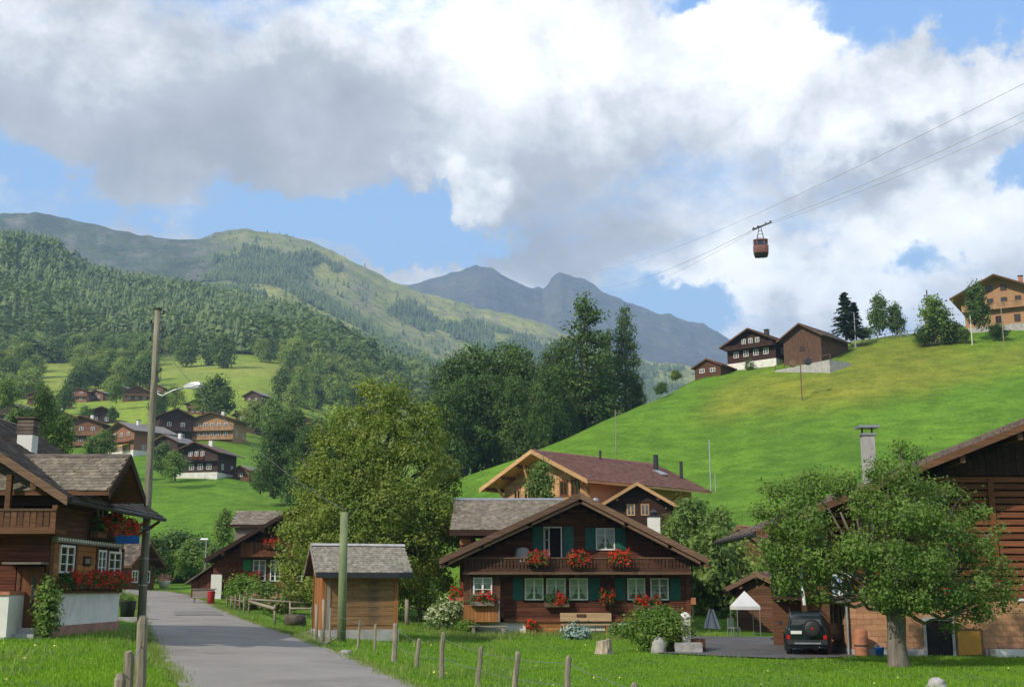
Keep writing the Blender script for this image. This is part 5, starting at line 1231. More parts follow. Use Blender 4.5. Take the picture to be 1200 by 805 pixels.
# ------------------------------------------------------------ village on the left slope
W_V1 = wood('village_wood_rosy', (.24, .115, .07), .3); W_V2 = wood('village_wood_honey', (.36, .205, .105), .3); W_V3 = wood('village_wood_dark', (.070, .042, .032), .35); W_V4 = wood('village_wood_brown', (.17, .085, .045), .3)
RF1 = plain('village_roof_brown', (.15, .105, .085), .8, 1.2, .25); RF2 = plain('village_roof_grey', (.22, .20, .18), .8, 1.2, .25)
VG = [
 ('chalet', 'rosy brown chalet with two pale balconies, leftmost of the village row', 94, 524, 255, 0, 9, 8, 4.9, 1.9, 1.2, W_V1, RF1, ((.6, 1.1, 3), (3.2, 1.1, 3)), ((2.55, .9, 1.04), (.35, .8, 1.0)), 0),
 ('chalet', 'rosy chalet with a yellow awning and broad grey roof behind the tall pole', 141, 534, 238, -38, 8.6, 9, 4.6, 2.1, 1.2, W_V1, RF2, ((.9, 1.1, 3), (3.4, 1.1, 3)), ((2.7, .8, 1.0),), .8),
 ('chalet', 'tall nearly black house with a bright brown side wall behind the tall pole', 205, 520, 275, 28, 7.6, 7, 6.2, 2.0, .8, W_V3, RF1, ((1.2, 1.1, 2), (3.8, 1.1, 2)), ((3.0, .8, .9),), 0),
 ('chalet', 'honey coloured chalet with two long balconies beside the green meadow', 248, 516, 282, -10, 10.6, 8, 4.6, 2.1, 1.4, W_V2, RF1, ((.9, 1.0, 5), (3.1, 1.0, 5)), ((2.35, .85, 1.0), (.2, .7, 1.0)), 0),
 ('chalet', 'dark brown chalet tucked behind the honey coloured one', 288, 506, 312, -18, 6.4, 7, 4.4, 1.8, 1.0, W_V3, RF1, ((1, 1.0, 2), (3.2, .9, 2)), ((2.4, .7, 1.0),), 0),
 ('chalet', 'dark chalet with white basement and red flowers on the meadow edge', 229, 561, 222, -12, 8.6, 8, 4.6, 2.2, 1.3, W_V3, RF1, ((1.6, 1.1, 4), (4.1, .9, 3)), ((3.2, .7, 1.0),), 1.1),
 ('barn', 'little grey roofed barn right of the white-based chalet', 282, 563, 226, -25, 3.8, 6, 1.8, 1.0, .5, W_V4, RF2, ((.7, .6, 1),), (), 0),
 ('chalet', 'brown chalet roof showing through trees right of the village', 358, 512, 300, -12, 9, 8, 3.2, 1.9, 1.4, W_V2, RF1, ((.9, 1, 3),), ((2.0, .7, 1.0),), 0),
 ('chalet', 'pale pink walled chalet high on the slope above the village', 90, 471, 405, 0, 6.5, 7, 3.6, 1.4, 1.0, W_V1, RF1, ((.6, 1, 2), (2.4, 1, 2)), ((2.0, .7, 1.0),), 0),
 ('chalet', 'low light roofed chalet next to the pale pink walled one', 112, 470, 410, -20, 6, 7, 2.6, 1.3, .9, W_V4, RF2, ((.8, 1, 2),), (), 0),
 ('chalet', 'wide dark roofed chalet above the bright yellow-green meadow', 160, 470, 402, 20, 9, 8, 2.8, 2.4, 1.2, W_V4, RF1, ((.6, 1, 3),), ((1.8, .6, 1.0),), 0),
 ('chalet', 'dark old chalet under the trees at the far left of the slope', 26, 458, 430, 15, 8, 8, 2.8, 1.6, 1.0, W_V3, RF1, ((.8, 1, 3),), (), 0),
 ('chalet', 'dark chalet cut by the left edge, above the white chimney', 6, 497, 300, -15, 9, 8, 3.8, 2.0, 1.2, W_V3, RF1, ((.9, 1, 3),), ((2.3, .7, 1),), 0),
 ('hay_barn', 'grey weathered hay barn on the sunny slope', 296, 472, 385, -22, 6.5, 7, 2.2, 1.8, .8, W_V3, RF2, ((.7, .8, 2),), (), 0),
 ('chalet', 'brown roofed house between the rosy chalet and the yellow-green meadow', 118, 497, 300, 18, 6.5, 7, 2.8, 1.6, 1.0, W_V3, RF1, ((.7, 1, 2),), (), 0),
 ('chalet', 'brown chalet with a lit gable above the leftmost village chalet', 62, 508, 268, 12, 7.5, 7, 3.8, 1.8, 1.1, W_V4, RF1, ((.8, 1.0, 3), (2.6, .9, 2)), ((2.2, .7, 1.0),), 0),
 ('chalet', 'dark wooden house right behind the tall pole below the lamp', 193, 540, 232, -20, 5.6, 7, 3.4, 1.7, .9, W_V3, RF2, ((.8, 1.0, 2),), ((2.0, .7, 1.0),), 0),
 ('chalet', 'small brown chalet behind the tall dark round tree', 232, 486, 340, -10, 6.5, 7, 3.0, 1.6, .9, W_V4, RF1, ((.8, 1.0, 3),), ((1.9, .6, 1.0),), 0),
 ('chalet', 'dark roofed chalet between the trees right of the honey chalet', 318, 507, 320, -20, 7, 7, 3.2, 1.7, 1.0, W_V3, RF1, ((.8, 1.0, 3),), ((1.9, .6, 1.0),), 0),
 ('hay_barn', 'small dark barn high on the slope left of the tall pole', 138, 462, 430, -15, 5, 6, 2.2, 1.4, .7, W_V3, RF2, ((.7, .8, 1),), (), 0),
 ('chalet', 'rosy house peeping over the wide dark roofed chalet', 182, 464, 425, -12, 6, 6, 2.8, 1.4, .8, W_V1, RF1, ((.7, 1.0, 2),), (), 0),
 ('chalet', 'brown chalet at the left edge of the slope among pale trees', 44, 474, 385, 10, 6.5, 7, 3.0, 1.5, .9, W_V4, RF1, ((.8, 1.0, 2),), ((1.9, .6, 1.0),), 0),
 ('chalet', 'small orange house at the foot of the trees by the left edge', 66, 480, 330, 0, 4.5, 6, 2.2, 1.2, .7, W_V2, RF1, ((.6, 1, 2),), (), 0),
]
VO = []
for nm, lab, px, py, Y, yw, w, d, h, rise, oh, wm, rm, fl_, bl_, bs in VG:
    VO.append(chalet(nm, lab, 'chalet' if nm == 'chalet' else 'barn', px, py, Y, R(yw), w, d, h, rise, oh, wm, rm, None, fl_, bl_, bs, PLASTER, WHITE, None, (1.2, 3.5, .6, PLASTER) if nm == 'chalet' and Y < 290 else False, 2, oh * .9))
e = VO[1]; MB().prismx([(-2.2, 1.95), (-.06, 2.5), (-.06, 2.4), (-2.2, 1.85)], .6, 3.6).build('awning', YELLOW, e)

# ------------------------------------------------------------ houses on the right hill
W_U = wood('hill_barn_wood', (.135, .070, .044), .55, 'z')
u3 = at(938, 379, 190); g3 = gz(u3.x, 193)
chalet('hill_barn', 'brown hay barn with upright boards, right one of the pair on the hill', 'barn', 941, 427, 191.5, R(-42), 6.8, 9.5, 4.2, 2.5, .8, W_U, TILE_BROWN, TILE_BROWN, ((2.2, .8, 1),), (), 0, None, W_BROWN, W_BROWN, None, 0, .9, (.6, .6))
hb_ = chalet('hill_chalet', 'dark chalet with white basement and grey roof, left of the hay barn on the hill', 'chalet', 881, 432, 195, R(-40), 9.0, 9, 4.0, 2.7, 1.0, W_BLACK, TILE_BROWN, TILE_BROWN, ((2.1, 1.0, 4), (4.2, .9, 3)), ((3.45, .6, 1.0),), 1.2, PLASTER, WHITE, W_BROWN, (0, 6, .7, METALD), 2, 1.0, (.6, .6))
chalet('hill_shed', 'low shed with an orange-red roof beside the hill hedge', 'shed', 829, 429, 203, R(-38), 5.0, 7, 1.5, 1.4, .5, W_BROWN, TILE_RED, TILE_RED, ((.5, .7, 2),), (), 0, None, None, None, None, 0, .4, (.6, .6), fix=True)
u4 = chalet('hilltop_chalet', 'big honey wood chalet with wide eaves at the right end of the hilltop', 'chalet', 1170, 370, 202, R(-30), 11.0, 12, 5.8, 3.5, 2.0, W_V2, TILE_BROWN, TILE_BROWN, ((1.0, 1.3, 3), (4.2, 1.3, 4), (6.7, 1.0, 2)), ((3.5, 1.0, 1.06),), .6, STONE, W_BROWN, W_BROWN, (3.6, 4, .4, TERRA), 2, 2.2, (.6, .6), fix=True)
# low wing in front of it
chalet('hilltop_annex', 'low honey wood annex in front of the hilltop chalet', 'house', 1192, 379, 196, R(-28), 4.6, 6, 3.0, 1.3, .7, W_V2, TILE_BROWN, TILE_BROWN, ((1.2, 1.0, 2),), (), 0, None, W_BROWN, W_BROWN, None, 0, .7, (.6, .6))
p0, p1 = hit(908, 436.5, 100), hit(972, 437.5, 100)
tw = empty('terrace_wall', (p0.x, p0.y, min(gz(p0.x, p0.y), gz(p1.x, p1.y)) - .5), math.atan2(p1.y - p0.y, p1.x - p0.x), 'pale curved terrace wall in front of the hill barn', 'wall')
Lw = (p1 - p0).length; zt = at(940, 428.0, (p0.y + p1.y) / 2).z - tw.location.z
MB().box(0, Lw, 0, .4, 0, zt).box(0, .4, .4, 5, 0, zt).box(Lw - .4, Lw, .4, 5, 0, zt).build('wall', CONC, tw)
b = MB().bar((0, .2, zt + .9), (Lw, .2, zt + .9), .07).build('handrail', W_TRIM, tw)
for i in range(7): shared('rpost', lambda mb: mb.box(-.05, .05, -.05, .05, 0, .88), W_TRIM, 'rail_post', tw, loc=(Lw * i / 6, .2, zt))
box('white_base', PLASTER, hb_, -3.6, -.9, -.6, -.09, -1.2, 1.1)

# ============================================================ TREES AND SHRUBS NEAR BY
def px_lobes(items, Y, org, depth=1.0):
    out = []
    for px, py, r, dy in items:
        p = at(px, py, Y + dy) - org; k = r * (Y + dy) / FPX
        out.append((p.x, p.y, p.z, k, k * depth, k * .92))
    return out
def hero(name, label, org, lobes, n, size, mat, trunk, bark, seed, shell=.55, per=10, cat='tree', spread=2.4, up=.5, inner=None):
    e = empty(name, org, 0, label, cat); trunk.build('trunk', bark, e, True)
    link('crown', npmesh('crown', *crown_cloud(lobes, n, size, seed, shell, per, spread, up)), mat, e)
    return e
# apple tree on the front lawn
o = hit(1053, 781); YA = o.y
AL = px_lobes([(925, 584, 26, 0), (950, 570, 24, .5), (985, 566, 22, .6), (912, 610, 22, .2), (945, 612, 30, -.6), (985, 600, 28, -.8), (905, 645, 20, 0), (938, 652, 26, -.3), (922, 682, 20, .2), (968, 655, 28, -.6), (960, 690, 18, .2), (1010, 640, 32, -1.4),
               (1020, 590, 28, -.9), (1032, 552, 22, .2), (1055, 530, 15, .1), (1064, 562, 24, -.5), (1060, 606, 32, -1.4), (1090, 580, 22, .4), (1098, 618, 30, -.8), (1128, 610, 18, .3), (1136, 645, 26, .2), (1090, 660, 32, -1.6), (1046, 656, 32, -1.8), (1030, 694, 24, -1.4),
               (1072, 698, 26, -1.4), (1108, 698, 26, -1.0), (1140, 688, 26, -.2), (1168, 668, 18, .3), (1176, 700, 16, .3), (1150, 718, 16, 0), (1116, 728, 14, -.2), (1183, 682, 9, .3), (1150, 598, 9, .3), (1112, 572, 10, .4), (1075, 530, 8, .3), (890, 600, 11, .2), (893, 660, 11, .2), (900, 572, 10, .3), (990, 690, 14, .4), (1040, 610, 24, 1.4), (1090, 650, 24, 1.4), (1158, 640, 10, .5), (1130, 580, 7, .3), (1168, 622, 7, .4)], YA, o)
AL = [(l[0], l[1], l[2], l[3] * .84, l[4] * .95, l[5] * .80) for i, l in enumerate(AL) if i not in (5,)]
tb_ = MB(); rg = np.random.default_rng(77)
zt = at(1053, 716, YA).z - o.z
tb_.tube([(0, 0, -.3), (.02, 0, .12), (-.02, 0, .7), (.02, 0, zt * .8), (.0, 0, zt + .15)], [.47, .36, .30, .31, .30], 12)
for qx, qy, rr_ in ((985, 600, .13), (1004, 700, .10), (1075, 590, .12), (1120, 650, .10), (930, 640, .08)):
    e_ = at(qx, qy, YA - .5) - o; tb_.tube(limb((0, 0, zt * .9), tuple(e_), rg, .12, 6), np.linspace(rr_, .035, 7), 8)
for L in AL:
    b0 = (rg.uniform(-.12, .12), rg.uniform(-.12, .12), zt * rg.uniform(.85, 1.05)); c = np.array(L[:3])
    md = np.array(b0) * .45 + c * .55 + np.array([0, 0, -.25])
    tb_.tube(limb(b0, md, rg, .16, 4), np.linspace(.095, .055, 5), 7); tb_.tube(limb(md, c + np.array([0, 0, L[5] * .3]), rg, .1, 4), np.linspace(.055, .015, 5), 6)
    for q in range(1): tb_.tube(limb(md, c + rg.normal(size=3) * np.array(L[3:]) * .5, rg, .06, 3), np.linspace(.045, .012, 4), 5)
hero('apple_tree', 'spreading apple tree with a stout pale trunk on the front lawn before the barn', o, AL, 37000, .056, L_APPLE, tb_, BARKP, 61, .45, 20, 'tree', 3.1, .35)
# large linden
o = hit(440, 722, 60); o = Vector((at(440, 700, 68).x, 68, 0)); o.z = gz(o.x, o.y); YL = 68
LL = px_lobes([(440, 474, 26, 0), (470, 488, 24, .6), (412, 500, 26, -.3), (492, 516, 28, 0), (452, 518, 32, -1.6), (398, 536, 28, 0), (424, 552, 34, -2.0), (480, 552, 34, -2.0), (515, 552, 22, .3), (376, 572, 28, -.3),
               (402, 596, 36, -2.2), (450, 600, 38, -3.2), (496, 600, 34, -2.2), (524, 600, 18, .2), (358, 612, 26, 0), (378, 636, 34, -1.6), (424, 648, 38, -3.2), (472, 650, 38, -3.0), (510, 640, 28, -.8), (346, 650, 20, .2), (354, 680, 22, -.4),
               (388, 684, 28, -2.0), (500, 686, 28, -1.4), (440, 694, 32, -2.0), (462, 456, 13, .2), (430, 454, 11, .2), (384, 508, 14, .3), (366, 548, 14, .3), (507, 488, 13, .4), (528, 570, 12, .3), (342, 620, 13, .2), (336, 668, 12, .2), (531, 630, 13, .2), (440, 560, 30, 2), (440, 630, 40, 2.5), (480, 610, 30, 2.5), (395, 650, 30, 2)], YL, o, 1.1)
hero('linden_tree', 'huge yellow-green linden tree behind the wooden hut', o, LL, 84000, .088, L_LINDEN, trunk_mb(7, .42, .2, LL, 62), BARK, 63, .72, 34, 'tree', 3.0, .4)
# singles: (proto, px, top, foot, Y, label, width factor)
G = [
 (DK[1], 318, 492, 580, 196, 'dark leafy tree at the lower edge of the sloping meadow, left of the linden', .9), (DK[2], 338, 478, 586, 200, 'tallest dark leafy tree between village and linden', .95),
 (DK[0], 356, 500, 592, 190, 'dark leafy tree touching the left outline of the linden', 1.0), (B5, 372, 492, 590, 205, 'dull green tree hidden mostly behind the linden crown', 1.0), (B4, 395, 478, 560, 215, 'tall pale tree peeping over the linden', .9),
 (B2, 305, 545, 578, 198, 'small tree at the foot of the dark trees beside the meadow', 1.1),
 (DK[0], 46, 452, 540, 118, 'dark tree right of the white chimney of the roadside farmhouse', .75), (B5, 18, 478, 545, 120, 'dark green tree left of the white chimney', .9), (B2, 72, 488, 545, 122, 'bushy tree behind the shingled cross gable', .8), 
 (B1, 122, 506, 536, 225, 'round bright tree between the rosy chalets', 1.3), (B2, 108, 512, 540, 224, 'low bush tree in front of the leftmost village chalet', 1.3), (B1, 205, 530, 562, 218, 'round green tree at the left corner of the white-based chalet', 1.3), (B5, 190, 520, 556, 226, 'dark bushy tree behind the tall pole, beside the rosy chalet', .9),
 (B5, 255, 442, 488, 345, 'tall dark round tree above the honey coloured chalet', 1.2), (B2, 238, 450, 484, 350, 'green tree left of the tall round one above the village', 1.2), (B3, 300, 470, 506, 330, 'pale tree right of the dark chalet in the village', 1.2), (B2, 318, 466, 520, 318, 'slim pale green tree right of the village', .8),
 (B5, 75, 450, 480, 380, 'dark tree beside the pale pink walled chalet', 1.0), (B1, 100, 476, 498, 340, 'small tree below the light roofed chalet', 1.1), (B2, 136, 446, 472, 395, 'tree between the light roofed and the wide dark roofed chalet', 1.0), (B3, 205, 452, 480, 380, 'pale tree behind the lamp arm of the pole', 1.1), (B5, 185, 460, 492, 350, 'dark tree just right of the tall pole', 1.0),
 (B5, 132, 477, 492, 330, 'little dark tree at the yellow-green meadow', 1.2), (B2, 60, 470, 505, 250, 'green tree behind the shingled roof at the left', 1.0), (B1, 8, 446, 480, 260, 'mid green tree at the left edge above the roofs', 1.2),
 (B2, 262, 598, 645, 112, 'small pointed green tree left of the dark chalet roof', .75), (B5, 200, 622, 678, 116, 'dark bushy tree at the bend of the road', 1.3), (B2, 222, 634, 678, 112, 'mid green bush tree right of the bend', 1.3), (B5, 180, 630, 680, 108, 'dark bushy tree close to the tall pole', 1.1), (B1, 246, 640, 676, 105, 'round light bush left of the dark chalet', 1.1), (B2, 163, 640, 684, 100, 'green bush seen under the long gutter', 1.2),
 (B5, 212, 626, 682, 120, 'broad dark bush in the hedge row at the road bend', 1.8), (B5, 236, 634, 680, 122, 'dark bush at the right end of the hedge row by the street lamp', 1.6), (B2, 186, 638, 684, 118, 'leafy bush at the left end of the hedge row at the road bend', 1.6),
 (B1, 632, 542, 600, 86, 'young birch-like tree in front of the larch chalet gable', .85),
 (B2, 812, 586, 650, 82, 'round olive green willow bush right of the gable house', 1.35), (B1, 842, 598, 660, 80, 'bright green bush beside the olive green willow', 1.1), (B1, 836, 618, 735, 69, 'dark green tree between the big chalet and the white canopy', .85), (B3, 862, 630, 712, 70, 'mid green tree above the white canopy', .8), (B3, 822, 640, 728, 70, 'leafy tree touching the right eave of the big chalet', .6), (B2, 792, 606, 655, 76, 'shrub tree behind the right roof slope of the big chalet', .9),
 (B1, 905, 655, 735, 69, 'dark tree behind the timber shed', .8),
 (B5, 1031, 346, 392, 214, 'left stem of the twin broadleaf tree on the hill crest', .75), (B5, 1051, 356, 392, 214, 'right stem of the twin broadleaf tree on the hill crest', .8), (B2, 1097, 349, 402, 196, 'loose branched tree below the hilltop chalet', 1.0), (B5, 1115, 376, 402, 196, 'low dark bush right of the loose branched tree', 1.6), (B5, 1084, 384, 404, 197, 'low dark bush under the loose branched tree', 1.8), (B5, 1147, 332, 384, 194, 'round headed tree in front of the hilltop chalet', .75), (B5, 1170, 380, 396, 193, 'low bush under the hilltop annex', 2.0), (B2, 1012, 384, 398, 208, 'dark low bush by the rail fence on the crest', 2.2),
 (B2, 1132, 386, 398, 194, 'light bush at the foot of the round headed tree', 1.6), (B4, 792, 434, 446, 206, 'thin bare looking shrub left of the orange-red shed roof', 2.0), (B5, 775, 448, 462, 190, 'low bush on the crest left of the hill hedge', 1.6),
]
for pr, px, yt, yb, Y, lab, w in G: place_top(pr, px, yt, yb, Y, lab, None, None, w)
place_top(SP1, 992, 343, 397, 206, 'taller of the two dark spruces behind the hill barn', None, .3, 1.9, 10, 'tree')
place_top(SP2, 1003, 354, 397, 207, 'shorter spruce right of the taller one behind the hill barn', None, .8, 1.9, 10, 'tree')
# hill hedge
h0, h1 = hit(811, 440.5, 100), hit(879, 433.5, 100); hd_ = h1 - h0; n = 9
L = [(hd_.x * i / n, hd_.y * i / n, .9 + (hd_.z) * i / n, .75, .7, .95) for i in range(n + 1)]
he = empty('hedge', h0, 0, 'long dark clipped hedge below the hill chalet', 'hedge')
link('foliage', npmesh('foliage', *crown_cloud(L, 5000, .13, 71, .7, 6, 1.6)), L_DARK, he)
MB().bar((0, 0, .2), (hd_.x, hd_.y, hd_.z + .2), .25).build('stems', HEDGE_IN, he)
def bush(label, px, py, w, h, n, size, mat, seed, cat='shrub', name='shrub', fl=None, org=None):
    o = org or hit(px, py); e = empty(name, o, 0, label, cat); rg = np.random.default_rng(seed); L = []
    for i in range(8):
        a = i * 2.4; q = w * .30 * rg.uniform(.5, 1); L.append((q * math.cos(a), q * math.sin(a) * .8, h * rg.uniform(.32, .62), w * .26, w * .24, h * rg.uniform(.28, .36)))
    L.append((0, 0, h * .5, w * .3, w * .28, h * .48))
    m = MB()
    for l in L: m.tube(limb((0, 0, -.1), l[:3], rg, .1, 3), [.035, .03, .02, .01], 5)
    m.build('stems', HEDGE_IN, e)
    link('foliage', npmesh('foliage', *crown_cloud(L, n, size, seed, .45, 7, 2.2, .6)), mat, e)
    if fl: link('blossom', npmesh('blossom', *crown_cloud([(l[0], l[1] - .08, l[2] + .06, l[3] * 1.05, l[4] * 1.05, l[5] * 1.05) for l in L], fl[0], fl[1], seed + 1, .92, 9, 1.1)), fl[2], e)
    return e
bush('big bright green rounded bush at the right front corner of the big chalet', 772, 763, 2.9, 1.75, 9000, .062, L_BUSH, 81)
bush('hydrangea bush full of cream flower heads left of the big chalet', 522, 738, 1.9, 1.65, 4500, .062, L_MID, 82, 'shrub', 'hydrangea', (3600, .05, L_CREAM))
bush('low shrub with a few pale leaves between hydrangea and chalet bay', 547, 743, 1.2, .8, 2000, .05, L_BUSH, 83)
bush('silvery agave-like herb clump in front of the chalet bench', 676, 749, 1.1, .65, 900, .085, L_SILVER, 84, 'plant', 'herb_clump')
bush('dark herb clump right of the chalet bench', 726, 748, 1.0, .7, 1400, .06, L_MID, 85, 'plant', 'herb_clump')
bush('climbing green bush right of the farmhouse door', 52, 744, .6, 2.0, 2200, .06, L_MID, 86, org=Vector((at(53, 740, 37.4).x, 37.4, gz(at(53, 740, 37.4).x, 37.4))))
bush('dense bush under the geraniums at the left corner of the dark chalet', 282, 711, 2.4, 2.0, 4500, .08, L_BUSH, 87)
bush('garden bush in front of the dark chalet windows', 308, 713, 2.4, 1.6, 4000, .08, L_MID, 88)
bush('rosy flowering bush behind the rustic garden fence', 330, 719, 2.2, 1.1, 3000, .07, L_MID, 89, 'shrub', 'flowering_shrub', (700, .05, L_PINK))
bush('pink dotted flower bed along the garden pickets', 292, 714, 2.0, .9, 2200, .06, L_MID, 90, 'shrub', 'flowering_shrub', (500, .05, L_PINK))
bush('dark shrub between garden fence and wooden hut', 362, 712, 2.0, 1.2, 2600, .08, L_DARK, 91)
bush('leafy shrub by the dark planter beyond the farmhouse', 146, 712, 1.0, .9, 1500, .06, L_MID, 92)

# ============================================================ FLOWERS ON THE HOUSES
def flower_box(label, loc, yaw, w, hgt, seed, trough=W_HONEY, tr=True, group=None, red=.75, dep=.26, drop=.0, n=1.0):
    e = empty('flower_box', loc, yaw, label, 'flower box', group)
    if tr: MB().prismx([(-dep * .42, .0), (-dep / 2, .2), (-dep / 2 + .03, .2), (-dep * .42 + .03, .03), (dep * .42 - .03, .03), (dep / 2 - .03, .2), (dep / 2, .2), (dep * .42, .0)], -w / 2, w / 2).box(-w / 2 - .015, -w / 2, -dep / 2, dep / 2, 0, .2).box(w / 2, w / 2 + .015, -dep / 2, dep / 2, 0, .2).build('trough', trough, e)
    rg = np.random.default_rng(seed); k = max(3, int(w / .16)); L = []
    for i in range(k):
        x = -w / 2 + w * (i + .5) / k; L.append((x, -.04 - drop * .3, .2 + hgt * .34 - drop, w / k * .75, .20, hgt * rg.uniform(.26, .56) + drop * rg.uniform(.2, .9)))
    link('foliage', npmesh('foliage', *crown_cloud(L, int(260 * w * n + 160), .045, seed, .5, 5, 1.5)), GREENLEAF, e)
    rl = [(l[0], l[1] - .05, l[2] + .04, l[3] * 1.02, l[4] * 1.08, l[5] * 1.08) for l in L if rg.uniform() < red] or [(0, -.1, .3, .2, .2, .2)]
    link('blossom', npmesh('blossom', *crown_cloud(rl, int(300 * w * n + 120), .038, seed + 1, .85, 7, 1.1, .3)), RED, e)
    return e
def onwall(px, py, Y): return at(px, py, Y)
CHG = 'geranium boxes of the big dark chalet'
flower_box('geranium box with much green below the pantry bay window of the big chalet', onwall(565, 709.5, Y0 - .98), 0, 1.15, .55, 101, W_GREYX, True, CHG, .55)
flower_box('wooden geranium box below the three middle windows of the big chalet', onwall(652.5, 711, Y0 - .28), 0, 1.2, .55, 102, W_TRIM, True, CHG, .9)
flower_box('wooden geranium box below the two right windows of the big chalet', onwall(758.5, 714, Y0 - .28), 0, 1.2, .6, 103, W_TRIM, True, CHG, .5)
for px, lab in ((630, 'leftmost red geranium bunch hanging over the balcony rail of the big chalet'), (677.5, 'middle red geranium bunch hanging over the balcony rail of the big chalet'), (726, 'rightmost red geranium bunch hanging over the balcony rail of the big chalet')):
    flower_box(lab, onwall(px, 662, Y0 - 1.42), 0, 1.0, .62, int(px), W_RED, True, CHG, 1.0, .24, .08, 1.7)
flower_box('round hanging geranium basket between the green shutters of the big chalet', onwall(711.5, 708, Y0 - .4), 0, .62, .85, 107, W_BLACK, True, CHG, .8, .24, .1, 1.6)
flower_box('small red geranium bunch behind the cream hydrangea', onwall(535, 704, Y0 - .2), 0, .7, .6, 108, TERRA, True, CHG, .95)
flower_box('tiny geranium pot in the cellar window of the big chalet', onwall(622, 741, Y0 - .2), 0, .45, .45, 109, TERRA, True, CHG, .9)
flower_box('red geraniums at the far left end of the chalet balcony', onwall(541, 660, Y0 - 1.0), 0, .3, .4, 110, W_RED, True, CHG, 1.0)
LHG = 'geranium boxes of the roadside farmhouse'
for i, (a, b, lab) in enumerate(((70, 98, 'geranium box under the nearest front window of the roadside farmhouse, half green'), (101, 124, 'geranium box under the painted board of the roadside farmhouse'), (125, 146, 'geranium box under the farthest lower window of the roadside farmhouse'))):
    p0, p1 = atX(a, 690, FX + .25), atX(b, 690, FX + .25); c = (p0 + p1) / 2; c.z = gl + zpl + .06
    flower_box(lab, c, R(90), (p1 - p0).length * .96, .46, 120 + i, W_BROWN, True, LHG, .4 if i == 0 else .75, .26, .06, 1.2)
p0, p1 = atX(128, 629, FX + .5), atX(157, 629, FX + .5); c = (p0 + p1) / 2; c.z = atX(140, 629, FX + .5).z
flower_box('bright red geraniums on the upper window ledge of the roadside farmhouse', c, R(90), (p1 - p0).length, .6, 124, W_BROWN, True, LHG, .95, .26, .04, 1.5)
p0 = atX(116, 630, FX + .3); flower_box('mostly green window box beside the bright red ledge of the roadside farmhouse', p0, R(90), 1.0, .6, 125, W_BROWN, True, LHG, .15, .26)
DCG = 'geraniums of the dark chalet'
flower_box('big red geranium bunch left below the windows of the dark chalet', onwall(273, 680, YD - .4), 0, 1.0, 1.0, 131, W_RED, True, DCG, 1, .3, .1, 1.8)
flower_box('wide red geranium bunch under the left window of the dark chalet', onwall(292, 683, YD - .5), 0, 1.5, .8, 132, W_RED, True, DCG, 1, .3, .15, 1.8)
flower_box('red geraniums on the balcony of the dark chalet', onwall(320, 642, YD - 1.2), 0, 1.2, .5, 133, W_RED, True, DCG, 1, .3, .05, 1.3)
flower_box('red geraniums on the white-based chalet of the village', VO[5].location + Vector((.6, -1.35, 3.5)), R(-12), 2.4, .7, 134, W_RED, True, None, 1, .3, .05, 1.0)

# ============================================================ POLES, WIRES, LAMPS
pb = hit(165, 741); YP = pb.y; pt = at(185, 363, YP); 
po = empty('utility_pole', pb, 0, 'tall weathered wooden utility pole with a lamp arm beside the road', 'pole')
d = pt - pb
P = [d * t for t in (0, .25, .5, .75, 1)]; P[0] = Vector((0, 0, -.4))
MB().tube(P, [.165, .155, .145, .13, .12], 12).build('shaft', POLEWOOD, po, True)
MB().disc(d + Vector((0, 0, .03)), (0, 0, 1), .16, .06, 12).build('pole_cap', METALD, po)
for k, (f, s) in enumerate(((.985, 1), (.955, -1), (.93, 1), (.90, -1), (.86, 1), (.815, -1), (.80, 1))):
    q = d * f; MB().bar(q, q + Vector((s * .24, -.02, .02)), .035).lathe(q + Vector((s * .24, -.02, .0)), [(.03, 0), (.055, .04), (.045, .09), (.055, .13), (.02, .16)], 8).build('insulator', METALD, po)
for f in (.05, .14, .22, .30): MB().disc(d * f, d, .178 - .03 * f, .05, 12).build('strap', METAL, po)
l0, l1, l2 = at(190, 464, YP) - pb, at(216, 454, YP - .2) - pb, at(239, 449, YP - .4) - pb
arm = MB().tube([d * .735, l0, l0.lerp(l1, .5) + Vector((0, 0, .05)), l1], .032, 8).build('lamp_arm', METAL, po, True)
ax = (l2 - l1).normalized(); Th = Matrix.Translation(l1) @ ax.to_track_quat('X', 'Z').to_matrix().to_4x4()
MB(Th).add([(0, -.05, -.03), (0, .05, -.03), (0, .05, .06), (0, -.05, .06), (.3, -.14, -.09), (.3, .14, -.09), (.3, .12, .12), (.3, -.12, .12), (.74, -.12, -.06), (.74, .12, -.06), (.70, .09, .08), (.70, -.09, .08)],
          [(0, 1, 2, 3), (4, 0, 3, 7), (1, 5, 6, 2), (3, 2, 6, 7), (0, 4, 5, 1), (8, 4, 7, 11), (5, 9, 10, 6), (7, 6, 10, 11), (4, 8, 9, 5), (9, 8, 11, 10)]).build('lamp_head', plain('grey_lamp_enamel', (.55, .56, .57), .35, 4, .08, 0, .5), po)
MB(Th).box(.30, .66, -.10, .10, -.135, -.085).build('lamp_glass', plain('lamp_glass', (.75, .75, .7), .15, 4, .05, 0, .5), po)
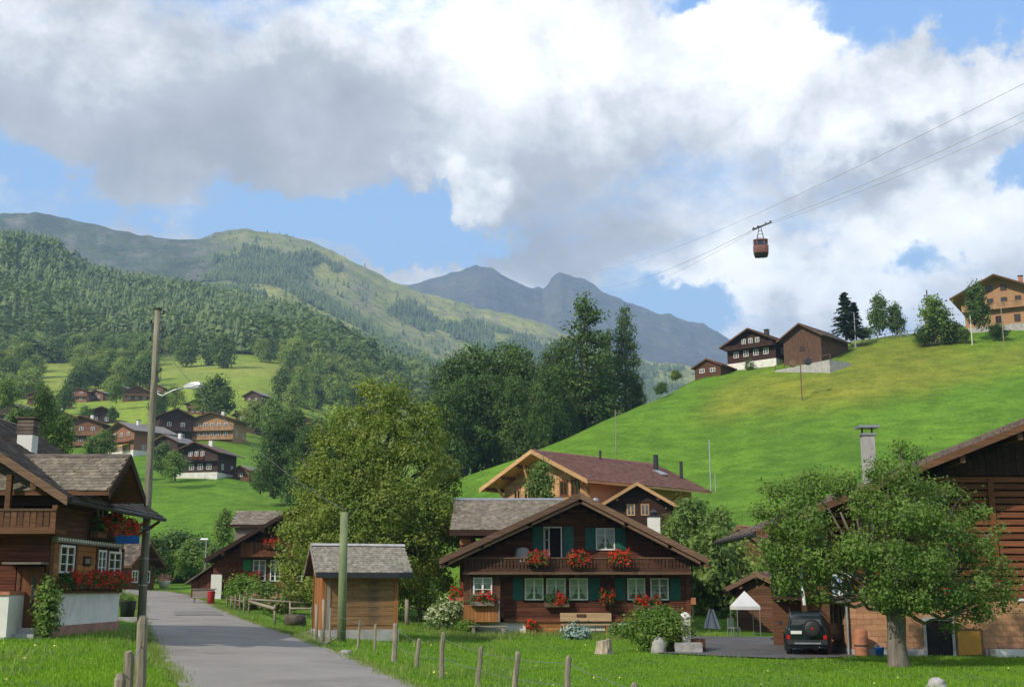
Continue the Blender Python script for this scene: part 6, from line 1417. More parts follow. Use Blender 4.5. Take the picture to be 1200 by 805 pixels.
# green pole
gb_ = hit(400, 752); gt_ = at(403.5, 600, gb_.y); dg = gt_ - gb_
gp = empty('green_pole', gb_, 0, 'plain moss green pole in front of the wooden hut', 'pole')
MB().tube([(0, 0, -.3), dg * .5, dg], [.175, .165, .155], 14).build('shaft', PAINTGREEN, gp, True)
MB().tube([dg + Vector((0, 0, -.1)), dg + Vector((0, 0, .18))], .02, 6).build('hook', METALD, gp)
def cable(name, label, a, b, sag, r, n=24, cat='cable', mat=None):
    a, b = Vector(a), Vector(b); pts = [a.lerp(b, i / n) - Vector((0, 0, sag * 4 * (i / n) * (1 - i / n))) for i in range(n + 1)]
    return tag(MB().tube([p - a for p in pts], r, 5).build(name, mat or METALD), label, cat), a
def wire(name, label, a, b, sag, r, n=24, mat=None, cat='wire'):
    o, a = cable(name, label, a, b, sag, r, n, cat, mat); o.location = a; return o
wire('overhead_wire', 'pale overhead wire slanting from the tall pole down to the green pole', pb + d * .9, gb_ + dg + Vector((0, 0, .1)), .7, .012, 24, WIRE)
for k, (f, yl, lab) in enumerate(((.985, 356, 'topmost thin wire leaving the tall pole towards the left'), (.93, 377, 'second thin wire from the top leaving the tall pole towards the left'), (.86, 402, 'third thin wire from the top leaving the tall pole towards the left'))):
    wire('overhead_wire', lab, pb + d * f, at(-180, yl - 25, YP + 14), .5, .008, 20, METALD)
# far street lamp
sb_ = hit(239, 690, 60); st_ = at(239, 632, sb_.y); hS = st_.z - sb_.z
sl_o = empty('street_lamp', sb_, 0, 'slim white street lamp left of the dark chalet', 'street lamp')
MB().tube([(0, 0, -.2), (0, 0, hS)], [.06, .045], 8).build('shaft', METAL, sl_o); MB().add([(-.5, -.12, hS - .02), (.15, -.12, hS - .02), (.15, .12, hS - .02), (-.5, .12, hS - .02), (-.42, -.08, hS + .12), (.1, -.08, hS + .1), (.1, .08, hS + .1), (-.42, .08, hS + .12)], [(3, 2, 1, 0), (4, 5, 6, 7), (0, 1, 5, 4), (1, 2, 6, 5), (2, 3, 7, 6), (3, 0, 4, 7)]).build('lamp_head', WHITE, sl_o)
# poles on the hill
def hill_pole(label, px, yt, yb, Y, r, mat, arm=False, name='hill_pole', lamps=False):
    b = at(px, yb, Y); b.z = min(b.z, gz(b.x, b.y)); t = at(px, yt, Y); h = t.z - b.z
    e = empty(name, b, 0, label, 'pole'); MB().tube([(0, 0, -.3), (0, 0, h)], [r, r * .8], 8).build('shaft', mat, e)
    if arm: MB().box(-.8, .8, -.05, .05, h - .3, h - .2).build('crossarm', mat, e)
    if lamps:
        for s in (-1, 1): MB().disc((s * 1.1, -.1, h - .6 + .15 * s), (0, -1, .2), .55, .3, 14, .5).build('round_box', METALD if s > 0 else W_TRIM, e)
        MB().bar((-1.1, 0, h - .6), (1.1, 0, h - .5), .09).build('crossarm', mat, e)
    return e
hp = hit(940, 470, 100); hill_pole('wooden pole with two round boxes below the hill barn', 940, 420, 470, hp.y, .10, W_TRIM, False, 'utility_pole', True)
hp = hit(833, 577, 90); hill_pole('pale slim pole on the green hill right of the larch chalet', 833, 515, 577, hp.y, .07, METAL)
hill_pole('short pale stake right of the pale slim pole', 838.5, 556, 578, hit(838, 578, 90).y, .05, METAL)
hp = hit(722, 533, 90); hill_pole('thin grey pole on the hill above the larch chalet roof', 722, 480, 535, hp.y, .07, W_GREY)
hill_pole('thin pole before the shorter spruce on the hill', 1002.5, 366, 398, 204, .08, METAL)
hill_pole('dark post standing on the crest left of the hilltop chalet', 1089, 340, 385, 208, .14, W_BLACK)
hill_pole('thin pole in front of the hilltop annex', 1175.5, 343, 392, 190, .08, W_GREY)
hill_pole('white marker pole beside the round headed tree on the hilltop', 1138, 368, 386, 193, .07, WHITE)
# rail fence along the crest
q0, q1 = at(1001, 399, 205), at(1072, 388, 212); fe = empty('rail_fence', q0, 0, 'thin rail fence running along the hill crest right of the spruces', 'fence')
nP = 9
for i in range(nP):
    q = q0.lerp(q1, i / (nP - 1)) - q0; q.z = gz(q0.x + q.x, q0.y + q.y) - q0.z; shared('fpost', lambda mb: mb.box(-.07, .07, -.07, .07, -.3, 1.25), W_GREY, 'post', fe, loc=q)
    if i:
        for zz2 in (.6, 1.15): MB().bar(prev + Vector((0, 0, zz2)), q + Vector((0, 0, zz2)), .09).build('rail', W_GREY, fe)
    prev = q

# ============================================================ ROADSIDE FENCES
def post_fence(label, items, strands, group=None, r=.055, name='wire_fence', extend=None):
    e = empty(name, (0, 0, 0), 0, label, 'fence'); tops = []
    b0 = hit(items[0][0], items[0][2]) if items[0][2] else None
    pts = []
    for k, (px, yt, yb, lean, rr) in enumerate(items):
        b = hit(px, yb) if yb <= 830 else None
        if b is None:
            Yb = yb - 1000; b = at(px, yt, Yb); b.z = gz(b.x, b.y)
        t = at(px + lean, yt, b.y); pts.append((b, t, rr))
    e.location = pts[0][0]
    for b, t, rr in pts:
        rr *= .84
        a = b - e.location; c = t - e.location; dd = c - a
        rq = random.Random(int(b.x * 100)); j_ = lambda: Vector((rq.uniform(-.25, .25) * rr, rq.uniform(-.25, .25) * rr, 0)); MB().tube([a - Vector((0, 0, .2)), a + dd * .3 + j_(), a + dd * .62 + j_(), a + dd * .95 + j_(), c + j_()], [rr * 1.08, rr * rq.uniform(.9, 1.05), rr * rq.uniform(.88, 1.0), rr * .9, rr * .62], 7).build('post', POSTWOOD, e)
    for f, rw in strands:
        for i in range(len(pts) - 1):
            a = pts[i][0].lerp(pts[i][1], f) - e.location; c = pts[i + 1][0].lerp(pts[i + 1][1], f) - e.location; n = 6
            MB().tube([a.lerp(c, j / n) + Vector((0, -.06, -.025 * 4 * (j / n) * (1 - j / n))) for j in range(n + 1)], rw, 5).build('wire', WIRE, e)
    return e
post_fence('wire fence on crooked grey posts across the front lawn', [(386, 712, 752, 2, .05), (419, 726, 760, 3, .055), (439, 731, 764, 1, .06), (461, 730, 777, 3, .105), (488, 748, 783, 3, .085), (517, 740, 795, 2, .085), (559, 757, 807, 5, .075), (602, 763, 822, 5, .085), (664, 768, 830, 2, .085), (742, 800, 1022, 2, .085)], ((.86, .006), (.45, .006)))
post_fence('pair of grey posts and a third one on the left road verge', [(140, 789, 1012.0, 0, .075), (150, 763, 1013.6, 1, .075), (167, 722, 1014.8, 2, .085)], ((.8, .008),))
# rustic garden fence
def rail_fence(label, name, posts, rails, r=.06):
    pts = [(hit(a, c), b) for a, b, c in posts]; e = empty(name, pts[0][0], 0, label, 'fence'); tp = []
    for (p, yt) , (a, b, c) in zip(pts, posts):
        t = at(a, b, p.y) - e.location; q = p - e.location; MB().tube([q - Vector((0, 0, .2)), t], [r, r * .85], 8).build('post', POSTWOOD, e, True); tp.append((q, t))
    for i, j, f, rr in rails: MB().tube([tp[i][0].lerp(tp[i][1], f) + Vector((0, -.07, 0)), tp[j][0].lerp(tp[j][1], f) + Vector((0, -.07, 0))], rr, 8).build('rail', POSTWOOD, e, True)
    return e
rail_fence('rustic log rail fence of the flower garden behind the road', 'rail_fence', [(292, 701, 718), (322, 708, 732), (340, 705, 724), (365, 706, 722), (375, 704, 726)], [(0, 1, .8, .08), (0, 3, .95, .06), (2, 4, .6, .05)])
rail_fence('row of short crooked garden pickets along the flower bed', 'picket_fence', [(266, 697, 711), (271, 698, 713), (276, 697, 714), (281, 698, 716), (286, 699, 718)], [(0, 4, .7, .03)], .05)
rail_fence('short broken rail fence with a thick orange-brown post right of the hut', 'rail_fence', [(477, 702, 732), (492, 712, 727), (506, 711, 726)], [(0, 2, .72, .06), (1, 2, .35, .05)], .13)
rail_fence('leaning grey boards propped at the left corner of the hut', 'board_stack', [(371, 708, 752), (379, 702, 754)], [], .06)
# things by the road
def log_thing():
    o = hit(345, 734); e = empty('log', o, R(8), 'short thick hollow log lying in the grass beside the garden fence', 'log'); r = .28
    MB().disc((0, 0, r), (1, .1, 0), r, .95, 16, r * .95).build('trunk_piece', BARK, e, True); MB().disc((.50, .05, r), (1, .1, 0), r * .75, .04, 14).build('cut_face', W_GREY, e)
log_thing()
o = hit(238, 707); e = empty('wooden_cart', o, R(10), 'grey wooden box cart standing at the road edge before the lean-to', 'cart')
MB().box(-.65, .65, -.3, .3, .35, .85).build('box', W_GREYX, e); MB().box(-.75, .75, -.36, .36, .86, .92).build('lid', W_GREYX, e)
for x in (-.55, .55):
    for y in (-.22, .22): box('leg', W_GREYX, e, x - .05, x + .05, y - .05, y + .05, -.05, .349)
o = hit(247, 708); e = empty('red_bin', o, 0, 'small red waste bin beside the grey cart', 'bin'); MB().lathe((0, 0, 0), [(.2, 0), (.24, .7), (.25, .72)], 14).build('bin_body', plain('red_plastic', (.50, .03, .03), .45, 4, .1, 0, .4), e, True); MB().lathe((0, 0, .721), [(.26, 0), (.24, .07), (.03, .11)], 14).build('lid', plain('dark_red_plastic', (.35, .02, .02), .45, 4, .1), e, True)
o = hit(149, 724); e = empty('planter_box', o, 0, 'dark planter tub beyond the farmhouse by the road', 'planter'); MB().lathe((0, 0, 0), [(.30, 0), (.38, .75), (.40, .78), (.34, .78), (.30, .7)], 14).build('tub', METALD, e, True)
MB().lathe((0, 0, .7), [(.29, 0), (.3, .04)], 12).build('soil', HEDGE_IN, e)
o = hit(152, 727); e = empty('stone_slab', o + Vector((.3, -.8, 0)), R(5), 'pale stone step slab at the far end of the farmhouse', 'slab'); MB().box(-.6, .6, -.35, .35, -.1, .16).build('slab', CONC, e)
bs = Vector((FX + .85, at(151, 632, 42).y, 0)); bs = atX(151, 632, FX + 1.35)
e = empty('blue_sign', bs, R(0), 'blank blue street sign board sticking out from the farmhouse corner', 'sign'); MB().box(-.45, .36, -.02, .02, -.14, .13).build('panel', BLUE, e); MB().bar((-.45, .03, -.02), (-1.4, .06, -.02), .04).build('bracket', METALD, e)
chalet('grey_roof_house', 'low house with a broad grey roof glimpsed under the farmhouse gutter', 'house', 163, 691, 90, R(80), 4.6, 6, 1.7, 1.7, .5, W_BROWN, RF1, SHINGLE_D, ((.5, .9, 2),), (), 0, None, WHITE, None, None, 0, .7, (.35, .35))
o = hit(192, 689, 70); e = empty('flower_tub', o, 0, 'white tub with a few reddish flowers at the far bend of the road', 'planter'); MB().lathe((0, 0, 0), [(.35, 0), (.5, .5), (.52, .6), (.42, .6)], 12).build('tub', PLASTER, e, True)
link('blossom', npmesh('blossom', *crown_cloud([(0, 0, .75, .45, .45, .3)], 240, .07, 3, .6, 5)), L_PINK, e)

# ============================================================ IN FRONT OF THE BIG CHALET
e = empty('garden_bench', onwall(687, 744, Y0 - .5) * 1.0, 0, 'light wooden bench with a log back at the white chalet base', 'bench'); e.location.z = gz(e.location.x, e.location.y)
W_BENCH = wood('bench_wood', (.42, .29, .16), .25)
box('seat', W_BENCH, e, -1.2, 1.2, -.22, .22, .40, .46); MB().box(-1.25, 1.25, .2, .27, .58, .98).build('backrest', W_BENCH, e)
for x in (-1.0, 1.0): box('leg', W_HONEY, e, x - .06, x + .06, -.2, .27, -.05, .399)
MB().box(-.45, .0, .15, .199, .80, .92).build('carving', W_BROWN, e)
e = empty('grey_bench', onwall(571, 740, Y0 - 1.15), 0, 'low weathered grey bench under the pantry bay', 'bench'); e.location.z = gz(e.location.x, e.location.y)
box('seat', W_GREYX, e, -.85, .95, -.2, .2, .38, .44)
for x in (-.65, .75): box('leg', W_GREYX, e, x - .08, x + .08, -.17, .17, -.05, .379)
o = hit(708, 766); e = empty('tree_stump', o, 0, 'pale sawn tree stump on the lawn before the chalet', 'stump')
rg = np.random.default_rng(5); st = MB(); n = 14
vs = []
for z, r in ((-.1, .42), (.08, .34), (.3, .30), (.50, .29)):
    for k in range(n): a = 2 * math.pi * k / n; q = r * (1 + .10 * math.sin(3 * a + z) + .06 * rg.normal()); vs.append((q * math.cos(a), q * math.sin(a), z + (.05 * math.cos(a) if z > .4 else 0)))
st.add(vs, [(i * n + k, i * n + (k + 1) % n, (i + 1) * n + (k + 1) % n, (i + 1) * n + k) for i in range(3) for k in range(n)] + [tuple(range(3 * n, 4 * n))]); st.build('stump_wood', plain('pale_stump', (.42, .33, .23), .9, 4, .35, .5, .2, 0, 0, 0, (4, 4, 1)), e)
def rock(label, px, py, w, h, seed, mat=STONE, name='boulder'):
    o = hit(px, py); rg = np.random.default_rng(seed); vs = []; n = 12; m = 7
    for i in range(m):
        t = i / (m - 1); ph = math.pi * .5 * t
        for k in range(n): a = 2 * math.pi * k / n; q = 1 + .16 * rg.normal() * (1 - t * .5); vs.append((w / 2 * math.cos(ph) ** .7 * math.cos(a) * q, w / 2 * math.cos(ph) ** .7 * math.sin(a) * q * .8, h * math.sin(ph) * (1 + .05 * rg.normal()) - .08 * (i == 0)))
    e = MB().add(vs, [(i * n + k, i * n + (k + 1) % n, (i + 1) * n + (k + 1) % n, (i + 1) * n + k) for i in range(m - 1) for k in range(n)] + [tuple(range((m - 1) * n, m * n))]).build(name, mat, None, True); e.location = o; return tag(e, label, 'rock')
rock('grey rounded boulder in front of the bright green bush', 773, 765, .62, .60, 11)
rock('small flat stone half sunk in the verge beside the road fork', 405, 768, .5, .18, 12)
rock('round topped pale stone at the lower right edge of the lawn', 1098, 806, .5, .25, 13)
o = hit(804, 764); e = empty('stone_fountain', o, 0, 'whitish stone fountain post with a trough right of the bright green bush', 'fountain')
MB().box(-.17, .17, -.17, .17, -.1, 1.25).lathe((0, 0, 1.25), [(.22, 0), (.24, .08), (.15, .2), (.04, .26)], 12).build('pillar', PLASTER, e); MB().tube([(0, -.17, .95), (.0, -.42, .95), (0, -.46, .88)], .03, 8).build('spout', METALD, e)
t = MB().box(-.5, .5, -.9, -.25, -.1, .38); t.build('basin', STONE, e); MB().box(.18, .75, -.1, .3, -.1, .5).build('side_block', W_BROWN, e)

# ============================================================ YARD: CANOPY, TENT, CHAIRS
o = hit(874, 738); o = Vector((at(874, 738, 59).x, 59, gz(at(874, 738, 59).x, 59))); e = empty('canopy_tent', o, R(6), 'white peaked garden canopy on four thin poles beside the timber shed', 'canopy')
wC = .58; hC = 1.35 + (at(874, 710, 59).z - o.z) - 1.35; pk = at(872, 692, 59).z - o.z
MB().add([(-wC, -wC, hC), (wC, -wC, hC), (wC, wC, hC), (-wC, wC, hC), (0, 0, pk), (-wC, -wC, hC - .16), (wC, -wC, hC - .16), (wC, wC, hC - .16), (-wC, wC, hC - .16)], [(0, 1, 4), (1, 2, 4), (2, 3, 4), (3, 0, 4), (5, 6, 1, 0), (6, 7, 2, 1), (7, 8, 3, 2), (8, 5, 0, 3)]).build('canopy_roof', CANVAS, e)
for sx in (-1, 1):
    for sy in (-1, 1): MB().tube([(sx * wC * .95, sy * wC * .95, -.1), (sx * wC * .95, sy * wC * .95, hC)], .022, 6).build('pole', METAL, e)
def white_chair(label, x, y, rz):
    e = empty('garden_chair', (x, y, gz(x, y)), rz, label, 'chair')
    box('seat', METAL, e, -.22, .22, -.22, .22, .42, .46); 
    for k in range(4): box('back_slat', METAL, e, -.20 + .11 * k, -.13 + .11 * k, .2, .23, .461, .9)
    for a in (-.2, .2):
        for b in (-.2, .2): box('leg', METAL, e, a - .02, a + .02, b - .02, b + .02, -.03, .419)
white_chair('grey garden chair left of the canopy pole', o.x - .75, o.y - 1.0, .6)
o = Vector((at(834, 733, 63).x, 63, 0)); o.z = gz(o.x, o.y); e = empty('white_tarp', o, R(-10), 'white cloth tent under the trees right of the big chalet', 'tent'); e.scale = (.8, .8, .85)
MB().add([(-.55, -.4, -.1), (.6, -.4, -.1), (.6, .5, -.1), (-.55, .5, -.1), (-.15, 0, 1.15), (.15, .05, 1.1)], [(0, 1, 5, 4), (1, 2, 5), (2, 3, 4, 5), (3, 0, 4)]).build('cloth', CANVAS, e)
for x in (-.3, .35): MB().tube([(x, -.42, -.05), (0, 0, 1.16)], .02, 6).build('tent_pole', METALD, e)
o = hit(1031, 770); e = empty('blue_bucket', at(1031, 768, YBn - .5), 0, 'small blue bucket at the foot of the barn wall', 'bucket'); e.location.z = gz(e.location.x, e.location.y); MB().lathe((0, 0, 0), [(.13, 0), (.18, .33), (.19, .34), (.165, .34), (.12, .04)], 14).build('bucket_body', BLUE, e, True); MB().tube([(-.18, 0, .33), (-.12, 0, .42), (0, 0, .46), (.12, 0, .42), (.18, 0, .33)], .008, 5).build('handle', METAL, e)
e = empty('gas_cylinder', at(1010, 768, YBn - .55), 0, 'brownish tall barrel by the corner of the barn', 'barrel'); e.location.z = gz(e.location.x, e.location.y); MB().lathe((0, 0, 0), [(.24, 0), (.25, .05), (.25, .85), (.2, .98), (.06, 1.02)], 16).build('barrel_body', TERRA, e, True); MB().disc((0, 0, .4), (0, 0, 1), .262, .05, 16).build('hoop', METALD, e)

# ============================================================ CAR
o = hit(947, 769); e = empty('parked_car', Vector((o.x, o.y, o.z + .05)), R(-11), 'dark green compact off-road car seen from behind, spare wheel on its tailgate', 'car')
def loft(sections, mat, name, parent, bev=.05, seg=3):
    """body skin through left-right symmetric half outlines [(x, z)...] at each y"""
    vs = []; k = len(sections[0][1]) * 2
    for y, half in sections:
        ring = [(x, y, z) for x, z in half] + [(-x, y, z) for x, z in reversed(half)]; vs += ring
    fs = [(i * k + j, i * k + (j + 1) % k, (i + 1) * k + (j + 1) % k, (i + 1) * k + j) for i in range(len(sections) - 1) for j in range(k)]
    fs += [tuple(reversed(range(k))), tuple(range((len(sections) - 1) * k, len(sections) * k))]
    ob = MB().add(vs, fs).build(name, mat, parent, True)
    m = ob.modifiers.new('bevel', 'BEVEL'); m.width = bev; m.segments = seg; m.limit_method = 'ANGLE'; m.angle_limit = R(25)
    return ob
CW = .76; e.scale = (.94, .94, .94)
low = lambda w, zt: [(w - .06, .38), (w, .48), (w + .02, .72), (w, zt - .08), (w - .05, zt)]
body = loft([(0.05, low(CW - .05, 1.02)), (.12, low(CW, 1.04)), (1.2, low(CW + .01, 1.04)), (2.5, low(CW + .01, 1.03)), (2.75, low(CW, 1.0)), (3.6, low(CW - .02, .95)), (3.78, low(CW - .12, .84))], CARPAINT, 'body', e)
cab = loft([(0.10, [(CW - .06, 1.0), (CW - .06, 1.06), (CW - .10, 1.12)]), (.16, [(CW - .06, 1.0), (CW - .09, 1.25), (CW - .15, 1.50)]), (.26, [(CW - .06, 1.0), (CW - .10, 1.3), (CW - .20, 1.65)]), (1.9, [(CW - .05, 1.0), (CW - .10, 1.3), (CW - .20, 1.66)]), (2.2, [(CW - .05, 1.0), (CW - .09, 1.28), (CW - .18, 1.55)]), (2.62, [(CW - .05, 1.0), (CW - .06, 1.02), (CW - .07, 1.04)])], CARPAINT, 'cabin', e, .035)
CGL = plain('car_glass', (.30, .33, .34), .08, 3, .2, 0, .8, .75)
MB().add([(-.58, .093, 1.14), (.58, .093, 1.14), (.50, .172, 1.53), (-.50, .172, 1.53)], [(0, 1, 2, 3)]).add([(-.58, .12, 1.14), (.58, .12, 1.14), (.50, .20, 1.53), (-.50, .20, 1.53)], [(3, 2, 1, 0)]).build('rear_window', CGL, e)
for s in (-1, 1):
    xs = lambda z: s * (CW - .055 - (z - 1.0) * .145 + .006)
    for y0, y1 in ((.42, 1.12), (1.2, 1.98)):
        MB().add([(xs(1.1), y0, 1.1), (xs(1.1), y1, 1.1), (xs(1.52) , y1 - .05, 1.50), (xs(1.52), y0 + .05, 1.50), (xs(1.1) - s * .02, y0, 1.1), (xs(1.1) - s * .02, y1, 1.1), (xs(1.52) - s * .02, y1 - .05, 1.5), (xs(1.52) - s * .02, y0 + .05, 1.5)], [(0, 1, 2, 3), (7, 6, 5, 4)]).build('side_window', CGL, e)
    MB().box(s * (CW - .06) - .09, s * (CW - .06) + .05, .0, .09, .60, .76).build('tail_lamp', LAMPRED, e)
    MB().box(s * .86 - .0 * s, s * .86 + .17 * s, 2.2, 2.32, 1.08, 1.24).build('mirror', METALD, e)
    MB().tube([(s * .6, .35, 1.66), (s * .6, .45, 1.73), (s * .6, 1.75, 1.74), (s * .6, 1.85, 1.67)], .02, 6).build('roof_rail', METALD, e)
    MB().bar((s * (CW + .0), .75, .46), (s * (CW + .0), 2.9, .46), .06, .12).build('sill', METALD, e)
    for y in (.68, 3.02):
        wh = MB().lathe((0, 0, 0), [(.20, -.11), (.30, -.115), (.335, -.08), (.335, .08), (.30, .115), (.20, .11)], 20)
        w = wh.build('wheel', RUBBER, e, True); w.location = (s * (CW - .07), y, .335); w.rotation_euler = (0, R(90), 0)
        MB().lathe((0, 0, 0), [(.02, -.09), (.195, -.10), (.198, .10), (.02, .09)], 14).build('rim', METAL, w)
    MB().add([(s * (CW + .015), y_ + .42 * math.cos(a), .34 + .42 * math.sin(a)) for y_ in (.68, 3.02) for a in [math.pi * i / 8 for i in range(9)]] + [(s * (CW + .06), y_ + .46 * math.cos(a), .34 + .46 * math.sin(a)) for y_ in (.68, 3.02) for a in [math.pi * i / 8 for i in range(9)]], [(b + i, b + i + 1, 18 + b + i + 1, 18 + b + i) for b in (0, 9) for i in range(8)]).build('wheel_arch', METALD, e)
MB().box(-CW, CW, -.12, .1, .40, .58).build('rear_bumper', METALD, e)
MB().box(-.62, -.2, -.02, .052, .80, .92).build('number_plate', PLATE, e)
sw = MB().lathe((0, 0, 0), [(.06, -.12), (.30, -.12), (.345, -.08), (.345, .07), (.30, .11), (.10, .115)], 22).build('spare_wheel', RUBBER, e, True); sw.location = (.20, -.09, 1.02); sw.rotation_euler = (R(90), 0, 0)
MB().lathe((0, 0, 0), [(.01, .118), (.10, .122), (.27, .118), (.28, .112)], 18).build('wheel_cover', METALD, sw, True)
MB().disc((0, 0, .128), (0, 0, 1), .05, .012, 12).build('badge', LAMPRED, sw)
MB().bar((-.35, .06, 1.12), (.1, .1, 1.25), .015).build('wiper', METALD, e)
MB().tube([(.45, -.02, .30), (.45, .3, .32)], .03, 8).build('exhaust', METAL, e)
MB().box(-CW + .05, CW - .05, .1, 3.6, .24, .39).build('underbody', METALD, e)
MB().box(-.5, .5, -.14, -.118, .42, .48).build('bumper_step', METAL, e)

# ============================================================ CABLE CAR
YC = 235.0; c0 = at(892, 300, YC); s_ = YC / FPX
cc = empty('cable_car', c0, R(-12), 'small faded red cable car cabin hanging from the ropeway in the sky', 'cable car'); cc.scale = (s_ / .10714 * .92,) * 3
cw2, cd2, chh = 1.05, 1.25, 2.35
prof = lambda k: [(-cw2 * k[0], -cd2 * k[0]), (-cw2 * k[0] * .55, -cd2 * k[0] * 1.18), (cw2 * k[0] * .55, -cd2 * k[0] * 1.18), (cw2 * k[0], -cd2 * k[0]), (cw2 * k[0], cd2 * k[0]), (cw2 * k[0] * .55, cd2 * k[0] * 1.18), (-cw2 * k[0] * .55, cd2 * k[0] * 1.18), (-cw2 * k[0], cd2 * k[0])]
def cab_ring(levels, mat, name, parent):
    vs = []
    for k, z in levels: vs += [(x, y, z) for x, y in prof((k,))]
    return MB().add(vs, [(i * 8 + j, i * 8 + (j + 1) % 8, (i + 1) * 8 + (j + 1) % 8, (i + 1) * 8 + j) for i in range(len(levels) - 1) for j in range(8)] + [tuple(reversed(range(8))), tuple(range((len(levels) - 1) * 8, len(levels) * 8))]).build(name, mat, parent)
cab_ring([(.78, 0), (.86, .12), (.88, .22)], W_BLACK, 'floor_pan', cc)
cb = cab_ring([(.90, .221), (1.0, .75), (1.03, 1.12), (.9, 1.25)], PINKSALMON, 'cabin', cc)
cab_ring([(.86, 1.251), (.84, 1.90)], GLASSD, 'window_band', cc)
for x, y in prof((.875,)): box('window_post', PINKSALMON, cc, x - .06, x + .06, y - .06, y + .06, 1.251, 1.95)
cab_ring([(.92, 1.951), (.98, 2.05), (.80, 2.22), (.3, 2.32)], PINKSALMON, 'cabin_roof', cc)
hz2 = at(892, 267, YC).z - c0.z
hz2 /= cc.scale[0]
for x0_, x1_ in ((-.55, -.12), (.55, .12)):
    for y in (-.28, .28): MB().bar((x0_, y, 2.2), (x1_, y * .5, hz2), .075).build('hanger_arm', METALD, cc)
for f in (.25, .5, .75): z = 2.2 + (hz2 - 2.2) * f; x = .55 - .43 * f; MB().bar((-x, 0, z), (x, 0, z), .06).build('hanger_rung', METALD, cc)
k0, k1 = at(882, 269.5, YC) - c0, at(904, 260.5, YC) - c0
Mi = Matrix.Rotation(R(12), 4, 'Z')
k0, k1 = Mi @ k0 / cc.scale[0], Mi @ k1 / cc.scale[0]
MB().bar(k0, k1, .16, .22).build('carriage', METALD, cc)
for f in (.05, .3, .7, .95): q = k0.lerp(k1, f); MB().disc(q + Vector((0, 0, .12)), (0, 1, 0), .17, .12, 12).build('sheave', METALD, cc)
def rope(label, a, b, sag, r, g=None): return wire('ropeway_cable', label, a, b, sag, r, 40, CABLEGREY, 'cable')
far = lambda px, py: at(px, py, 900)
rope('upper ropeway cable crossing the clouds to the upper right', far(664, 322), at(1290, 52, 180), 9, .05)
rope('lower ropeway track cable that carries the cabin', at(700, 338, 620), at(893, 264, YC), 3, .05)
rope('lower ropeway track cable running on from the cabin to the right', at(893, 264, YC), at(1290, 88, 175), 1.0, .045)
rope('haul rope just under the track cable left of the cabin', at(702, 343, 620), at(884, 270, YC), 4, .035)
rope('haul rope just under the track cable right of the cabin', at(904, 262, YC), at(1290, 98, 175), 1.3, .035)

# ============================================================ GRASS
def grass(name, label, region, n, hmin, hmax, mat, seed, wid=.012, test=None, lean=.35):
    rg = np.random.default_rng(seed); (x0, x1, y0, y1) = region
    # more blades where the picture is nearer
    x = rg.uniform(x0, x1, n); y = y0 + (y1 - y0) * rg.uniform(size=n) ** 1.25
    ok = ~inpoly(x, y, ROADPOLY) & ~inpoly(x, y, YARDPOLY) & (np.abs(x / np.maximum(y, 1)) < .46)
    if test is not None: ok &= test(x, y)
    x, y = x[ok], y[ok]; z = ground_arr(x, y); m = len(x)
    pat = fbm(x / 1.6, y / 1.6, seed, 3)
    h = rg.uniform(hmin, hmax, m) * (.55 + .9 * pat); a = rg.uniform(0, 2 * math.pi, m); w = wid * rg.uniform(.7, 1.4, m); l = rg.normal(size=(m, 2)) * lean * h[:, None]
    dx, dy = np.cos(a) * w, np.sin(a) * w
    v = np.stack([np.stack([x - dx, y - dy, z - .01], 1), np.stack([x + dx, y + dy, z - .01], 1), np.stack([x + l[:, 0], y + l[:, 1], z + h], 1)], 1).reshape(-1, 3)
    return tag(link(name, npmesh(name, v, np.arange(3 * m).reshape(m, 3)), mat), label, None, None, 'stuff')
inbuild = lambda x, y: ~((y > 59.8) & (x > -4) & (x < 9.5)) & ~((x > 12.9) & (y > 45.8))
grass('lawn_grass', 'short bright green lawn grass', (-12, 28, 22, 58), 230000, .03, .095, L_GRASS, 201, .016, inbuild)
grass('lawn_grass', 'bright green grass of the raised lawn on the left', (-22, -3, 14, 40), 130000, .03, .10, L_GRASS, 202, .015, lambda x, y: (x < -14.6) & (y < 37) | (x >= -14.6) & (x < -3.2))
grass('tall_grass', 'unmown grass at the foot of the big chalet', (-5.5, 10, 53.5, 59.6), 15000, .10, .30, L_GRASST, 203, .014, lambda x, y: (fbm(x / 1.5, y / 1.5, 7, 3) > .42) & (y > 56.2 + 1.6 * np.sin(x)))
grass('tall_grass', 'taller grass and weeds of the verge along fence and hut', (-14, 0, 24, 75), 22000, .10, .28, L_GRASST, 204, .014, lambda x, y: (fbm(x / 2, y / 2, 9, 3) > .5))

def edge_pts(line, n, sp, seed):
    rg = np.random.default_rng(seed); p = np.array(line, float); d = np.concatenate([[0], np.cumsum(np.hypot(*np.diff(p, axis=0).T))]); t = rg.uniform(np.interp(20, p[:, 1][np.argsort(p[:, 1])], d[np.argsort(p[:, 1])]) if False else 0, d[-1], n)
    return np.interp(t, d, p[:, 0]) + rg.normal(size=n) * sp, np.interp(t, d, p[:, 1]) + rg.normal(size=n) * sp
xs, ys = [], []
for k_, ln in enumerate((ROAD_L, ROAD_R)):
    a_, b_ = edge_pts(ln, 26000, .16, 300 + k_); xs.append(a_); ys.append(b_)
x = np.concatenate(xs); y = np.concatenate(ys); m_ = (y > 18) & (fbm(x * 1.3, y * 1.3, 17, 3) > .40); x, y = x[m_], y[m_]; m = len(x)
rg = np.random.default_rng(333); z = ground_arr(x, y); h = rg.uniform(.04, .13, m); a = rg.uniform(0, 6.28, m); w = .014; l = rg.normal(size=(m, 2)) * .4 * h[:, None]
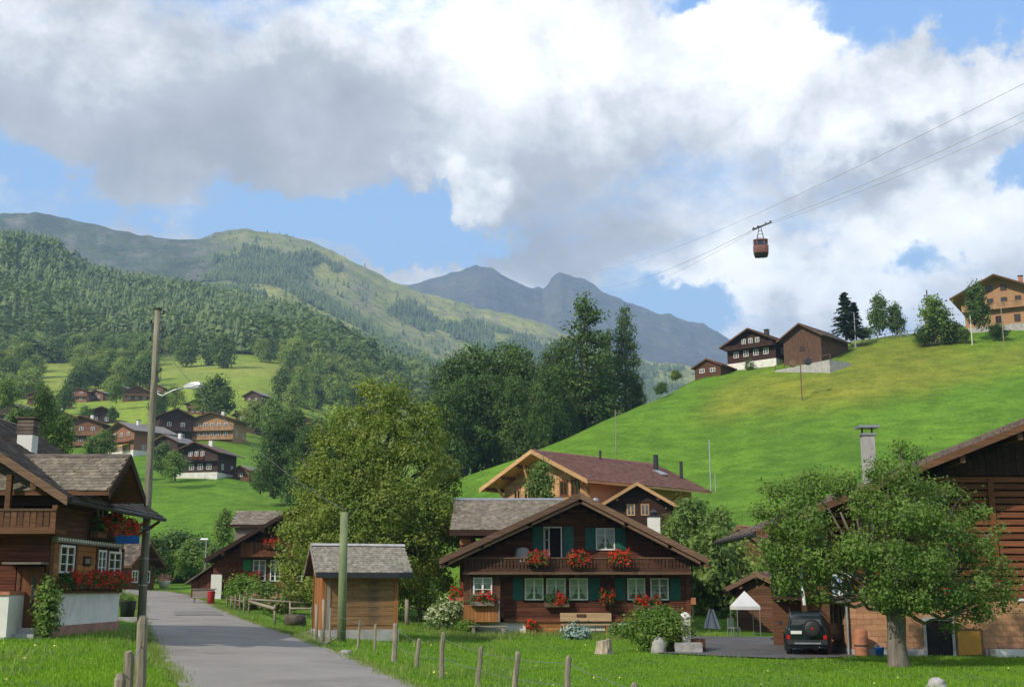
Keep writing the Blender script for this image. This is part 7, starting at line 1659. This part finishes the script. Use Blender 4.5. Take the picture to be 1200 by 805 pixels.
v = np.stack([np.stack([x - np.cos(a) * w, y - np.sin(a) * w, z - .01], 1), np.stack([x + np.cos(a) * w, y + np.sin(a) * w, z - .01], 1), np.stack([x + l[:, 0], y + l[:, 1], z + .045 + h], 1)], 1).reshape(-1, 3)
tag(link('verge_grass', npmesh('verge_grass', v, np.arange(3 * m).reshape(m, 3)), L_GRASST), 'ragged grass creeping over both edges of the road', None, None, 'stuff')

# clover and weeds in the lawns
rg = np.random.default_rng(401); n = 90000
x = rg.uniform(-20, 26, n); y = 15 + 43 * rg.uniform(size=n) ** 1.2
ok = ~inpoly(x, y, ROADPOLY) & ~inpoly(x, y, YARDPOLY) & (np.abs(x / y) < .46) & inbuild(x, y) & ~((x < -14.6) & (y > 37)) & (fbm(x / 1.1, y / 1.1, 403, 3) > .56)
x, y = x[ok], y[ok]; C = np.stack([x, y, ground_arr(x, y) + rg.uniform(.03, .10, len(x))], 1)
L_WEED = leafmat('weed_leaf', (.07, .17, .03), (.20, .30, .06), .3, 1.2)
tag(link('lawn_weeds', npmesh('lawn_weeds', *leaf_quads(C, np.tile([0, -.2, 1.0], (len(x), 1)) + rg.normal(size=(len(x), 3)) * .4, .035, rg, .7)), L_WEED), 'clover and broad leaved weeds in the lawn', None, None, 'stuff')
n = 260; x = rg.uniform(-18, 24, n); y = 16 + 40 * rg.uniform(size=n) ** 1.1
ok = ~inpoly(x, y, ROADPOLY) & ~inpoly(x, y, YARDPOLY) & (np.abs(x / y) < .46) & inbuild(x, y) & ~((x < -14.6) & (y > 37)) & (fbm(x / 3, y / 3, 405, 3) > .5)
x, y = x[ok], y[ok]; C = np.repeat(np.stack([x, y, ground_arr(x, y) + rg.uniform(.10, .17, len(x))], 1), 3, 0) + rg.normal(size=(3 * len(x), 3)) * .012
tag(link('meadow_flowers', npmesh('meadow_flowers', *leaf_quads(C, rg.normal(size=(len(C), 3)) + np.array([0, -.5, 1]), .022, rg, .9)), plain('flower_pale_yellow', (.75, .66, .25), .8, 5, .2, 0, .2, 0, 0, .3)), 'tiny pale yellow flowers dotted over the lawn', None, None, 'stuff')

# plants that were modelled but never planted
for e in PROTOS:
    if not PROTO_USED.get(e.name):
        for k in kids(e): bpy.data.objects.remove(k)
        bpy.data.objects.remove(e)

# ============================================================ HAZE
HZ0 = float(GZ.min()) - 1.0
mh, th, oh_ = newmat('air_haze')
pv = nd(th, 'ShaderNodeVolumePrincipled', {'Color': (.48, .71, 1.0, 1), 'Density': 1.95e-4, 'Anisotropy': .0})
th.links.new(pv.outputs[0], oh_.inputs['Volume'])
hz = MB().box(-6600, 6600, -6600, 6600, HZ0, float(GZ.max()) + 30).build('haze', mh); tag(hz, kind='stuff', label='pale blue haze of the valley air')
